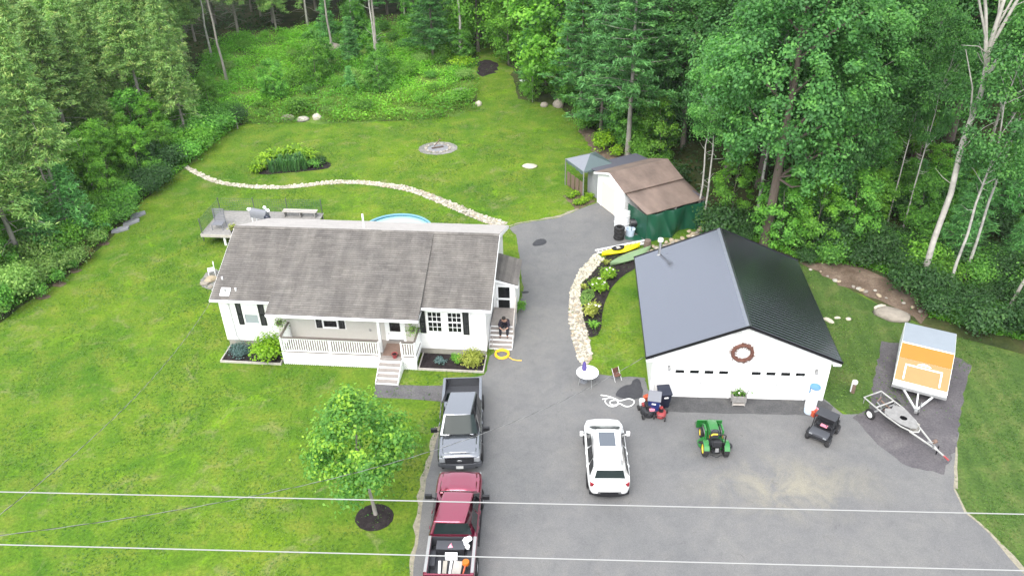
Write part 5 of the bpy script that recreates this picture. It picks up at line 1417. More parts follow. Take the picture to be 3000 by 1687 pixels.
# folded camper with orange nose
CT = thing('camper_trailer', 'small orange and grey slope nosed camper trailer on the gravel pad', 'camper trailer', (19.82, 30.25, 0), R(62.5 - 90))
w = 1.22
P = [(0.12, .52), (0.12, .74), (2.25, 1.72), (2.33, 1.76), (4.1, 1.76), (4.2, 1.65), (4.2, .52)]
MB().xprism(P, -w, w).build('shell', 'white', CT)
def plate3(x0, x1, ya, za, yb, zb, off, mat, name, th=.012):
    d = Vector((0, yb - ya, zb - za)).normalized(); n = Vector((0, -d.z, d.y))
    a, b = Vector((0, ya, za)) + n * off, Vector((0, yb, zb)) + n * off
    vs = []
    for q in (0, 1):
        k = n * (th * q)
        vs += [(x0, a.y + k.y, a.z + k.z), (x1, a.y + k.y, a.z + k.z), (x1, b.y + k.y, b.z + k.z), (x0, b.y + k.y, b.z + k.z)]
    return MB().add(vs, [(0, 1, 2, 3), (4, 7, 6, 5), (0, 4, 5, 1), (1, 5, 6, 2), (2, 6, 7, 3), (3, 7, 4, 0)]).build(name, mat, CT)
def along(t): return (.12 + (2.25 - .12) * t, .74 + (1.72 - .74) * t)
plate3(-w + .018, w - .018, *along(.07), *along(.62), .002, 'paleorange', 'nose_panel')
plate3(-w + .018, w - .018, *along(.625), *along(1.0), .002, 'orange', 'upper_panel')
bx(-w + .012, w - .012, 2.31, 4.10, 1.762, 1.776).build('roof_panel', 'greyroof', CT)
for x0, x1, a, b in ((-.85, -.78, .12, .46), (.78, .85, .12, .46), (-.85, .85, .465, .50)):
    plate3(x0, x1, *along(a), *along(b), .016, 'white', 'stripe', .006)
d0, d1 = along(.53), along(.585)
MB().add([(-.34, d0[0] - .005, d0[1] + .025), (.34, d0[0] - .005, d0[1] + .025), (.12, d1[0] - .005, d1[1] + .025), (-.12, d1[0] - .005, d1[1] + .025)], [(0, 1, 2, 3)]).build('emblem', 'white', CT)
bx(-w - .02, w + .02, .05, .118, .46, .60).build('bumper_rail', 'galv', CT)
bx(-w + .05, w - .05, .2, 4.1, .36, .515).build('chassis', 'galv', CT)
for x in (-.75, 0, .75): MB().bar((x, .3, .42), (0, -1.25, .42), .07, .08).build('drawbar', 'greywhite', CT)
bx(-.07, .07, -1.45, -1.2, .38, .5).build('hitch', 'galv', CT)
MB().tube([(.16, -1.0, .75), (.16, -1.0, .06)], .03, 8).build('jack', 'galv', CT); MB().lathe([(.02, -.03), (.09, -.03), (.09, .03), (.02, .03)], Matrix.Translation((.16, -1.0, .09)) @ Matrix.Rotation(R(90), 4, 'Y'), 12).build('jack_wheel', 'rubber', CT)
for sx in (-1, 1): wheel(CT, sx * 1.12, 2.35, .30, .18, 'white', 'c')

# old white tube-frame boat trailer
BT = thing('boat_trailer', 'old white tube frame boat trailer with grey deck plate on the gravel pad', 'boat trailer', (17.95, 29.15, 0), math.atan2(-2.95, 1.25) - R(90))
BT.scale = (.88, .88, .88)
def T3(*p, r=.042, nm='frame_tube', mat='boatframe', n=8): return MB().tube(p, r, n).build(nm, mat, BT, True)
T3((-.62, -1.25, .68), (-.66, .3, .66), (-.52, 1.3, .62), (-.28, 1.85, .6), (0, 2.0, .6), (.28, 1.85, .6), (.52, 1.3, .62), (.66, .3, .66), (.62, -1.25, .68), (-.62, -1.25, .68))
T3((-.66, -.35, .66), (.66, -.35, .66)); T3((-.66, .25, .64), (.66, .25, .64))
T3((-.35, 1.75, .58), (0, 3.3, .45), r=.05); T3((.35, 1.75, .58), (0, 3.3, .45), r=.05)
T3((0, 3.2, .45), (0, 3.75, .42), r=.045, nm='tongue', mat='boatframe'); T3((0, 3.7, .42), (0, 4.02, .38), r=.05, nm='coupler', mat='dullred')
m = MB()
out = [(-.58, .2), (-.62, .55), (-.48, 1.25), (-.25, 1.7), (0, 1.85), (.25, 1.7), (.48, 1.25), (.62, .55), (.58, .2), (.3, -.05), (0, .12), (-.3, -.05)]
hole = [(.0 + .2 * math.cos(t), .95 + .2 * math.sin(t)) for t in np.linspace(0, 6.2832, 13)[:-1]]
bm = bmesh.new()
ov = [bm.verts.new((x, y, .70)) for x, y in out]; hv = [bm.verts.new((x, y, .72)) for x, y in hole]
es = [bm.edges.new((ov[i], ov[(i + 1) % 12])) for i in range(12)] + [bm.edges.new((hv[i], hv[(i + 1) % 12])) for i in range(12)]
bmesh.ops.triangle_fill(bm, edges=es, use_beauty=True)
me = bpy.data.meshes.new('deck_plate'); bm.to_mesh(me); bm.free(); me.materials.append(MATS['boatplate'])
o = put('deck_plate', me, BT); sm = o.modifiers.new('thick', 'SOLIDIFY'); sm.thickness = .03
MB().lathe([(.2, .0), (.2, -.22), (0, -.24)], Matrix.Translation((0, .95, .70)), 18).build('well', 'black', BT, True)
MB().lathe([(.195, .0), (.22, .02), (.235, 0)], Matrix.Translation((0, .95, .722)), 18).build('well_rim', 'greywhite', BT, True)
T3((-.95, -.35, .36), (.95, -.35, .36), r=.05, nm='axle', mat='galv')
for sx in (-1, 1):
    wheel(BT, sx * .92, -.35, .30, .18, 'white', 'c')
T3((-.1, -.7, .60), (.05, .5, .62), r=.05, nm='keel_beam', mat='brownwood'); T3((-.3, .45, .66), (-.45, 0.1, .66), r=.03, nm='strap', mat='dullred')
T3((.1, 3.1, .45), (.16, 3.1, 1.0), r=.04, nm='winch_post', mat='galv'); MB().lathe([(.02, -.1), (.1, -.1), (.1, .1), (.02, .1)], Matrix.Translation((.16, 3.1, .95)) @ Matrix.Rotation(R(90), 4, 'Y'), 12).build('winch', 'brownwood', BT)
T3((.16, 3.12, .98), (.38, 3.05, .9), (.42, 2.9, .9), r=.02, nm='winch_handle', mat='galv'); T3((-.14, 3.2, .6), (-.14, 3.2, .05), r=.035, nm='jack', mat='black')
bx(-.62, -.36, 1.25, 1.55, 0, .52).build('support_block', 'stonegrey', BT)

for k, (x, y, a, mt) in enumerate(((-.3, -.9, .4, 'brownwood'), (.2, -.7, 1.2, 'galv'), (.35, -.1, 2.0, 'brownwood'), (-.1, -.15, .1, 'black'))):
    MB().bar((x, y, .62), (x + .5 * math.cos(a), y + .5 * math.sin(a), .66), .06, .05).build('loose_bar', mt, BT)
for sx in (-1, 1): MB().tube([(sx * .62, -1.2, .66), (sx * .62, -1.2, .28)], .025, 6).build('rear_stand', 'galv', BT)

# black side-by-side buggy
UT = thing('utility_buggy', 'small black utility buggy with flat roof beside the garage corner', 'buggy', (14.45, 28.05, 0), R(140))
UT.scale = (.84, .84, .84)
def ub(nm, mat, *a, bv=.03): o = bx(*a).build(nm, mat, UT); bevel(o, bv); return o
ub('bonnet', 'bumper', -.52, .52, .38, .95, .52, .72, bv=.05); ub('chassis', 'seat', -.55, .55, -.85, .9, .30, .46); ub('cargo_bed', 'seat', -.55, .55, -.95, -.42, .50, .74)
ub('roof', 'bedliner', -.56, .56, -.50, .24, 1.42, 1.47); ub('seat', 'seat', -.46, .46, -.40, -.05, .52, .66); ub('seat_back', 'seat', -.46, .46, -.46, -.38, .60, 1.02)
o = bx(-.18, .2, -.10, .12, .67, .70).build('seat_towel', 'pink', UT)
for sx in (-1, 1):
    MB().tube([(sx * .52, .5, .66), (sx * .53, .22, 1.42), (sx * .53, -.46, 1.42), (sx * .54, -.5, .55)], .03, 6).build('roll_cage', 'black', UT)
    for y in (.68, -.66): wheel(UT, sx * .56, y, .27, .22, 'bumper', 'u')
    ub('mudguard', 'black', min(sx * .44, sx * .68), max(sx * .44, sx * .68), .42, .94, .55, .60); bx(min(sx * .3, sx * .48), max(sx * .3, sx * .48), .94, .965, .58, .67).build('headlight', 'lamp', UT)
MB().tube([(-.25 + .13 * math.cos(t), .18 + .05 * math.sin(t), .92 + .12 * math.sin(t)) for t in np.linspace(0, 6.2832, 13)[:-1]], .015, 5, True).build('steering_wheel', 'black', UT)

# ================================================================ THINGS IN FRONT OF THE GARAGE
def bin_(name, label, loc, rz, body, lid):
    t = thing(name, label, 'wheelie bin', loc, rz)
    rings = [[(-a, -b, z), (a, -b, z), (a, b, z), (-a, b, z)] for z, a, b in ((.05, .22, .24), (.90, .29, .33), (.96, .31, .36))]
    bevel(MB().loft(rings).build('bin_body', body, t), .03)
    bevel(MB().loft([[(-.32, -.38, z), (.32, -.38, z), (.32, .36, z + .05), (-.32, .36, z + .05)] for z in (.965, 1.01)]).build('lid', lid, t), .02)
    MB().tube([(-.26, .42, .98), (.26, .42, .98)], .02, 6).build('handle', body, t)
    for sx in (-.27, .27): MB().lathe([(0, -.03), (.11, -.03), (.11, .03), (0, .03)], Matrix.Translation((sx, .3, .11)) @ Matrix.Rotation(R(90), 4, 'Y'), 12).build('wheel', 'rubber', t)
    bx(-.1, .1, -.41, -.38, .80, .86).build('label_plate', 'plate', t)
    return t
bin_('wheelie_bin', 'dark navy wheelie bin with closed lid against the garage front', (7.34, 30.35), R(5), 'plastic_navy', 'plastic_navy')
b2 = bin_('wheelie_bin', 'blue recycling bin with grey lid leaning beside the dark bin', (6.79, 29.91), R(-14), 'plastic_blue', 'coverGrey')
gc = thing('gas_can', 'red plastic gas can by the garage corner left of the bins', 'gas can', (6.56, 30.78), R(20))
bevel(bx(-.14, .14, -.1, .1, 0, .3).build('can', 'orangered', gc), .04); MB().tube([(-.1, 0, .3), (-.08, 0, .38), (.08, 0, .38), (.1, 0, .3)], .02, 6).build('handle', 'orangered', gc)
bk2 = thing('white_bucket', 'small white bucket standing in front of the red gas can', 'bucket', (6.30, 30.46))
MB().lathe([(0, 0), (.12, 0), (.15, .3), (.155, .31), (.14, .31), (.11, .05), (0, .05)], n=16).build('bucket', 'plastic_white', bk2, True)
MB().tube([(-.14, 0, .3), (-.1, -.08, .2), (0, -.14, .16), (.1, -.08, .2), (.14, 0, .3)], .008, 5).build('handle', 'steel', bk2)
LM = thing('lawn_mower', 'red push lawn mower with folded handle in front of the bins', 'lawn mower', (7.10, 29.63), R(70))
MB().loft([[(.34 * k * math.cos(t), .26 * k * math.sin(t), z) for t in np.linspace(0, 6.2832, 17)[:-1]] for k, z in ((1, .08), (1, .2), (.8, .27), (.3, .3))]).build('deck', 'dullred', LM, True)
MB().lathe([(0, .5), (.1, .48), (.12, .3), (.12, .26)], n=12).build('engine', 'black', LM, True); MB().lathe([(0, .56), (.09, .55), (.1, .5)], n=12).build('engine_cowl', 'dullred', LM, True); MB().lathe([(0, .1), (.04, .1), (.04, 0)], Matrix.Translation((.1, .1, .45)), 8).build('fuel_cap', 'plastic_white', LM)
for x in (-.32, .3):
    for y in (-.27, .27): MB().lathe([(0, -.03), (.1, -.03), (.1, .03), (0, .03)], Matrix.Translation((x, y, .1)) @ Matrix.Rotation(R(90), 4, 'X'), 14).build('wheel', 'rubber', LM)
MB().tube([(-.35, -.22, .2), (-.9, -.22, .75), (-.95, 0, .8), (-.9, .22, .75), (-.35, .22, .2)], .016, 6).build('handle', 'black', LM)
RMW = thing('old_mower', 'dark red and black machine with clutter left of the push mower', 'mower', (6.48, 29.82), R(100))
MB().loft([[(.42 * k * math.cos(t), .34 * k * math.sin(t), z) for t in np.linspace(0, 6.2832, 17)[:-1]] for k, z in ((1, .06), (1, .28), (.85, .36), (.45, .40))]).build('housing', 'seat', RMW, True)
bevel(bx(-.18, .2, -.16, .14, .38, .62).build('engine', 'black', RMW), .04); bx(-.3, -.12, -.26, .0, .36, .46).build('cover', 'pink', RMW); bx(.1, .3, -.05, .22, .36, .48).build('air_filter', 'dullred', RMW)
for x in (-.36, .34):
    for y in (-.34, .34): MB().lathe([(0, -.04), (.13, -.04), (.13, .04), (0, .04)], Matrix.Translation((x, y, .13)) @ Matrix.Rotation(R(90), 4, 'X'), 14).build('wheel', 'rubber', RMW)
MB().tube([(-.4, -.2, .3), (-.8, -.2, .8), (-.8, .2, .8), (-.4, .2, .3)], .018, 6).build('handle', 'black', RMW)
PB = thing('planter_box', 'weathered wooden planter box with plants between the garage doors', 'planter', tuple(GAR.matrix_basis @ Vector((4.27, -.42, 0))), -0.0777)
for a in ((-.34, .34, -.22, -.18), (-.34, .34, .18, .22), (-.34, -.30, -.179, .179), (.30, .34, -.179, .179)):
    for j in range(3): bx(*a, .28 + .12 * j, .39 + .12 * j).build('board', 'greywood', PB)
for x in (-.32, .27):
    for y in (-.2, .15): bx(x, x + .05, y, y + .05, 0, .28).build('leg', 'greywood', PB)
bx(-.30, .30, -.18, .18, .45, .56).build('soil', 'mulch', PB); bx(-.3, .3, -.24, -.06, .1, .13).build('shelf', 'timber', PB)
g = np.random.default_rng(77); n = 150; c = g.normal(size=(n, 3)) * (.16, .09, .1) + (0, 0, .66)
v_, f_ = leaves(c, g.normal(size=(n, 3)) + (0, 0, 1), g.uniform(.04, .08, n), rng=g); put('foliage', npmesh('foliage', v_, f_, g.random(n), 'lf_bright'), PB)
MB().blob((-.02, -.05, .74), (.06, .06, .05), 8).build('flower', 'flower', PB)
MB().tube([(.35, .1, .0), (.38, .1, .55), (.46, .1, .78), (.62, .12, .80)], .022, 6).build('spout_pipe', 'galv', PB)
HP = thing('basketball_hoop', 'tall white column with a blue hoop on top beside the right garage door', 'column', (14.34, 29.64), 0)
rings = [[(r * math.cos(t), r * math.sin(t), z) for t in np.linspace(0, 6.2832, 15)[:-1]] for z, r in ((.28, .17), (.32, .27), (.95, .27), (1.05, .25), (1.25, .24), (1.30, .10))]
MB().loft(rings).build('column', 'plastic_white', HP, True, 50)
MB().lathe([(0, 0), (.24, 0), (.26, .2), (.22, .28), (0, .28)], n=18).build('base', 'paleblue', HP, True)
MB().tube([(-.2, -.02, 1.2), (-.22, -.05, 1.62)], .03, 6).build('post', 'lightblue', HP)
MB().lathe([(0, -.02), (.2, -.02), (.25, 0), (.25, .05), (.21, .05), (.19, .01), (0, .0)], Matrix.Translation((.0, -.05, 1.62)), 22).build('hoop', 'lightblue', HP, True)
ob = thing('toy_crate', 'small orange and red crate between the white column and the buggy', 'crate', (14.52, 29.48), R(25))
for k in range(4): bx(-.2 + .1 * k, -.12 + .1 * k, -.18, .18, .0, .34).build('slat', ('orangered', 'red', 'orangered', 'pink')[k], ob)
for y in (-.19, .165): bx(-.2, .18, y, y + .025, .05, .3).build('side', 'red', ob)
# round table with folded parasol
tp_ = (3.75, 32.21)
RTB = thing('round_table', 'round white garden table on the drive at the lawn corner', 'table', tp_)
MB().lathe([(0, .74), (.55, .74), (.57, .72), (.57, .70), (0, .69)], n=32).build('table_top', 'plastic_white', RTB, True)
for a in (.4, 1.97, 3.54, 5.11): MB().tube([(.40 * math.cos(a), .40 * math.sin(a), .70), (.50 * math.cos(a), .50 * math.sin(a), 0)], .022, 6).build('leg', 'galv', RTB)
PS = thing('parasol', 'folded purple parasol standing at the white round table', 'parasol', (tp_[0] - .16, tp_[1] + .12, 0))
MB().tube([(0, 0, 0), (0, 0, 1.22)], .02, 8).build('pole', 'coverGrey', PS)
MB().lathe([(.03, 1.32), (.07, 1.25), (.13, .95), (.11, .80), (.02, .80)], n=10).build('fabric', 'purple', PS, True); MB().lathe([(0, .05), (.18, .05), (.2, 0), (0, 0)], n=16).build('foot', 'coverGrey', PS)
MC = thing('folding_chair', 'small dark red folding chair at the edge of the drive by the lawn', 'chair', (5.29, 32.48), R(25))
MC.scale = (.8, .8, .8)
for p in ((-.22, .22, -.2, .2, .36, .4), (-.22, .22, .2, .24, .4, .78)): bx(*p).build('seat' if p[5] < .5 else 'backrest', 'wicker', MC)
for sx in (-.25, .23):
    MB().tube([(sx, -.28, 0), (sx, .24, .8)], .018, 6).build('leg', 'greywhite', MC); MB().tube([(sx, .28, 0), (sx, -.2, .4)], .018, 6).build('leg', 'coverGrey', MC)
# hoses
def coil(t, mat, r0, r1, turns, nm, rad=.022, lift=.0, seed=1, sx=1.0):
    rr = random.Random(seed)
    pts = []
    for k in range(int(turns * 26)):
        a = 2 * math.pi * k / 26; r = r0 + (r1 - r0) * rr.random()
        if k: r = .75 * lastr + .25 * r
        lastr = r
        pts.append((r * sx * math.cos(a), r * math.sin(a), rad + lift * (k / (turns * 26))))
    return MB().tube(pts, rad, 6).build(nm, mat, t, True)
YH = thing('yellow_hose', 'coiled bright yellow hose lying by the foot of the side steps', 'hose', (-0.62, 34.71))
coil(YH, 'hoseyellow', .26, .46, 14, 'coil', .024, .12)
MB().tube([(.36, -.2, .03), (.55, -.42, .03), (.8, -.52, .03), (1.05, -.54, .03)], .022, 6).build('free_end', 'hoseyellow', YH, True)
MB().tube([(-.3, .3, .05), (-.5, .55, .04), (-.52, .8, .3), (-.52, 1.0, .5)], .022, 6).build('tap_end', 'timber', YH, True)
WHs = thing('white_hose', 'white hose lying in loose loops on the asphalt left of the garage', 'hose', (5.17, 30.62))
o0 = (5.17, 30.62)
def rel(pl): return [(x - o0[0], y - o0[1], .03) for x, y in pl]
MB().tube(rel(smooth_path([(4.35, 31.22), (4.77, 31.10), (5.10, 30.88), (5.25, 30.72), (5.69, 30.92), (5.94, 30.80), (5.98, 30.60), (5.74, 30.32), (5.44, 30.31), (5.22, 30.60), (5.02, 30.37), (4.73, 30.33), (4.52, 30.60), (4.52, 30.85), (4.74, 31.03), (5.01, 30.94), (5.18, 30.68), (5.08, 30.45), (4.84, 30.43), (4.71, 30.61), (4.82, 30.79), (5.04, 30.81)], 2)), .03, 6).build('hose', 'hosewhite', WHs, True)
MB().tube(rel(smooth_path([(4.40, 30.91), (4.59, 30.93), (4.74, 31.00)], 2)), .03, 6).build('hose_end', 'hosewhite', WHs, True)
# pipe marker on the right lawn
mk = thing('pipe_marker', 'short white and rust red pipe standing in the lawn right of the garage', 'pipe', (16.95, 31.00))
MB().lathe([(.10, 0), (.10, .62), (.11, .63), (.11, .7), (0, .71)], n=12).build('pipe', 'brownwood', mk, True); MB().lathe([(0, .76), (.13, .74), (.13, .62)], n=12).build('cap', 'plastic_white', mk, True); bx(-.135, -.104, -.04, .04, .1, .66).build('flange', 'plastic_white', mk)

# ================================================================ PERSON ON THE SIDE STEPS
def skin_mesh(name, mat, chains, parent, sub=2):
    """chains: list of [(x,y,z,r),...]; a chain's first point joins an earlier vertex when it coincides"""
    me = bpy.data.meshes.new(name); vs, es, rs = [], [], []
    def idx(p):
        for i, q in enumerate(vs):
            if (Vector(q) - Vector(p[:3])).length < 1e-4: return i
        vs.append(tuple(p[:3])); rs.append(p[3]); return len(vs) - 1
    for ch in chains:
        ids = [idx(p) for p in ch]
        es += list(zip(ids[:-1], ids[1:]))
    me.from_pydata(vs, es, []); me.materials.append(MATS[mat])
    o = put(name, me, parent)
    o.modifiers.new('skin', 'SKIN')
    me.skin_vertices[0].data[0].use_root = True
    for i, r in enumerate(rs): me.skin_vertices[0].data[i].radius = (r, r)
    s_ = o.modifiers.new('sub', 'SUBSURF'); s_.levels = s_.render_levels = sub
    o.modifiers['skin'].use_smooth_shade = True
    return o
PE = thing('person', 'person in dark clothes sitting hunched forward on the side steps', 'person', tuple(SS.matrix_basis @ Vector((.12, -.02, EF - EF / 6))), -0.1085 + R(2))
pel = (0, .12, .10, .15); bel = (0, .10, .28, .15); che = (0, -.04, .48, .17); nek = (0, -.14, .60, .07); hd = (0, -.22, .72, .10); hd2 = (0, -.25, .80, .085)
body = [[pel, bel, che, nek, hd, hd2]]
for s_ in (-1, 1):
    body += [[pel, (s_ * .11, .08, .10, .10), (s_ * .20, -.33, .13, .075), (s_ * .19, -.40, -.15, .055), (s_ * .19, -.38, -.30, .045), (s_ * .20, -.50, -.33, .042)],
             [che, (s_ * .19, -.06, .50, .07), (s_ * .27, -.18, .30, .055), (s_ * .20, -.36, .22, .04), (s_ * .10, -.46, .20, .03), (s_ * .06, -.50, .19, .03)]]
    for k in range(4): body += [[(s_ * .06, -.50, .19, .03), (s_ * (.05 - .012 * k), -.54 - .004 * k, .18 + .012 * (k - 1.5), .010), (s_ * (.03 - .012 * k), -.575, .165 + .012 * (k - 1.5), .009)]]
    body += [[(s_ * .10, -.46, .20, .03), (s_ * .07, -.46, .235, .011), (s_ * .045, -.50, .235, .009)]]
skin_mesh('body', 'skin', body, PE)
jk = [[(0, .13, .08, .165), (0, .10, .28, .172), (0, -.04, .48, .19), (0, -.12, .57, .09)]]
for s_ in (-1, 1): jk += [[(0, -.04, .48, .19), (s_ * .19, -.06, .50, .088), (s_ * .275, -.18, .30, .074), (s_ * .205, -.35, .225, .055)]]
skin_mesh('jacket', 'jacket', jk, PE)
trs = [[(0, .13, .10, .17), (0, .12, .02, .16)]]
for s_ in (-1, 1): trs += [[(0, .13, .10, .17), (s_ * .11, .08, .09, .118), (s_ * .20, -.33, .13, .092), (s_ * .19, -.40, -.15, .075), (s_ * .19, -.385, -.27, .068)]]
skin_mesh('trousers', 'trousers', trs, PE)
for s_ in (-1, 1): MB().blob((s_ * .20, -.46, -.335), (.055, .13, .05), 10).build('shoe', 'black', PE, True)
hr = MB().blob((0, -.215, .79), (.112, .125, .10), 12).build('hair', 'hair', PE, True)
MB().blob((0, -.345, .745), (.012, .02, .02), 6).build('nose', 'skin', PE, True)
for s_ in (-1, 1): MB().blob((s_ * .105, -.225, .74), (.015, .025, .035), 6).build('ear', 'skin', PE, True)
for s_ in (-1, 1): MB().blob((s_ * .036, -.33, .768), (.012, .01, .008), 6).build('eye', 'black', PE, True)
bx(-.03, .03, -.338, -.325, .705, .712).build('mouth', 'dullred', PE)

# ================================================================ CABLES OVERHEAD
def line_at(p, q, x):
    t = (x - p[0]) / (q[0] - p[0]); return Vector(p).lerp(Vector(q), t)
for (a, b, lb) in (((-12.76, 14.19, 12), (11.78, 12.77, 12), 'upper thick white power line crossing the foreground'), ((-11.92, 12.56, 12), (10.94, 11.23, 12), 'lower thick white power line crossing the foreground')):
    p0, p1 = line_at(a, b, -60), line_at(a, b, 60)
    pts = [tuple(p0.lerp(p1, k / 24)) for k in range(25)]
    tag(MB().tube(pts, .0145, 8).build('power_line', 'linewhite', None, True), lb, 'power line', 'power lines along the road')
def service(label, p0, p1, sag, ext):
    p0, p1 = Vector(p0), Vector(p1); t = thing('service_cable', label, 'cable', tuple(p1)); t['group'] = 'twisted service cables'
    n = 420; A, B = [], []
    L = (p1 - p0).length
    d = (p1 - p0).normalized(); sx = d.cross(Vector((0, 0, 1))).normalized(); sy = sx.cross(d)
    for k in range(n + 1):
        s_ = -ext + (1 + ext) * k / n
        p = p0 + (p1 - p0) * s_; p.z -= 4 * sag * s_ * (1 - s_)
        a = s_ * L * 2 * math.pi / 1.15
        o_ = (sx * math.cos(a) + sy * math.sin(a)) * .008
        A.append(tuple(p + o_ - p1)); B.append(tuple(p - o_ - p1))
    MB().tube(A, .0065, 5).build('bare_wire', 'wirelight', t, True); MB().tube(B, .0065, 5).build('insulated_wire', 'wiredark', t, True)
service('twisted service cable running from the lower left up to the garage eave', (-12.369, 13.271, 11.5), tuple(GAR.matrix_basis @ Vector((-.39, -.05, 2.55))), 1.7, .25)
service('thin twisted service cable running to the left eave of the house', (-12.802, 13.916, 11.5), tuple(HOUSE.matrix_basis @ Vector((-.3, -.2, 3.05))), .7, .25)

# ================================================================ STONES
stone_mesh = [MB().blob((0, 0, 0), (1, .78, .45), 8, .2, 50 + k).mesh('stone', ('stone', 'stonegrey', 'stone', 'stonetan', 'stone', 'boulder')[k], True, 35) for k in range(6)]
def scatter_in(poly, n, dmin, seed):
    rg = random.Random(seed); xs = [p[0] for p in poly]; ys = [p[1] for p in poly]; out = []; cell = {}
    tries = 0
    while len(out) < n and tries < n * 60:
        tries += 1
        x, y = rg.uniform(min(xs), max(xs)), rg.uniform(min(ys), max(ys))
        if not inside(poly, x, y): continue
        k = (int(x / dmin), int(y / dmin))
        if any((x - a) ** 2 + (y - b) ** 2 < dmin * dmin for i in (-1, 0, 1) for j in (-1, 0, 1) for a, b in cell.get((k[0] + i, k[1] + j), ())): continue
        cell.setdefault(k, []).append((x, y)); out.append((x, y))
    return out
def rock_border(name, label, poly, n, dmin, q0, q1, seed):
    o = thing(name, label, 'rock border', (poly[0][0], poly[0][1], 0))
    pts = scatter_in(poly, n, dmin, seed); rg = random.Random(seed)
    pts.sort(key=lambda p: p[1])
    extra = MB(); ox, oy = poly[0]
    for i, (x, y) in enumerate(pts):
        q = q0 + (q1 - q0) * rg.random() ** 1.5; mx = Matrix.Translation((x - ox, y - oy, q * .22)) @ Matrix.Rotation(rg.uniform(0, 6.3), 4, 'Z') @ Matrix.Rotation(rg.uniform(-.25, .25), 4, 'X') @ Matrix.Scale(q, 4)
        if i < 300: put('stone', stone_mesh[rg.randrange(6)], o, mx)
        else:
            b = MB().blob((0, 0, 0), (1, .78, .55), 6, .17, i)
            extra.add([mx @ Vector(p) for p in b.v], b.f)
    if extra.v: extra.build('small_stones', 'stone', o, True, 35)['kind'] = 'stuff'
    return o
BORD = [(5.42, 45.09), (4.34, 43.33), (3.59, 41.20), (3.32, 39.22), (3.25, 37.47), (3.30, 35.51), (3.47, 34.11), (3.75, 33.58), (3.88, 33.66), (4.22, 34.38), (4.20, 35.94), (4.08, 37.14), (4.04, 38.46), (4.01, 40.10), (4.23, 41.67), (4.85, 42.58), (5.95, 44.51)]
sheet('border_gravel', BORD, 0.021, 'stonedust', jit=0.05, step=.3)
rock_border('river_rock_border', 'curved band of pale river rock along the driveway by the mulch bed', BORD, 820, .105, .045, .15, 3)
EL = smooth_path([(-26.13, 60.33), (-23.85, 58.17), (-22.17, 56.98), (-20.18, 56.40), (-18.01, 56.05), (-15.95, 56.18), (-13.97, 56.74), (-11.87, 56.75), (-9.97, 56.23), (-8.08, 55.55), (-6.45, 54.48), (-4.84, 53.01), (-3.29, 51.55), (-1.80, 50.19), (-0.42, 49.28)], 1)
def band(path, w0, w1):
    L, Rr = [], []
    n = len(path)
    for i, p in enumerate(path):
        a, b = path[max(0, i - 1)], path[min(n - 1, i + 1)]
        dx, dy = b[0] - a[0], b[1] - a[1]; l = math.hypot(dx, dy); w = w0 + (w1 - w0) * i / (n - 1)
        L.append((p[0] - dy / l * w / 2, p[1] + dx / l * w / 2)); Rr.append((p[0] + dy / l * w / 2, p[1] - dx / l * w / 2))
    return L + Rr[::-1]
BAND = band(EL, .42, .85)
sheet('border_gravel', BAND, 0.021, 'stonedust', jit=0.05, step=.3)
rock_border('stone_edging', 'long curving line of cream stones across the back lawn', BAND, 700, .115, .05, .15, 9)
def boulder(px, py, s, rz, label, mat='boulder', seed=1, cat='boulder', name='boulder'):
    o = MB().blob((0, 0, 0), (1, 1, 1), 12, .10, seed).build(name, mat, None, True, 60)
    o.matrix_world = Matrix.Translation((px, py, s[2] * .35)) @ Matrix.Rotation(rz, 4, 'Z') @ Matrix.Diagonal((*s, 1))
    return tag(o, label, cat)
boulder(*(21.56, 37.49), (1.0, .62, .32), R(-28), 'large flat tan boulder in the lawn behind the orange camper', seed=5)
boulder(*(21.21, 38.30), (.42, .2, .18), R(15), 'small pale rock beside the large flat boulder', 'stone', 6)
boulder(*(-19.93, 70.17), (.66, .4, .34), 0, 'leftmost of three pale boulders at the far edge of the lawn', 'boulder', 7)
boulder(*(-18.56, 69.84), (.6, .4, .28), 0, 'middle grey boulder of three at the far lawn edge', 'stonegrey', 8)
boulder(*(-17.31, 70.10), (.42, .4, .38), 0, 'rightmost round boulder of three at the far lawn edge', 'stone', 9)
boulder(*(-19.92, 90.53), (1.6, .8, .8), 0, 'broad pale rock in the brush of the far clearing', 'boulder', 10)
boulder(*(-2.73, 72.55), (.32, .3, .35), 0, 'small stone where the back trail leaves the lawn', 'stone', 11)
boulder(*(3.35, 71.99), (.38, .3, .3), 0, 'small brown rock at the lawn edge below the young trees', 'boulder', 12)
boulder(*(4.67, 71.91), (.5, .6, .5), .5, 'larger reddish rock by the dark pines at the lawn edge', 'boulder', 13)
boulder(*(1.62, 58.77), (.62, .42, .16), R(-12), 'low flat pale stone in the lawn left of the shed', 'stone', 14)
boulder(*(-4.48, 76.38), (.9, .35, .3), 0, 'pale slab half hidden in the tall weeds', 'boulder', 15)
boulder(*(17.85, 37.17), (.35, .16, .12), -.9, 'white stone by the right rear corner of the garage', 'stone', 16)
boulder(*(19.00, 37.26), (.16, .13, .1), 0, 'small white stone in the lawn right of the garage', 'stone', 17)
boulder(*(18.44, 37.41), (.2, .1, .08), 0, 'thin white stone between two others right of the garage', 'stone', 18)
g = random.Random(17)
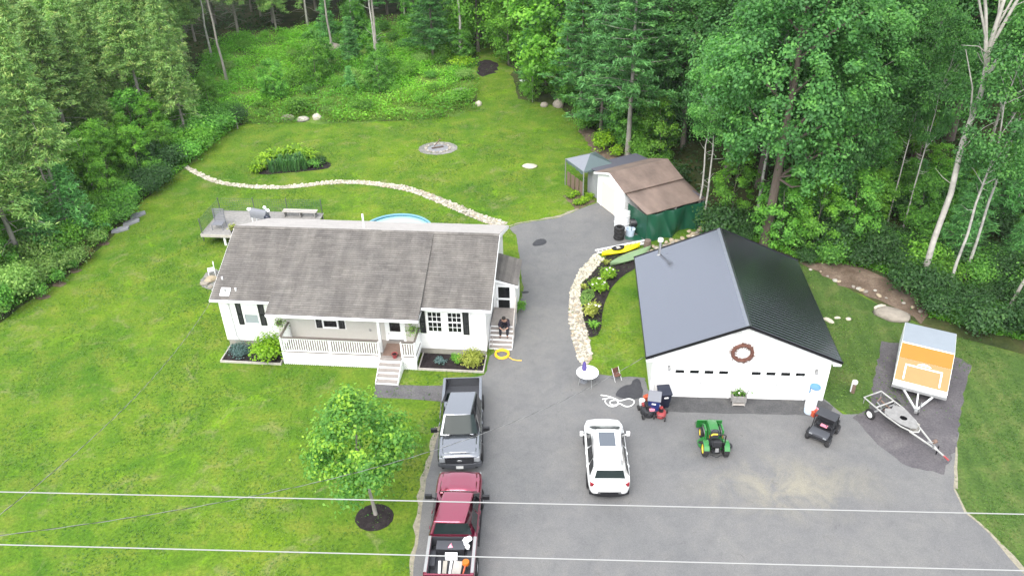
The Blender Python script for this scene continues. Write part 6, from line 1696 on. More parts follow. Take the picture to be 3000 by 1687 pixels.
for k, (x, y) in enumerate([(18.54, 42.44), (19.00, 42.22), (19.53, 41.80), (19.64, 41.33), (19.85, 40.94), (20.34, 40.69), (20.55, 40.42), (20.78, 40.22), (21.02, 39.77), (21.47, 39.90), (21.80, 39.45), (21.99, 39.15), (22.72, 38.52), (23.16, 38.15), (23.30, 37.80)]):
    o = put('stone', stone_mesh[(1, 3, 5)[k % 3]], None, Matrix.Translation((x + g.uniform(-.2, .2), y + g.uniform(-.2, .2), .06)) @ Matrix.Rotation(g.uniform(0, 6), 4, 'Z') @ Matrix.Scale(g.uniform(.08, .19), 4))
    tag(o, ('nearest the garage roof', 'second from the garage', 'third from the garage', 'fourth from the garage', 'fifth from the garage', 'sixth from the garage', 'seventh from the garage', 'middle one', 'seventh from the litter end', 'sixth from the litter end', 'fifth from the litter end', 'fourth from the litter end', 'third from the litter end', 'second from the litter end', 'last by the leaf litter')[k] + ' of the rough stones along the right wood edge', 'stone', 'field stones along the right wood edge')
for k, (p, lb) in enumerate((((-27.16, 49.80), 'nearest of the three grey slabs by the left hedge'), ((-26.81, 50.87), 'middle one of the three grey slabs by the left hedge'), ((-26.76, 51.95), 'farthest of the three grey slabs by the left hedge'))):
    m = MB().add([(-.62, -.2, 0), (-.2, -.36, 0), (.5, -.22, 0), (.62, .12, 0), (.1, .32, 0), (-.5, .2, 0), (-.6, -.19, .12), (-.2, -.34, .15), (.49, -.2, .12), (.6, .11, .14), (.1, .3, .13), (-.48, .19, .11)], [(5, 4, 3, 2, 1, 0), (6, 7, 8, 9, 10, 11)] + [(i, (i + 1) % 6, 6 + (i + 1) % 6, 6 + i) for i in range(6)])
    o = m.build('paving_slab', 'slab', None); o.matrix_world = Matrix.Translation((*p, 0.01)) @ Matrix.Rotation(R(28 + 8 * k), 4, 'Z'); tag(o, lb, 'stone slab')
# fire pit
fx, fy = (-5.89, 62.82)
FP = thing('fire_pit', 'round stone fire pit with ashes and a stick on the back lawn', 'fire pit', (fx, fy, 0))
for k in range(20):
    a = 2 * math.pi * k / 20
    put('stone', stone_mesh[(1, 5)[k % 2]], FP, Matrix.Translation((1.0 * math.cos(a), .85 * math.sin(a), .05)) @ Matrix.Rotation(a * 3, 4, 'Z') @ Matrix.Scale(.14, 4))
MB().lathe([(0, .06), (.5, .05), (.85, .02)], n=20).build('ash', 'slab', FP)
MB().bar((-.3, 0, .2), (.25, .25, .75), .06, .06).build('stick', 'brownwood', FP); MB().bar((-.5, -.2, .12), (.45, .1, .14), .1, .1).build('log', 'brownbark', FP)
for (p, h, lb) in (((-23.96, 68.14), 1.0, 'thin wooden stake at the upper left edge of the lawn'), ((1.52, 76.18), 1.5, 'pale weathered post beside the young trees at the trail')):
    tag(MB().lathe([(.05, 0), (.045, h), (0, h + .03)], Matrix.Translation((*p, 0)), 8).build('stake', 'palebark', None), lb, 'post')
bd = thing('bird_bath', 'pale grey basin on a pedestal by the young trees at the trail', 'bird bath', (1.48, 77.16))
MB().lathe([(0, 0), (.2, 0), (.1, .15), (.08, .6), (.3, .75), (.28, .78), (0, .7)], n=14).build('basin', 'greywhite', bd, True)

# ================================================================ PLANTS
def dome(seed, n, r, h, leaf, mat, flat=.5, up=.7, aspect=.6, nclump=14):
    g = np.random.default_rng(seed)
    a = g.uniform(0, 6.28, nclump); rr = np.sqrt(g.random(nclump)) * r * .72
    cc = np.stack([rr * np.cos(a), rr * np.sin(a), h * (.35 + .45 * np.sqrt(np.maximum(0, 1 - (rr / r) ** 2)) * g.uniform(.7, 1.1, nclump))], 1)
    k = g.integers(0, nclump, n)
    c = cc[k] + g.normal(size=(n, 3)) * (r * .24, r * .24, h * .17)
    c[:, 2] = np.abs(c[:, 2])
    out = c - (0, 0, h * .3); out /= np.linalg.norm(out, axis=1, keepdims=True) + 1e-6
    nr = out * .8 + (0, 0, up) + g.normal(size=(n, 3)) * .55
    v, f = leaves(c, nr, g.uniform(.6, 1.25, n) * leaf, aspect, rng=g)
    t = np.clip(g.random(n) * .5 + g.random(nclump)[k] * .4 + .1 * c[:, 2] / h, 0, 1)
    return npmesh('foliage', v, f, t, mat)
def rosette(seed, n, r, h, w, mat, arch=1.0):
    """strap leaves springing from the ground: irises, hostas, day lilies"""
    g = np.random.default_rng(seed); vs, fs, ts = [], [], []
    for i in range(n):
        a = g.uniform(0, 6.28); L = g.uniform(.6, 1.1); o = g.normal(size=2) * r * .25
        d = np.array([math.cos(a), math.sin(a)]); s = np.array([-d[1], d[0]]) * w * g.uniform(.7, 1.2)
        b = len(vs)
        for t in (0, .4, .75, 1.0):
            rad = r * L * (t ** 1.2) * arch; z = h * L * math.sin(min(1.0, t * (1.25 if arch < .6 else 1.0)) * math.pi * (.5 if arch < .6 else .72))
            ww = (0.4, 1.0, .8, .05)[(0, .4, .75, 1.0).index(t)]
            p = o + d * rad
            vs += [(p[0] - s[0] * ww, p[1] - s[1] * ww, z), (p[0] + s[0] * ww, p[1] + s[1] * ww, z)]
        fs += [(b + 2 * k, b + 2 * k + 1, b + 2 * k + 3, b + 2 * k + 2) for k in range(3)]; ts += [g.random()] * 3
    return npmesh('foliage', np.array(vs), np.array(fs), np.array(ts), mat)
def plant(name, label, cat, loc, me, sc=1.0, rz=0.0, group=None, stem=None):
    t = thing(name, label, cat, loc, rz, group)
    o = put('foliage', me, t, Matrix.Scale(sc, 4))
    if stem: MB().tube([(0, 0, -.05), (.02, .01, stem)], .025, 6).build('stem', 'bark', t)
    return t
def hp(u, v, z=0.05): return tuple(HOUSE.matrix_basis @ Vector((u, v, z)))
plant('blue_shrub', 'low spreading blue-green shrub in the left front bed', 'shrub', hp(.98, -.85), dome(1, 1500, .62, .5, .05, 'lf_blue', nclump=22), stem=.2)
lb_ = plant('lime_bush', 'big lime green leafy bush at the left corner of the porch', 'bush', hp(2.75, -1.15), dome(2, 1700, .98, 1.15, .085, 'lf_lime', nclump=26), stem=.4)
plant('hosta', 'small pale rimmed plant alone in the right front bed', 'plant', hp(12.02, -.85), rosette(3, 46, .32, .28, .05, 'lf_blue'))
plant('box_shrub', 'small round dark green shrub between two plants in the right bed', 'shrub', hp(12.88, -.78), dome(4, 800, .3, .55, .045, 'lf_bright'), stem=.2)
plant('yellow_bush', 'round yellow-green variegated bush at the right end of the front bed', 'bush', hp(13.72, -.95), dome(5, 1600, .60, .85, .06, 'lf_yellowgreen', nclump=26), stem=.3)
plant('green_shrub', 'small green shrub on the asphalt edge right of the side entry', 'shrub', (0.50, 38.70), dome(6, 500, .28, .75, .05, 'lf_bright'), stem=.2)
def hydrangea(loc, r, h, label, seed, mat='lf_lime', fl=True):
    t = plant('hydrangea', label, 'flowering shrub', loc, dome(seed, 900, r, h, .075, mat, nclump=20), stem=h * .4)
    g = random.Random(seed)
    for k in range(9 if fl else 0):
        a = g.uniform(0, 6.3); q = g.uniform(.1, .8) * r
        MB().blob((q * math.cos(a), q * math.sin(a) + .05, h * g.uniform(.75, 1.02)), (.075, .075, .05), 8, .15, k).build('flower_head', 'flower', t)
hydrangea((5.91, 42.18), .52, .6, 'lime green hydrangea with pale flowers nearest the kayak', 21)
hydrangea((5.19, 40.87), .60, .6, 'wide lime green hydrangea in the middle of the mulch bed', 22)
hydrangea((4.60, 38.20), .50, .75, 'pale flowering hydrangea at the near end of the mulch bed', 23, 'lf_yellowgreen')
plant('hosta', 'small green plant at the foot of the nearest hydrangea', 'plant', (4.54, 37.12), rosette(24, 60, .34, .3, .04, 'lf_bright'))
plant('yellow_plant', 'small yellow-leaved plant between the river rock and kayak', 'plant', (5.99, 43.80), rosette(25, 40, .26, .3, .035, 'lf_yellowgreen'))
plant('yellow_plant', 'small yellow-leaved plant at the left edge of the mulch bed', 'plant', (4.38, 41.05), rosette(26, 40, .24, .26, .035, 'lf_yellowgreen'))
gcv = NR; g = np.random.default_rng(41)
pts = np.array(scatter_in([(4.07, 40.24), (4.44, 40.97), (4.90, 40.88), (4.91, 40.13), (4.43, 39.36), (4.05, 39.09)], 500, .03, 4)); n = len(pts)
v_, f_ = leaves(np.column_stack([pts, g.uniform(.03, .12, n)]), g.normal(size=(n, 3)) * .5 + (0, 0, 1), g.uniform(.04, .07, n), rng=g)
tag(put('ground_cover', npmesh('ground_cover', v_, f_, g.random(n), 'lf_olive')), kind='stuff')
# island bed on the back lawn
iris = [rosette(60 + k, 70, .5, 1.0, .03, 'lf_iris', .45) for k in range(3)]
host = [rosette(70 + k, 90, .75, .62, .075, 'lf_lime') for k in range(3)]
for k, (x, y) in enumerate([(-18.66, 58.83), (-18.21, 59.00), (-17.65, 58.91), (-17.20, 59.07), (-16.71, 59.05), (-16.26, 59.22), (-18.11, 59.77), (-17.53, 59.86), (-17.01, 59.97), (-16.62, 60.08)]):
    plant('iris_clump', 'tall blue-green iris clump in the middle of the island bed', 'plant', (x, y), iris[k % 3], 1.0, k * 1.3, 'iris clumps in the island bed')
for k, (p, lb, s_) in enumerate((((-19.74, 59.40), 'lime green plant at the left tip of the island bed', 1.0), ((-19.95, 58.84), 'low lime plant at the front left of the island bed', .75), ((-19.49, 60.63), 'lime green plant behind the irises at the left', 1.1), ((-18.96, 61.54), 'bright lime plant at the back left of the island bed', 1.1), ((-17.61, 61.74), 'tall lime plant at the top of the island bed', 1.35), ((-16.84, 61.29), 'lime plant second from the top right of the island bed', 1.2), ((-16.23, 60.85), 'pale lime plant at the right back of the island bed', 1.15), ((-18.22, 61.50), 'lime plant at the middle of the back row', 1.0))):
    plant('lime_plant', lb, 'plant', p, host[k % 3], s_, k * .9)
plant('green_shrub', 'dull green low shrub right of the irises in the island bed', 'shrub', (-15.61, 59.50), dome(81, 500, .7, .6, .07, 'lf_shrub'))
plant('green_shrub', 'small dark shrub at the right end of the island bed', 'shrub', (-15.07, 60.12), dome(82, 500, .5, .6, .06, 'lf_dark'))
for k, p in enumerate([(4.44, 53.21), (4.93, 53.63), (5.49, 52.61), (5.11, 52.20), (4.80, 52.10), (5.76, 53.14)]):
    plant('vegetable', 'small leafy vegetable plant in the soil patch by the grey annexe', 'plant', p, host[k % 3], .5, k, 'vegetables in the soil patch')
# small shrubs in a row on the left lawn
rs_ = [dome(90 + k, 600, .42, .85, .06, 'lf_shrub') for k in range(2)]
for k, (p, lb, mt, s_) in enumerate((((-28.61, 41.57), 'nearest dark round shrub of the row on the left lawn', 0, 1.0), ((-28.27, 42.99), 'second dark shrub from the front in the left lawn row', 1, 1.05), ((-28.02, 44.60), 'brownish small shrub third in the left lawn row', 0, .8), ((-27.59, 48.05), 'small green shrub nearest the grey slabs', 1, .75))):
    plant('round_shrub', lb, 'shrub', p, rs_[mt], s_, k, stem=.2)
    sheet('bare_soil', [(p[0] + .45 * math.cos(t), p[1] - .1 + .3 * math.sin(t)) for t in np.linspace(0, 6.28, 12)[:-1]], .016, 'soil', jit=.04, step=.2, seed=k)
plant('rust_shrub', 'rusty red dying shrub in the left lawn row', 'shrub', (-27.61, 46.03), dome(95, 420, .35, .7, .06, 'lf_rust'), stem=.3)
plant('rust_shrub', 'pale brown dry sapling behind the rusty shrub', 'shrub', (-28.43, 47.04), dome(96, 260, .25, .7, .05, 'lf_rust'), stem=.3)

# ================================================================ TREES
def trunk_mesh(g, H, r0, limbs, bark, lean=(0, 0), wob=.12, top=.92, fork=None):
    m = MB(); n = 9
    ax = [(lean[0] * t * H + g.normal() * wob * t, lean[1] * t * H + g.normal() * wob * t, H * t * top) for t in np.linspace(0, 1, n)]
    ax[0] = (0, 0, -.2)
    m.tube(ax, [r0 * (1.25 if i == 0 else 1) * (1 - .82 * i / (n - 1)) for i in range(n)], 8)
    for (z, tip, r) in limbs:
        t = min(.95, max(.02, z / (H * top))); i = min(n - 2, int(t * (n - 1))); f = t * (n - 1) - i
        b = np.array(ax[i]) * (1 - f) + np.array(ax[i + 1]) * f
        md = b * .5 + np.array(tip) * .5 + g.normal(size=3) * .12
        m.tube([tuple(b), tuple(md), tuple(tip)], [r, r * .7, r * .25], 5)
    return m.mesh('trunk', bark, True, 60), ax
def decid(seed, H, cb, Rad, nc, per, leaf, mat, bark='bark', r0=.18, shape=.6, lean=(0, 0), flatten=.55, cr=.24, gap=.45, twigs=0, wob=.12, taper=0):
    g = np.random.default_rng(seed)
    t = g.random(nc) ** .9; a = g.uniform(0, 6.28, nc)
    prof = np.sin(np.pi * np.clip(.12 + .86 * t, 0, 1)) ** shape
    prof = prof * (1 - taper * t)* (1 + taper * .35)
    rr = Rad * prof * (gap + (1 - gap) * g.random(nc) ** .5) * g.uniform(.8, 1.12, nc)
    cc = np.stack([rr * np.cos(a), rr * np.sin(a), cb + (H - cb) * t], 1)
    cc[:, 0] += lean[0] * cc[:, 2]; cc[:, 1] += lean[1] * cc[:, 2]
    big = g.permutation(nc)[:(9 if Rad < 2.9 else 20)]
    limbs = [(max(cb * .92, cc[i, 2] - np.hypot(cc[i, 0], cc[i, 1]) * .7 - .4), tuple(cc[i]), r0 * .26) for i in big]
    for _ in range(twigs):
        z = cb * g.uniform(.35, 1.0); a_ = g.uniform(0, 6.28); L = g.uniform(.5, 1.6)
        limbs.append((z, (math.cos(a_) * L + lean[0] * z, math.sin(a_) * L + lean[1] * z, z + L * g.uniform(.0, .5)), .022))
    tm_, ax = trunk_mesh(g, H, r0, limbs, bark, lean, wob)
    n = nc * per; k = np.repeat(np.arange(nc), per)
    crr = Rad * cr * g.uniform(.45, 1.45, nc)
    el = g.uniform(.6, 1.5, (nc, 2))
    u = g.normal(size=(n, 3)); q = np.linalg.norm(u, axis=1) * .5
    off = u * .52 * crr[k][:, None] * np.column_stack([el[k], np.full(n, flatten * 1.25)])
    off[:, 2] -= .10 * (off[:, 0] ** 2 + off[:, 1] ** 2) / (crr[k] + .1)
    c = cc[k] + off
    u /= np.linalg.norm(u, axis=1, keepdims=True)
    out = cc[k] - (lean[0] * cc[k, 2:3].ravel().mean(), 0, cb + (H - cb) * .4); out /= np.linalg.norm(out, axis=1, keepdims=True) + 1e-6
    nr = u * .55 + out * .45 + (0, 0, .65) + g.normal(size=(n, 3)) * .45
    v, f = leaves(c, nr, g.uniform(.6, 1.3, n) * leaf, .62, rng=g)
    ti = np.clip(.45 * g.random(n) + .40 * g.random(nc)[k] + .22 * (u[:, 2] * q * .5 + .5), 0, 1)
    return tm_, npmesh('crown', v, f, ti, mat)
def conifer(seed, H, cb, Lm, levels, nb, mat, bark='bark', r0=.16, droop=.12, up=.0, tufts=8, blades=13, bl=.26, aspect=.2, dead=0, spread=.3, power=.8):
    g = np.random.default_rng(seed); limbs = []; C, A, K = [], [], []
    for i in range(levels):
        t = i / (levels - 1); z = cb + (H - cb) * t
        for j in range(nb):
            a = 6.28 * j / nb + i * 1.1 + g.normal() * .25
            L = Lm * ((1 - t) ** power * .95 + .08) * g.uniform(.65, 1.15)
            d = np.array([math.cos(a), math.sin(a)]); dz = L * (up - droop * g.uniform(.6, 1.4))
            tip = (d[0] * L, d[1] * L, z + dz)
            if i % 2 == 0 or j % 2 == 0: limbs.append((z, tip, .035 * (1.2 - t)))
            nt = max(3, int(tufts * (L / Lm) + 1.5))
            for s in np.linspace(.3, 1.02, nt):
                w = spread * L * (1.1 - s) + .12
                C.append((d[0] * L * s + g.normal() * w * .6, d[1] * L * s + g.normal() * w * .6, z + dz * s ** 1.5 + g.normal() * .08)); A.append((*d, .15 - droop)); K.append(g.random())
    for i in range(dead):
        z = cb * g.uniform(.25, 1.0); a = g.uniform(0, 6.28); L = Lm * g.uniform(.4, .85)
        limbs.append((z, (math.cos(a) * L, math.sin(a) * L, z - .15 * L), .028))
    tm_, ax = trunk_mesh(g, H, r0, limbs, bark, wob=.06, top=.98)
    C, A, K = np.array(C), np.array(A), np.array(K)
    n = len(C) * blades; k = np.repeat(np.arange(len(C)), blades)
    axis = A[k] * .9 + g.normal(size=(n, 3)) * .7
    nr = g.normal(size=(n, 3)) * .6 + (0, 0, 1.0)
    c = C[k] + g.normal(size=(n, 3)) * (.17, .17, .07)
    v, f = leaves(c, nr, g.uniform(.7, 1.3, n) * bl, aspect, axis=axis, rng=g, fold=.05)
    ti = np.clip(g.random(n) * .5 + K[k] * .5, 0, 1)
    return tm_, npmesh('crown', v, f, ti, mat)
PROTO = {
    'maple': [decid(101, 19, 4.5, 4.58, 217, 178, 0.121, 'lf_maple', 'brownbark', .34, gap=.42, cr=.165), decid(102, 20, 5.5, 4.93, 217, 178, 0.121, 'lf_maple', 'brownbark', .36, gap=.42, cr=.165), decid(103, 18, 4, 4.22, 203, 178, 0.121, 'lf_maple', 'bark', .3, gap=.42, cr=.165)],
    'young': [decid(111, 11, .8, 2.60, 120, 148, 0.098, 'lf_bright', 'bark', .12, gap=.38, cr=.19), decid(112, 13, 1.2, 3.00, 135, 148, 0.104, 'lf_bright', 'palebark', .13, gap=.38, cr=.19), decid(113, 9, .6, 2.30, 105, 148, 0.092, 'lf_bright', 'bark', .1, gap=.38, cr=.19)],
    'pine': [conifer(121, 17, 4.0, 3.6, 19, 5, 'lf_pine', 'bark', .2, .02, .16, 9, 25, 0.23, .2), conifer(122, 19, 5.5, 3.9, 20, 5, 'lf_pine', 'palebark', .22, .0, .16, 9, 25, 0.24, .2), conifer(123, 14, 2.0, 3.2, 18, 5, 'lf_pine', 'bark', .18, .04, .14, 9, 25, 0.22, .2)],
    'spruce': [conifer(131, 14, 4.4, 2.05, 26, 6, 'lf_spruce', 'palebark', .15, .24, .02, 8, 30, 0.15, .22, dead=24), conifer(132, 12.5, 3.4, 1.9, 24, 6, 'lf_spruce', 'palebark', .14, .28, .02, 8, 30, 0.14, .22, dead=16), conifer(133, 15.5, 6.8, 2.15, 24, 6, 'lf_spruce', 'palebark', .17, .22, .02, 8, 30, 0.15, .22, dead=30)],
    'birch': [decid(141, 17, 9.5, 2.50, 71, 157, 0.107, 'lf_birch', 'birchbark', .13, twigs=8, wob=.22, lean=(.02, 0)), decid(142, 18, 11, 2.70, 78, 157, 0.107, 'lf_birch', 'palebark', .15, twigs=8, wob=.22, lean=(-.02, .01)), decid(143, 15, 8, 2.30, 65, 157, 0.107, 'lf_birch', 'birchbark', .12, twigs=8, wob=.22, lean=(.01, -.02))],
    'bare': [decid(151, 22, 10.5, 3.40, 80, 192, 0.120, 'lf_birch', 'palebark', .145, flatten=.4, cr=.26, gap=.25, twigs=12, wob=.3), decid(152, 21, 9.5, 3.60, 85, 192, 0.120, 'lf_maple', 'birchbark', .145, flatten=.4, cr=.26, gap=.25, twigs=12, wob=.3), decid(153, 23, 11, 3.20, 75, 192, 0.120, 'lf_birch', 'birchbark', .145, flatten=.4, cr=.26, gap=.25, twigs=12, wob=.3)],
    'sapling': [decid(161, 5.5, .6, 1.50, 46, 140, 0.088, 'lf_bright', 'bark', .05), decid(162, 4.5, .4, 1.60, 46, 140, 0.088, 'lf_shrub', 'bark', .05), conifer(163, 5.0, .3, 1.4, 12, 5, 'lf_pine', 'bark', .06, .06, .1, 6, 23, 0.16, .22)],
}
def forked(seed):
    g = np.random.default_rng(seed); C = []
    limbs = [(12.4, (-2.6, -.4, 17.6), .12), (13.2, (2.2, -.6, 19.5), .11), (14.2, (-.6, .9, 20.5), .10), (10.2, (2.6, .8, 14.6), .06), (13.9, (3.4, .3, 21), .07), (15.0, (-2.0, -.6, 20.8), .06), (8.6, (-1.6, .5, 10.4), .03), (6.5, (1.2, -.3, 7.6), .02), (15.6, (.9, -.8, 21.0), .05)]
    for z, t, r in list(limbs)[:6]:
        for q in range(3):
            e = np.array(t) * (.55 + .15 * q) + np.array([0, 0, z]) * (.45 - .15 * q)
            limbs.append((max(z, e[2] - .1), tuple(e + g.normal(size=3) * (1.0, .6, .5) + (0, 0, 1.0)), .028))
    m = MB(); ax = [(0, 0, -.2), (.05, 0, 3), (-.1, .05, 6), (.12, 0, 9), (.0, .1, 12), (.25, 0, 14.5), (.35, .1, 17), (.3, 0, 20)]
    m.tube(ax, [.19, .165, .155, .145, .135, .12, .085, .03], 8)
    for z, t, r in limbs:
        i = next(k for k in range(7) if ax[k + 1][2] >= min(z, 19.9)); f = (min(z, 19.9) - ax[i][2]) / (ax[i + 1][2] - ax[i][2])
        b = np.array(ax[i]) * (1 - f) + np.array(ax[i + 1]) * f
        md = b * .5 + np.array(t) * .5 + g.normal(size=3) * .18
        m.tube([tuple(b), tuple(md), tuple(t)], [r, r * .72, r * .3], 6)
        if t[2] > 15: C.append(t)
    C = np.array(C); k = g.integers(0, len(C), 3600)
    c = C[k] + g.normal(size=(3600, 3)) * (.75, .75, .45) + (0, 0, .5)
    v, f = leaves(c, g.normal(size=(3600, 3)) * .6 + (0, 0, 1), g.uniform(.07, .15, 3600), .6, rng=g)
    return m.mesh('trunk', 'forkbark', True, 60), npmesh('crown', v, f, g.random(3600), 'lf_birch')
PROTO['forked'] = [forked(181)]
def tree(kind, k, loc, H, label, group=None, rz=0.0, name=None, sx=1.0, tilt=(0, 0), cat='tree'):
    tm_, cm = PROTO[kind][k % len(PROTO[kind])]
    base = {'maple': (19, 20, 18), 'young': (11, 13, 9), 'pine': (17, 19, 14), 'spruce': (14, 12.5, 15.5), 'birch': (17, 18, 15), 'bare': (22, 21, 23), 'sapling': (5.5, 4.5, 5.0), 'forked': (21, 21, 21)}[kind][k % 3]
    s = H / base
    nm = name or {'maple': 'maple_tree', 'young': 'young_tree', 'pine': 'pine_tree', 'spruce': 'spruce_tree', 'birch': 'birch_tree', 'bare': 'tall_tree', 'sapling': 'sapling'}[kind]
    t = thing(nm, label, cat, loc, rz, group); t.rotation_euler = (tilt[0], tilt[1], rz); t.scale = (s * sx, s * sx, s)
    put('trunk', tm_, t); put('crown', cm, t)
    return t
KEY = []
def key(kind, k, px, H, label, **kw):
    KEY.append(px[:2]); return tree(kind, k, px, H, label, rz=(len(KEY) * 2.4) % 6.28, **kw)
# left wood
key('spruce', 0, (-35.69, 53.44), 13.5, 'tall spruce with a bare grey lower trunk at the far left edge')
key('spruce', 2, (-36.06, 51.72), 12, 'leftmost leaning spruce trunk above the left hedge')
key('spruce', 2, (-32.31, 51.70), 10.5, 'thin pale trunked spruce leaning in front of the left spruces', sx=.7)
key('spruce', 1, (-35.83, 56.37), 12.5, 'full yellow-green spruce between the edge spruce and the big dead limbed one')
key('spruce', 0, (-37.44, 62.14), 13, 'tall spruce just left of the big dead limbed one')
key('spruce', 1, (-34.01, 66.63), 11.5, 'spruce standing above the dark bush trees of the left edge')
key('spruce', 0, (-36.00, 67.12), 13, 'spruce behind the two beside the dead limbed one')
key('spruce', 2, (-39.99, 61.61), 13.5, 'spruce rising at the upper left edge of the frame')
key('spruce', 1, (-33.72, 76.37), 12, 'spruce left of the leaning birches')
key('spruce', 2, (-34.34, 59.86), 13, 'large spruce with dead grey lower branches in the left wood', sx=1.25)
key('spruce', 1, (-33.41, 61.92), 11.5, 'spruce right of the large one with dead lower branches')
key('spruce', 0, (-35.69, 76.31), 15, 'dark spruce behind the left shrubs with a thin grey trunk')
key('spruce', 1, (-36.25, 75.88), 13.5, 'second of two close spruce trunks in the left wood')
key('birch', 0, (-34.71, 82.49), 16, 'white birch trunk leaning left above the bushes, left of a pair', tilt=(0, R(-5)))
key('birch', 0, (-34.46, 82.69), 17, 'white birch trunk leaning left above the bushes, right of a pair', tilt=(0, R(-3)))
key('birch', 1, (-28.57, 81.01), 17, 'tall thin birch standing alone left of the clearing')
key('birch', 2, (-32.32, 88.60), 16, 'birch with a bent pale trunk behind the lone birch')
key('young', 1, (-30.70, 54.40), 5.4, 'bright green bushy tree at the edge of the left lawn')
key('young', 2, (-31.49, 53.89), 4.8, 'light green bushy tree left of the tallest one at the left lawn edge')
key('young', 0, (-30.60, 57.00), 5, 'dark leafy bush tree between the light ones and the grey slabs')
key('young', 2, (-29.93, 59.75), 4.6, 'leafy tree at the left edge opposite the slabs')
key('young', 0, (-29.30, 63.78), 4.8, 'broad green bush tree near the end of the stone edging')
key('young', 1, (-28.75, 68.26), 5.2, 'grey-green bush tree left of the thin stake')
key('young', 2, (-32.28, 70.93), 6, 'dark bush tree above the broad green bush')
key('young', 0, (-27.15, 71.03), 4.2, 'low leafy tree at the upper left lawn corner')
# far clearing
key('birch', 1, (-12.98, 80.79), 17, 'double trunked pale tree in the middle of the brush', sx=1.1)
key('birch', 0, (-13.28, 81.23), 16, 'second stem of the double trunk in the brush', tilt=(0, R(-2)))
key('birch', 2, (-23.90, 99.62), 15, 'birch left of the pale rock at the back of the clearing')
key('birch', 1, (-19.36, 90.11), 16, 'birch stem standing in front of the pale rock')
key('birch', 2, (-17.84, 95.69), 15, 'slim birch right of the pale rock')
key('birch', 0, (-12.81, 104.61), 15, 'birch at the far back of the clearing')
key('birch', 0, (-4.97, 86.96), 17, 'white trunked birch beside the dirt patch of the trail', sx=1.25)
key('pine', 2, (-7.96, 87.42), 11, 'dark bushy pine left of the white birch', sx=1.1)
key('young', 0, (0.17, 84.48), 8.5, 'bright green cone shaped tree right of the trail')
key('pine', 2, (2.73, 80.45), 8, 'blue-green young pine behind the trail post')
key('young', 2, (3.72, 75.84), 6.5, 'light green sapling tree at the lawn corner by the trail')
key('young', 1, (2.31, 73.13), 4.5, 'low bright bush tree beside the bird bath')
key('maple', 2, (5.93, 79.18), 13, 'green leafy tree behind the dark pines by the trail')
# right wood
key('pine', 1, (9.53, 60.37), 17, 'tall white pine with a clear pale trunk behind the shed', sx=1.1)
key('pine', 0, (6.40, 68.41), 14, 'blue-green pine at the right corner of the back lawn')
key('pine', 2, (7.86, 64.95), 12.5, 'dark pine just left of the tall white pine')
key('pine', 0, (12.47, 67.39), 17, 'dark pine behind the shed roof')
key('birch', 1, (17.00, 71.30), 18, 'straight pale trunk rising between the pine and the big maple')
key('maple', 2, (14.30, 62.03), 12, 'light green maple right behind the brown shed roof')
key('birch', 0, (12.81, 48.90), 12.5, 'left of two thin trunks in front of the green tarp', sx=.8)
key('birch', 2, (13.20, 48.54), 12, 'right of two thin trunks in front of the green tarp', sx=.8)
key('maple', 1, (16.55, 45.61), 19.5, 'huge maple with a thick brown trunk behind the garage', sx=.95)
key('maple', 0, (20.96, 53.49), 20, 'tall broad maple right behind the garage maple', sx=.9)
key('bare', 0, (24.17, 51.95), 18, 'grey trunk standing right of the twin pale stems', sx=.6)
key('bare', 1, (25.75, 48.53), 15, 'thin pale trunk in the gap left of the forked birch', sx=.5)
key('birch', 0, (19.69, 49.32), 17, 'pale trunk between the thick brown maple trunk and the twin stems', sx=.8)
key('bare', 2, (34.19, 48.62), 20, 'slim pale trunk at the far right behind the slanting ones', sx=.6)
key('birch', 1, (35.29, 55.07), 19, 'pale trunk in the dark wood behind the slanting trunks', sx=.8)
key('maple', 2, (16.55, 56.05), 18, 'broad maple filling the wood left of the thick brown trunk')
key('maple', 0, (20.92, 47.70), 15, 'leaning maple with twin pale stems right of the garage roof', sx=.8)
key('birch', 1, (21.15, 47.22), 15, 'pale slanted stem beside the twin stemmed maple')
key('maple', 1, (28.68, 58.53), 19, 'light green maple at the middle of the right wood')
key('bare', 1, (26.34, 47.45), 14, 'slender young tree in the dark gap of the right wood', sx=.6)
key('forked', 0, (24.74, 40.89), 21, 'large forked birch with bare white limbs at the upper right', name='forked_birch')
key('bare', 1, (25.98, 40.08), 16.5, 'pale bent trunk between the two straight right trunks', sx=.8)
key('bare', 2, (27.58, 41.38), 22, 'long pale trunk slanting to the right edge of the frame', sx=.62)
key('bare', 2, (38.85, 66.43), 21, 'tall pale tree deep in the upper right wood', sx=1.1)
key('bare', 0, (27.91, 37.28), 17, 'thick slanting trunk at the right edge near the lawn', sx=.9, tilt=(0, R(14)))
key('bare', 1, (33.49, 60.95), 20, 'pale straight trunk in the dark wood left of the forked birch')
key('bare', 0, (36.22, 51.08), 21, 'grey trunk at the far right edge of the wood')

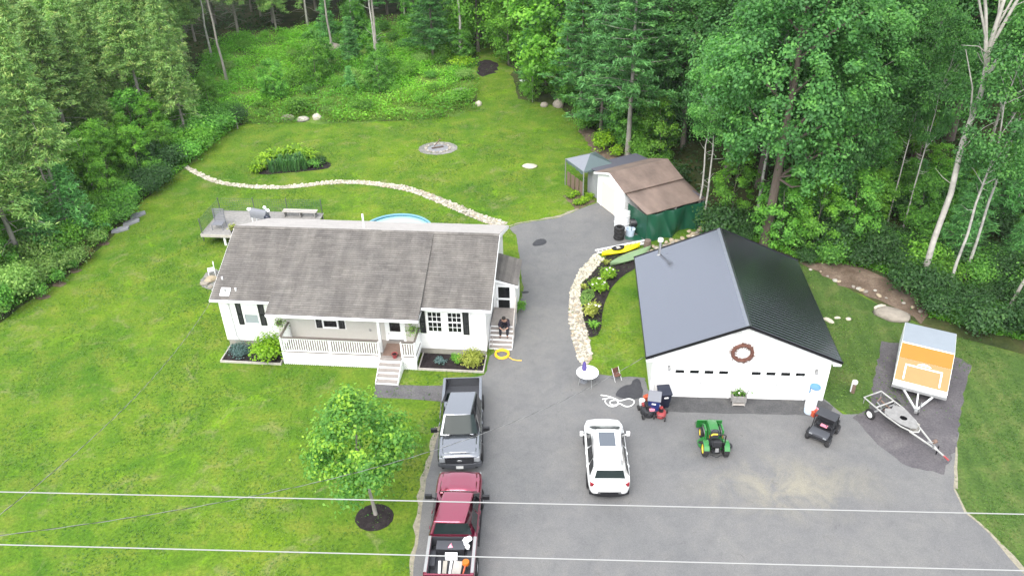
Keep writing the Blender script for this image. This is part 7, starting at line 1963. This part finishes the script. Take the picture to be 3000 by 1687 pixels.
# wording that places look-alike trees and bushes beside a landmark one can find
CM = cam.matrix_world.inverted()
def px(x, y, z=1.0):
    p = CM @ Vector((x, y, z)); return p.x / -p.z * 2373.4, p.y / p.z * 2373.4
MARKS = [('the big spruce with dead limbs', (-34.34, 59.86)), ('the pair of leaning birches', (-34.60, 82.59)), ('the lone birch left of the clearing', (-28.57, 81.01)), ('the grey slabs', (-26.77, 50.77)), ('the left end of the stone edging', (-26.13, 60.33)),
         ('the thin wooden stake', (-23.96, 68.14)), ('the three pale boulders', (-18.58, 69.92)), ('the pale rock in the brush', (-19.92, 90.53)), ('the double trunked pale tree', (-12.98, 80.79)), ('the white birch by the trail', (-4.97, 86.96)),
         ('the dirt patch on the trail', (-2.16, 84.08)), ('the green cone shaped tree', (0.17, 84.48)), ('the pine at the lawn corner', (6.40, 68.41)), ('the tall white pine by the shed', (9.53, 60.37)), ('the brown roofed shed', (10.26, 54.03)),
         ('the thick brown maple trunk', (16.55, 45.61)), ('the twin pale stems', (20.97, 47.51)), ('the leaf litter patch', (22.69, 40.90)), ('the long slanting trunk', (27.58, 41.38)),
         ('the large forked birch', (24.74, 40.89)), ('the orange camper', (24.01, 38.29)), ('the far left hedge', (-32.29, 46.10)), ('the row of lawn shrubs', (-28.04, 43.62)), ('the right edge of the wood', (35.71, 50.58)), ('the far end of the trail', (-0.94, 102.00)), ('the far left tree line', (-43.90, 73.36))]
USED = {}
def placed(base, x, y):
    a, b = px(x, y); best = None
    for nm, q in MARKS:
        c, d = px(*q); e = math.hypot(a - c, (b - d) * 1.6)
        if best is None or e < best[0]: best = (e, nm, a - c, b - d)
    e, nm, dx, dy = best
    if abs(dx) < 45 and abs(dy) < 30: rel = 'right beside'
    elif abs(dx) > 2.2 * abs(dy): rel = 'left of' if dx < 0 else 'right of'
    elif abs(dy) > 2.2 * abs(dx): rel = 'behind' if dy < 0 else 'in front of'
    else: rel = ('behind' if dy < 0 else 'in front') + ' and ' + ('left of' if dx < 0 else 'right of')
    far = 'well ' if e > 260 and not rel.startswith('right b') else ''
    lb = f'{base} {far}{rel} {nm}'
    USED[lb] = USED.get(lb, 0) + 1
    return lb
SHORT = lambda H, a, b: 'short' if H < a + (b - a) * .33 else ('tall' if H > a + (b - a) * .67 else 'middling')
# filler trees: groups of like trees that nothing tells apart
rg = random.Random(77)
SHEDC = (8.5, 51.0)
OPENL = [(-46.44, 62.64), (-36.38, 64.90), (-30.95, 58.54), (-31.36, 53.88), (-32.69, 51.30), (-38.19, 48.16)]
spots = []
def okspot(x, y, dmin):
    if inside(LAWN, x, y) or inside(DRIVE, x, y): return False
    if (x - SHEDC[0]) ** 2 + (y - SHEDC[1]) ** 2 < 25: return False
    if 5 < x < 17 and y < 44: return False
    if inside(OPENL, x, y): return False
    if any((x - a) ** 2 + (y - b) ** 2 < dmin * dmin for a, b in spots): return False
    return not any((x - a) ** 2 + (y - b) ** 2 < 6 for a, b in KEY)
TRAIL = [(-3.22, 70.84), (-3.16, 88.28), (-1.83, 106.99), (0.81, 106.76), (-0.17, 88.06), (0.83, 70.59)]
def fill(n, x0, x1, y0, y1, dmin, kinds, label, group, hmin, hmax, cond=None):
    c = 0; tr = 0
    while c < n and tr < n * 40:
        tr += 1
        x, y = rg.uniform(x0, x1), rg.uniform(y0, y1)
        if abs(x) > .68 * y + 6 or inside(CLEARING, x, y) or inside(TRAIL, x, y) or not okspot(x, y, dmin): continue
        if cond and not cond(x, y): continue
        # keep a strip of low growth along the lawn
        if any(inside(LAWN, x + dx, y + dy) for dx, dy in ((2, 0), (-2, 0), (0, -2.5), (2, -2))): continue
        spots.append((x, y)); k = rg.choice(kinds)
        H = rg.uniform(hmin, hmax)
        tree(k, rg.randrange(3), (x, y, 0), H, placed(SHORT(H, hmin, hmax) + ' ' + label[k], x, y), group[k], rg.uniform(0, 6.28), sx=rg.uniform(.85, 1.2)); c += 1
LB = {'spruce': 'yellow-green spruce', 'birch': 'pale thin birch', 'young': 'leafy green tree', 'pine': 'blue-green pine', 'maple': 'leafy maple', 'bare': 'bare stemmed tree'}
fill(112, -80, -21, 42, 112, 3.1, ['spruce'], LB, {k: k + ' trees of the left wood' for k in LB}, 11, 15.5)
LB = {'spruce': 'yellow-green spruce', 'birch': 'pale thin birch', 'young': 'leafy green tree', 'pine': 'blue-green pine', 'maple': 'leafy maple', 'bare': 'bare stemmed tree'}
fill(75, -34, 10, 84, 120, 3.8, ['pine', 'birch', 'young', 'young', 'maple'], LB, {k: k + ' trees at the back of the clearing' for k in LB}, 11, 17)
LB = {'spruce': 'yellow-green spruce', 'birch': 'pale thin birch', 'young': 'leafy green tree', 'pine': 'blue-green pine', 'maple': 'leafy maple', 'bare': 'bare stemmed tree'}
fill(62, 2, 30, 62, 112, 3.9, ['pine', 'pine', 'maple', 'maple', 'birch', 'young'], LB, {k: k + ' trees right of the trail' for k in LB}, 13, 19)
LB = {'spruce': 'yellow-green spruce', 'birch': 'pale thin birch', 'young': 'leafy green tree', 'pine': 'blue-green pine', 'maple': 'leafy maple', 'bare': 'bare stemmed tree'}
fill(22, 16, 44, 48, 66, 4.5, ['maple', 'bare', 'bare', 'pine'], LB, {k: k + ' trees of the right hand wood' for k in LB}, 15, 20, lambda x, y: x < 26 or y > 58)
fill(42, 24, 82, 64, 112, 4.4, ['maple', 'bare', 'pine', 'maple'], LB, {k: k + ' trees of the right hand wood' for k in LB}, 15, 20)

# understorey: saplings and bushes along the wood edges and in the clearing
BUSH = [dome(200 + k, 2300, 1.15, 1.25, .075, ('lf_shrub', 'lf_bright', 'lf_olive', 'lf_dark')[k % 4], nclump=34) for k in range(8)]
def bushes(n, poly, dmin, label, group, smin, smax, kinds, seed, name='bush'):
    r2 = random.Random(seed)
    for x, y in scatter_in(poly, n, dmin, seed):
        if inside(TRAIL, x, y) and name != 'x': continue
        if any((x - a) ** 2 + (y - b) ** 2 < .8 for a, b in KEY): continue
        s_ = r2.uniform(smin, smax)
        kb = r2.choice(kinds)
        lb = placed(('small ' if s_ < smin + (smax - smin) * .4 else 'big ' if s_ > smin + (smax - smin) * .75 else '') + ('green', 'bright green', 'olive', 'dark')[kb % 4] + ' bush', x, y)
        t = thing(name, lb, 'bush', (x, y, 0), r2.uniform(0, 6.28), group)
        put('foliage', BUSH[kb], t, Matrix.Diagonal((s_, s_, s_ * r2.uniform(.8, 1.3), 1)))
bushes(46, [(-30.83, 38.39), (-30.08, 39.21), (-29.86, 40.99), (-29.35, 42.29), (-28.54, 44.25), (-28.06, 46.71), (-27.84, 49.83), (-27.85, 54.26), (-29.44, 56.05), (-31.36, 53.88), (-32.93, 51.83), (-33.92, 49.38), (-36.05, 48.06)], 1.1, 'loose green bush in the wild hedge along the left lawn', 'bushes along the left lawn', .6, 1.25, [0, 1, 2, 2, 4, 6], 5)
bushes(30, [(-27.62, 49.57), (-27.51, 53.69), (-26.84, 56.80), (-26.19, 60.86), (-25.54, 63.71), (-24.94, 67.64), (-24.16, 69.19), (-25.17, 71.77), (-27.66, 70.64), (-29.44, 66.74), (-29.98, 61.73), (-29.70, 56.06)], 1.25, 'leafy bush in the hedge below the left wood', 'bushes below the left wood', .8, 1.5, [0, 3, 4, 1, 7], 6)
bushes(44, [(-26.64, 71.43), (-30.55, 80.11), (-32.56, 91.74), (-26.59, 92.58), (-18.08, 88.16), (-8.98, 86.30), (-3.44, 84.74), (-3.07, 77.26), (-4.95, 70.94), (-9.53, 69.96), (-15.08, 69.88), (-20.40, 70.20), (-23.75, 69.99)], 1.9, 'green bush in the tall brush of the far clearing', 'bushes in the far clearing', .5, 1.15, [1, 1, 5, 2, 6, 0, 1], 7)
bushes(26, [(-30.20, 91.56), (-29.21, 96.86), (-23.90, 98.59), (-17.69, 101.07), (-9.86, 102.75), (-4.57, 97.04), (-3.50, 87.09), (-9.07, 87.50), (-18.29, 89.41), (-26.75, 93.25)], 2.2, 'bright bush at the back of the far clearing', 'bushes at the back of the clearing', .5, 1.1, [1, 5, 1, 0], 8)
bushes(26, [(0.57, 74.62), (4.84, 72.52), (6.08, 68.18), (7.14, 63.51), (9.75, 59.56), (12.52, 53.92), (12.61, 58.76), (11.17, 63.64), (8.40, 70.12), (5.16, 77.71), (1.53, 81.06)], 1.6, 'green bush under the pines along the back lawn', 'bushes under the pines', .6, 1.3, [0, 1, 3, 5, 7], 9)
bushes(56, [(13.74, 49.10), (15.02, 48.55), (18.31, 44.10), (21.46, 44.38), (23.93, 46.26), (25.91, 43.55), (29.32, 41.78), (31.34, 39.42), (28.59, 34.53), (25.32, 35.74), (23.11, 37.13), (23.68, 39.37), (23.15, 42.04), (21.24, 43.76), (18.12, 43.48), (13.68, 46.73)], 1.15, 'leafy green bush along the edge of the right wood', 'bushes along the right wood', .6, 1.4, [0, 3, 1, 7, 4, 5], 10)
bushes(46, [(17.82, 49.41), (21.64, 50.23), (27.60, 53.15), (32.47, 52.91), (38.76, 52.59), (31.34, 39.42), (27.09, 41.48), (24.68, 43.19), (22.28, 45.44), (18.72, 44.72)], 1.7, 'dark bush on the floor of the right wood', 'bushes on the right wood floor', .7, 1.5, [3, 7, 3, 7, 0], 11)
plant('lime_bush', 'bright yellow-green bush behind the grey canopy', 'bush', (7.63, 61.36), dome(301, 900, 1.0, 1.5, .11, 'lf_lime'))
plant('lime_bush', 'small bright bush left of the tall white pine trunk', 'bush', (8.63, 60.42), dome(302, 600, .6, .8, .1, 'lf_lime'))
plant('lime_bush', 'bright green bush right of the two thin trunks by the garage', 'bush', (13.56, 47.76), dome(303, 700, .9, .7, .1, 'lf_lime'))
plant('lime_bush', 'lime patch of weeds beside the dirt of the trail', 'bush', (-4.80, 84.61), dome(304, 700, 1.6, .8, .12, 'lf_lime'))
plant('lime_bush', 'rounded bright green bush behind the three pale boulders', 'bush', (-19.11, 71.14), dome(305, 900, 1.3, 1.6, .10, 'lf_bright'))
plant('dark_bush', 'dark green bush at the left edge of the front lawn', 'bush', (-30.10, 39.56), dome(306, 1200, 1.0, 1.9, .10, 'lf_shrub'), stem=.4)
LB3 = ('bright leafy sapling', 'bushy green sapling', 'small pine sapling')
r3 = random.Random(99)
for pl, n, sd, wh in (([(14.10, 48.60), (18.38, 44.31), (23.93, 46.26), (26.78, 43.10), (31.34, 39.42), (40.68, 55.99), (29.48, 57.84), (18.39, 51.44)], 34, 1, 'of the right wood'), ([(-27.16, 73.20), (-31.50, 85.60), (-27.23, 95.32), (-15.71, 98.66), (-4.10, 94.88), (-3.27, 78.27), (-9.11, 72.07), (-18.55, 71.79)], 16, 2, 'of the far clearing'), ([(1.09, 76.01), (6.11, 68.59), (10.03, 61.57), (13.21, 56.22), (13.28, 64.26), (7.33, 79.60), (2.00, 85.50)], 16, 3, 'behind the back lawn'), ([(-31.97, 41.26), (-28.89, 48.67), (-28.29, 57.18), (-26.90, 64.36), (-31.71, 75.31), (-34.91, 65.55), (-37.71, 52.06)], 24, 4, 'of the left wood')):
    for x, y in scatter_in(pl, n, 2.2, sd):
        if inside(TRAIL, x, y) or inside(LAWN, x, y): continue
        k = r3.randrange(3)
        tree('sapling', k, (x, y, 0), r3.uniform(2.5, 5.5), placed(LB3[k], x, y), 'saplings ' + wh, r3.uniform(0, 6.28), cat='sapling')

# the front yard tree
g = np.random.default_rng(500)
tmf, cmf = decid(500, 6.6, 2.1, 2.3, 140, 100, .080, 'lf_yard', 'palebark', .085, shape=1.05, flatten=.75, cr=.18, gap=.3, taper=.42)
ft = thing('yard_tree', 'small round maple in a dark mulch ring on the front lawn', 'tree', (-6.05, 23.85, .02), .6)
ft.rotation_euler = (0, R(-3.5), .0)
put('trunk', tmf, ft); put('crown', cmf, ft)

# undergrowth and forest floor greenery (uncountable)
def cover(name, polys, n, zmin, zmax, smin, smax, mat, seed, avoid=(), thr=-.35, asp=.5, soft=.0):
    g = np.random.default_rng(seed); P = []
    for poly, w in polys:
        xs = [p[0] for p in poly]; ys = [p[1] for p in poly]; c = 0
        while c < n * w:
            k = 4000
            X = g.uniform(min(xs), max(xs), k); Y = g.uniform(min(ys), max(ys), k)
            X0, Y0 = X, Y; X = X + g.normal(size=k) * soft; Y = Y + g.normal(size=k) * soft
            m = np.zeros(k, bool); j = len(poly) - 1
            for i in range(len(poly)):
                xi, yi = poly[i]; xj, yj = poly[j]
                m ^= ((yi > Y) != (yj > Y)) & (X < (xj - xi) * (Y - yi) / (yj - yi + 1e-9) + xi); j = i
            for av in avoid:
                q = np.zeros(k, bool); j = len(av) - 1
                for i in range(len(av)):
                    xi, yi = av[i]; xj, yj = av[j]
                    q ^= ((yi > Y) != (yj > Y)) & (X < (xj - xi) * (Y - yi) / (yj - yi + 1e-9) + xi); j = i
                m &= ~q
            X, Y = X0, Y0
            patch = np.sin(X * .9 + 1.3 * np.sin(Y * .7)) * np.sin(Y * .8 + np.sin(X * .5)) + g.normal(size=k) * .5
            m &= patch > thr
            P.append(np.stack([X[m], Y[m], patch[m]], 1)); c += m.sum()
    P = np.concatenate(P); n = len(P)
    z = zmin + (zmax - zmin) * g.random(n) * np.clip(.5 + .4 * P[:, 2], .15, 1.2)
    v, f = leaves(np.column_stack([P[:, :2], z]), g.normal(size=(n, 3)) * .6 + (0, 0, 1), g.uniform(smin, smax, n), asp, rng=g)
    t = np.clip(.5 * g.random(n) + .25 + .2 * np.sin(P[:, 0] * .45 + np.sin(P[:, 1] * .3)), 0, 1)
    return tag(put(name, npmesh(name, v, f, t, mat)), kind='stuff')
cover('tall_weeds', [(CLEARING, 1.0)], 70000, .05, .9, .05, .15, 'lf_under', 1, (TRAIL,), .1, soft=.7)
cover('tall_grass', [([(-24.13, 69.11), (-20.25, 69.53), (-14.93, 68.96), (-9.47, 69.29), (-4.90, 70.01), (-2.77, 71.24), (-2.38, 76.24), (-3.12, 79.28), (-6.24, 76.98), (-12.66, 75.01), (-19.09, 74.50), (-23.26, 72.96)], .6), ([(-26.28, 91.26), (-17.57, 97.36), (-9.63, 99.65), (-4.90, 94.94), (-5.20, 83.73), (-12.44, 87.75), (-17.31, 83.47), (-23.09, 80.64), (-27.62, 82.01)], .4)], 42000, .1, .75, .06, .17, 'lf_tallgrass', 5, (TRAIL,), -.3, .16, soft=.5)
cover('lawn_grass', [(LAWN, 1.0)], 90000, .004, .05, .03, .075, 'lf_lawn', 6, (DRIVE,), .15, .45)
cover('fern_carpet', [([(13.69, 48.86), (18.38, 44.31), (21.36, 44.09), (25.38, 42.35), (31.33, 38.00), (29.14, 34.21), (25.88, 35.72), (23.56, 37.28), (24.39, 40.07), (22.47, 42.47), (18.40, 43.67)], .35), ([(-31.45, 38.08), (-29.57, 40.61), (-27.91, 46.35), (-27.51, 53.69), (-25.77, 60.84), (-24.13, 69.11), (-26.90, 72.31), (-31.08, 63.17), (-33.69, 56.27), (-37.80, 49.56)], .65)], 60000, .03, .5, .05, .13, 'lf_under', 2)
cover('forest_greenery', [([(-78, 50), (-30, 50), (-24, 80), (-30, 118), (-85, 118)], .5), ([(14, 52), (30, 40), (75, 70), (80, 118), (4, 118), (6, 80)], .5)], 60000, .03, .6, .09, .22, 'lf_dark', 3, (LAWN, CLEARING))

# look-alikes in one spot: say which by their order from left to right
ORD = ('leftmost', 'second from left', 'third from left', 'fourth from left', 'fifth from left', 'sixth from left', 'seventh from left', 'eighth from left', 'ninth from left', 'tenth from left')
same = {}
for o in list(scene.objects):
    if o.parent is None and o.get('label'): same.setdefault(o['label'], []).append(o)
for lb, os_ in same.items():
    if 1 < len(os_) <= 10:
        os_.sort(key=lambda o: px(o.location.x, o.location.y)[0])
        for k, o in enumerate(os_):
            w_ = ORD[k] if k < len(os_) - 1 else 'rightmost'
            nl = (w_ + ' ' + lb) if ' from ' not in w_ else (lb + ', ' + w_)
            if len(nl.replace('-', ' ').split()) > 16: nl = nl.replace('and right of ', '').replace('and left of ', '').replace('well ', '')
            o['label'] = nl

# faint summer air
hz = bx(-140, 140, -20, 150, -1.0, 30.0)
m_ = bpy.data.materials.new('air'); m_.use_nodes = True
n_ = m_.node_tree.nodes; n_.clear()
pv = n_.new('ShaderNodeVolumePrincipled'); pv.inputs['Density'].default_value = 0.00012; pv.inputs['Color'].default_value = (0.88, 0.92, 0.95, 1)
mo = n_.new('ShaderNodeOutputMaterial'); m_.node_tree.links.new(pv.outputs[0], mo.inputs['Volume'])
MATS['air'] = m_
tag(hz.build('haze', 'air'), kind='stuff')
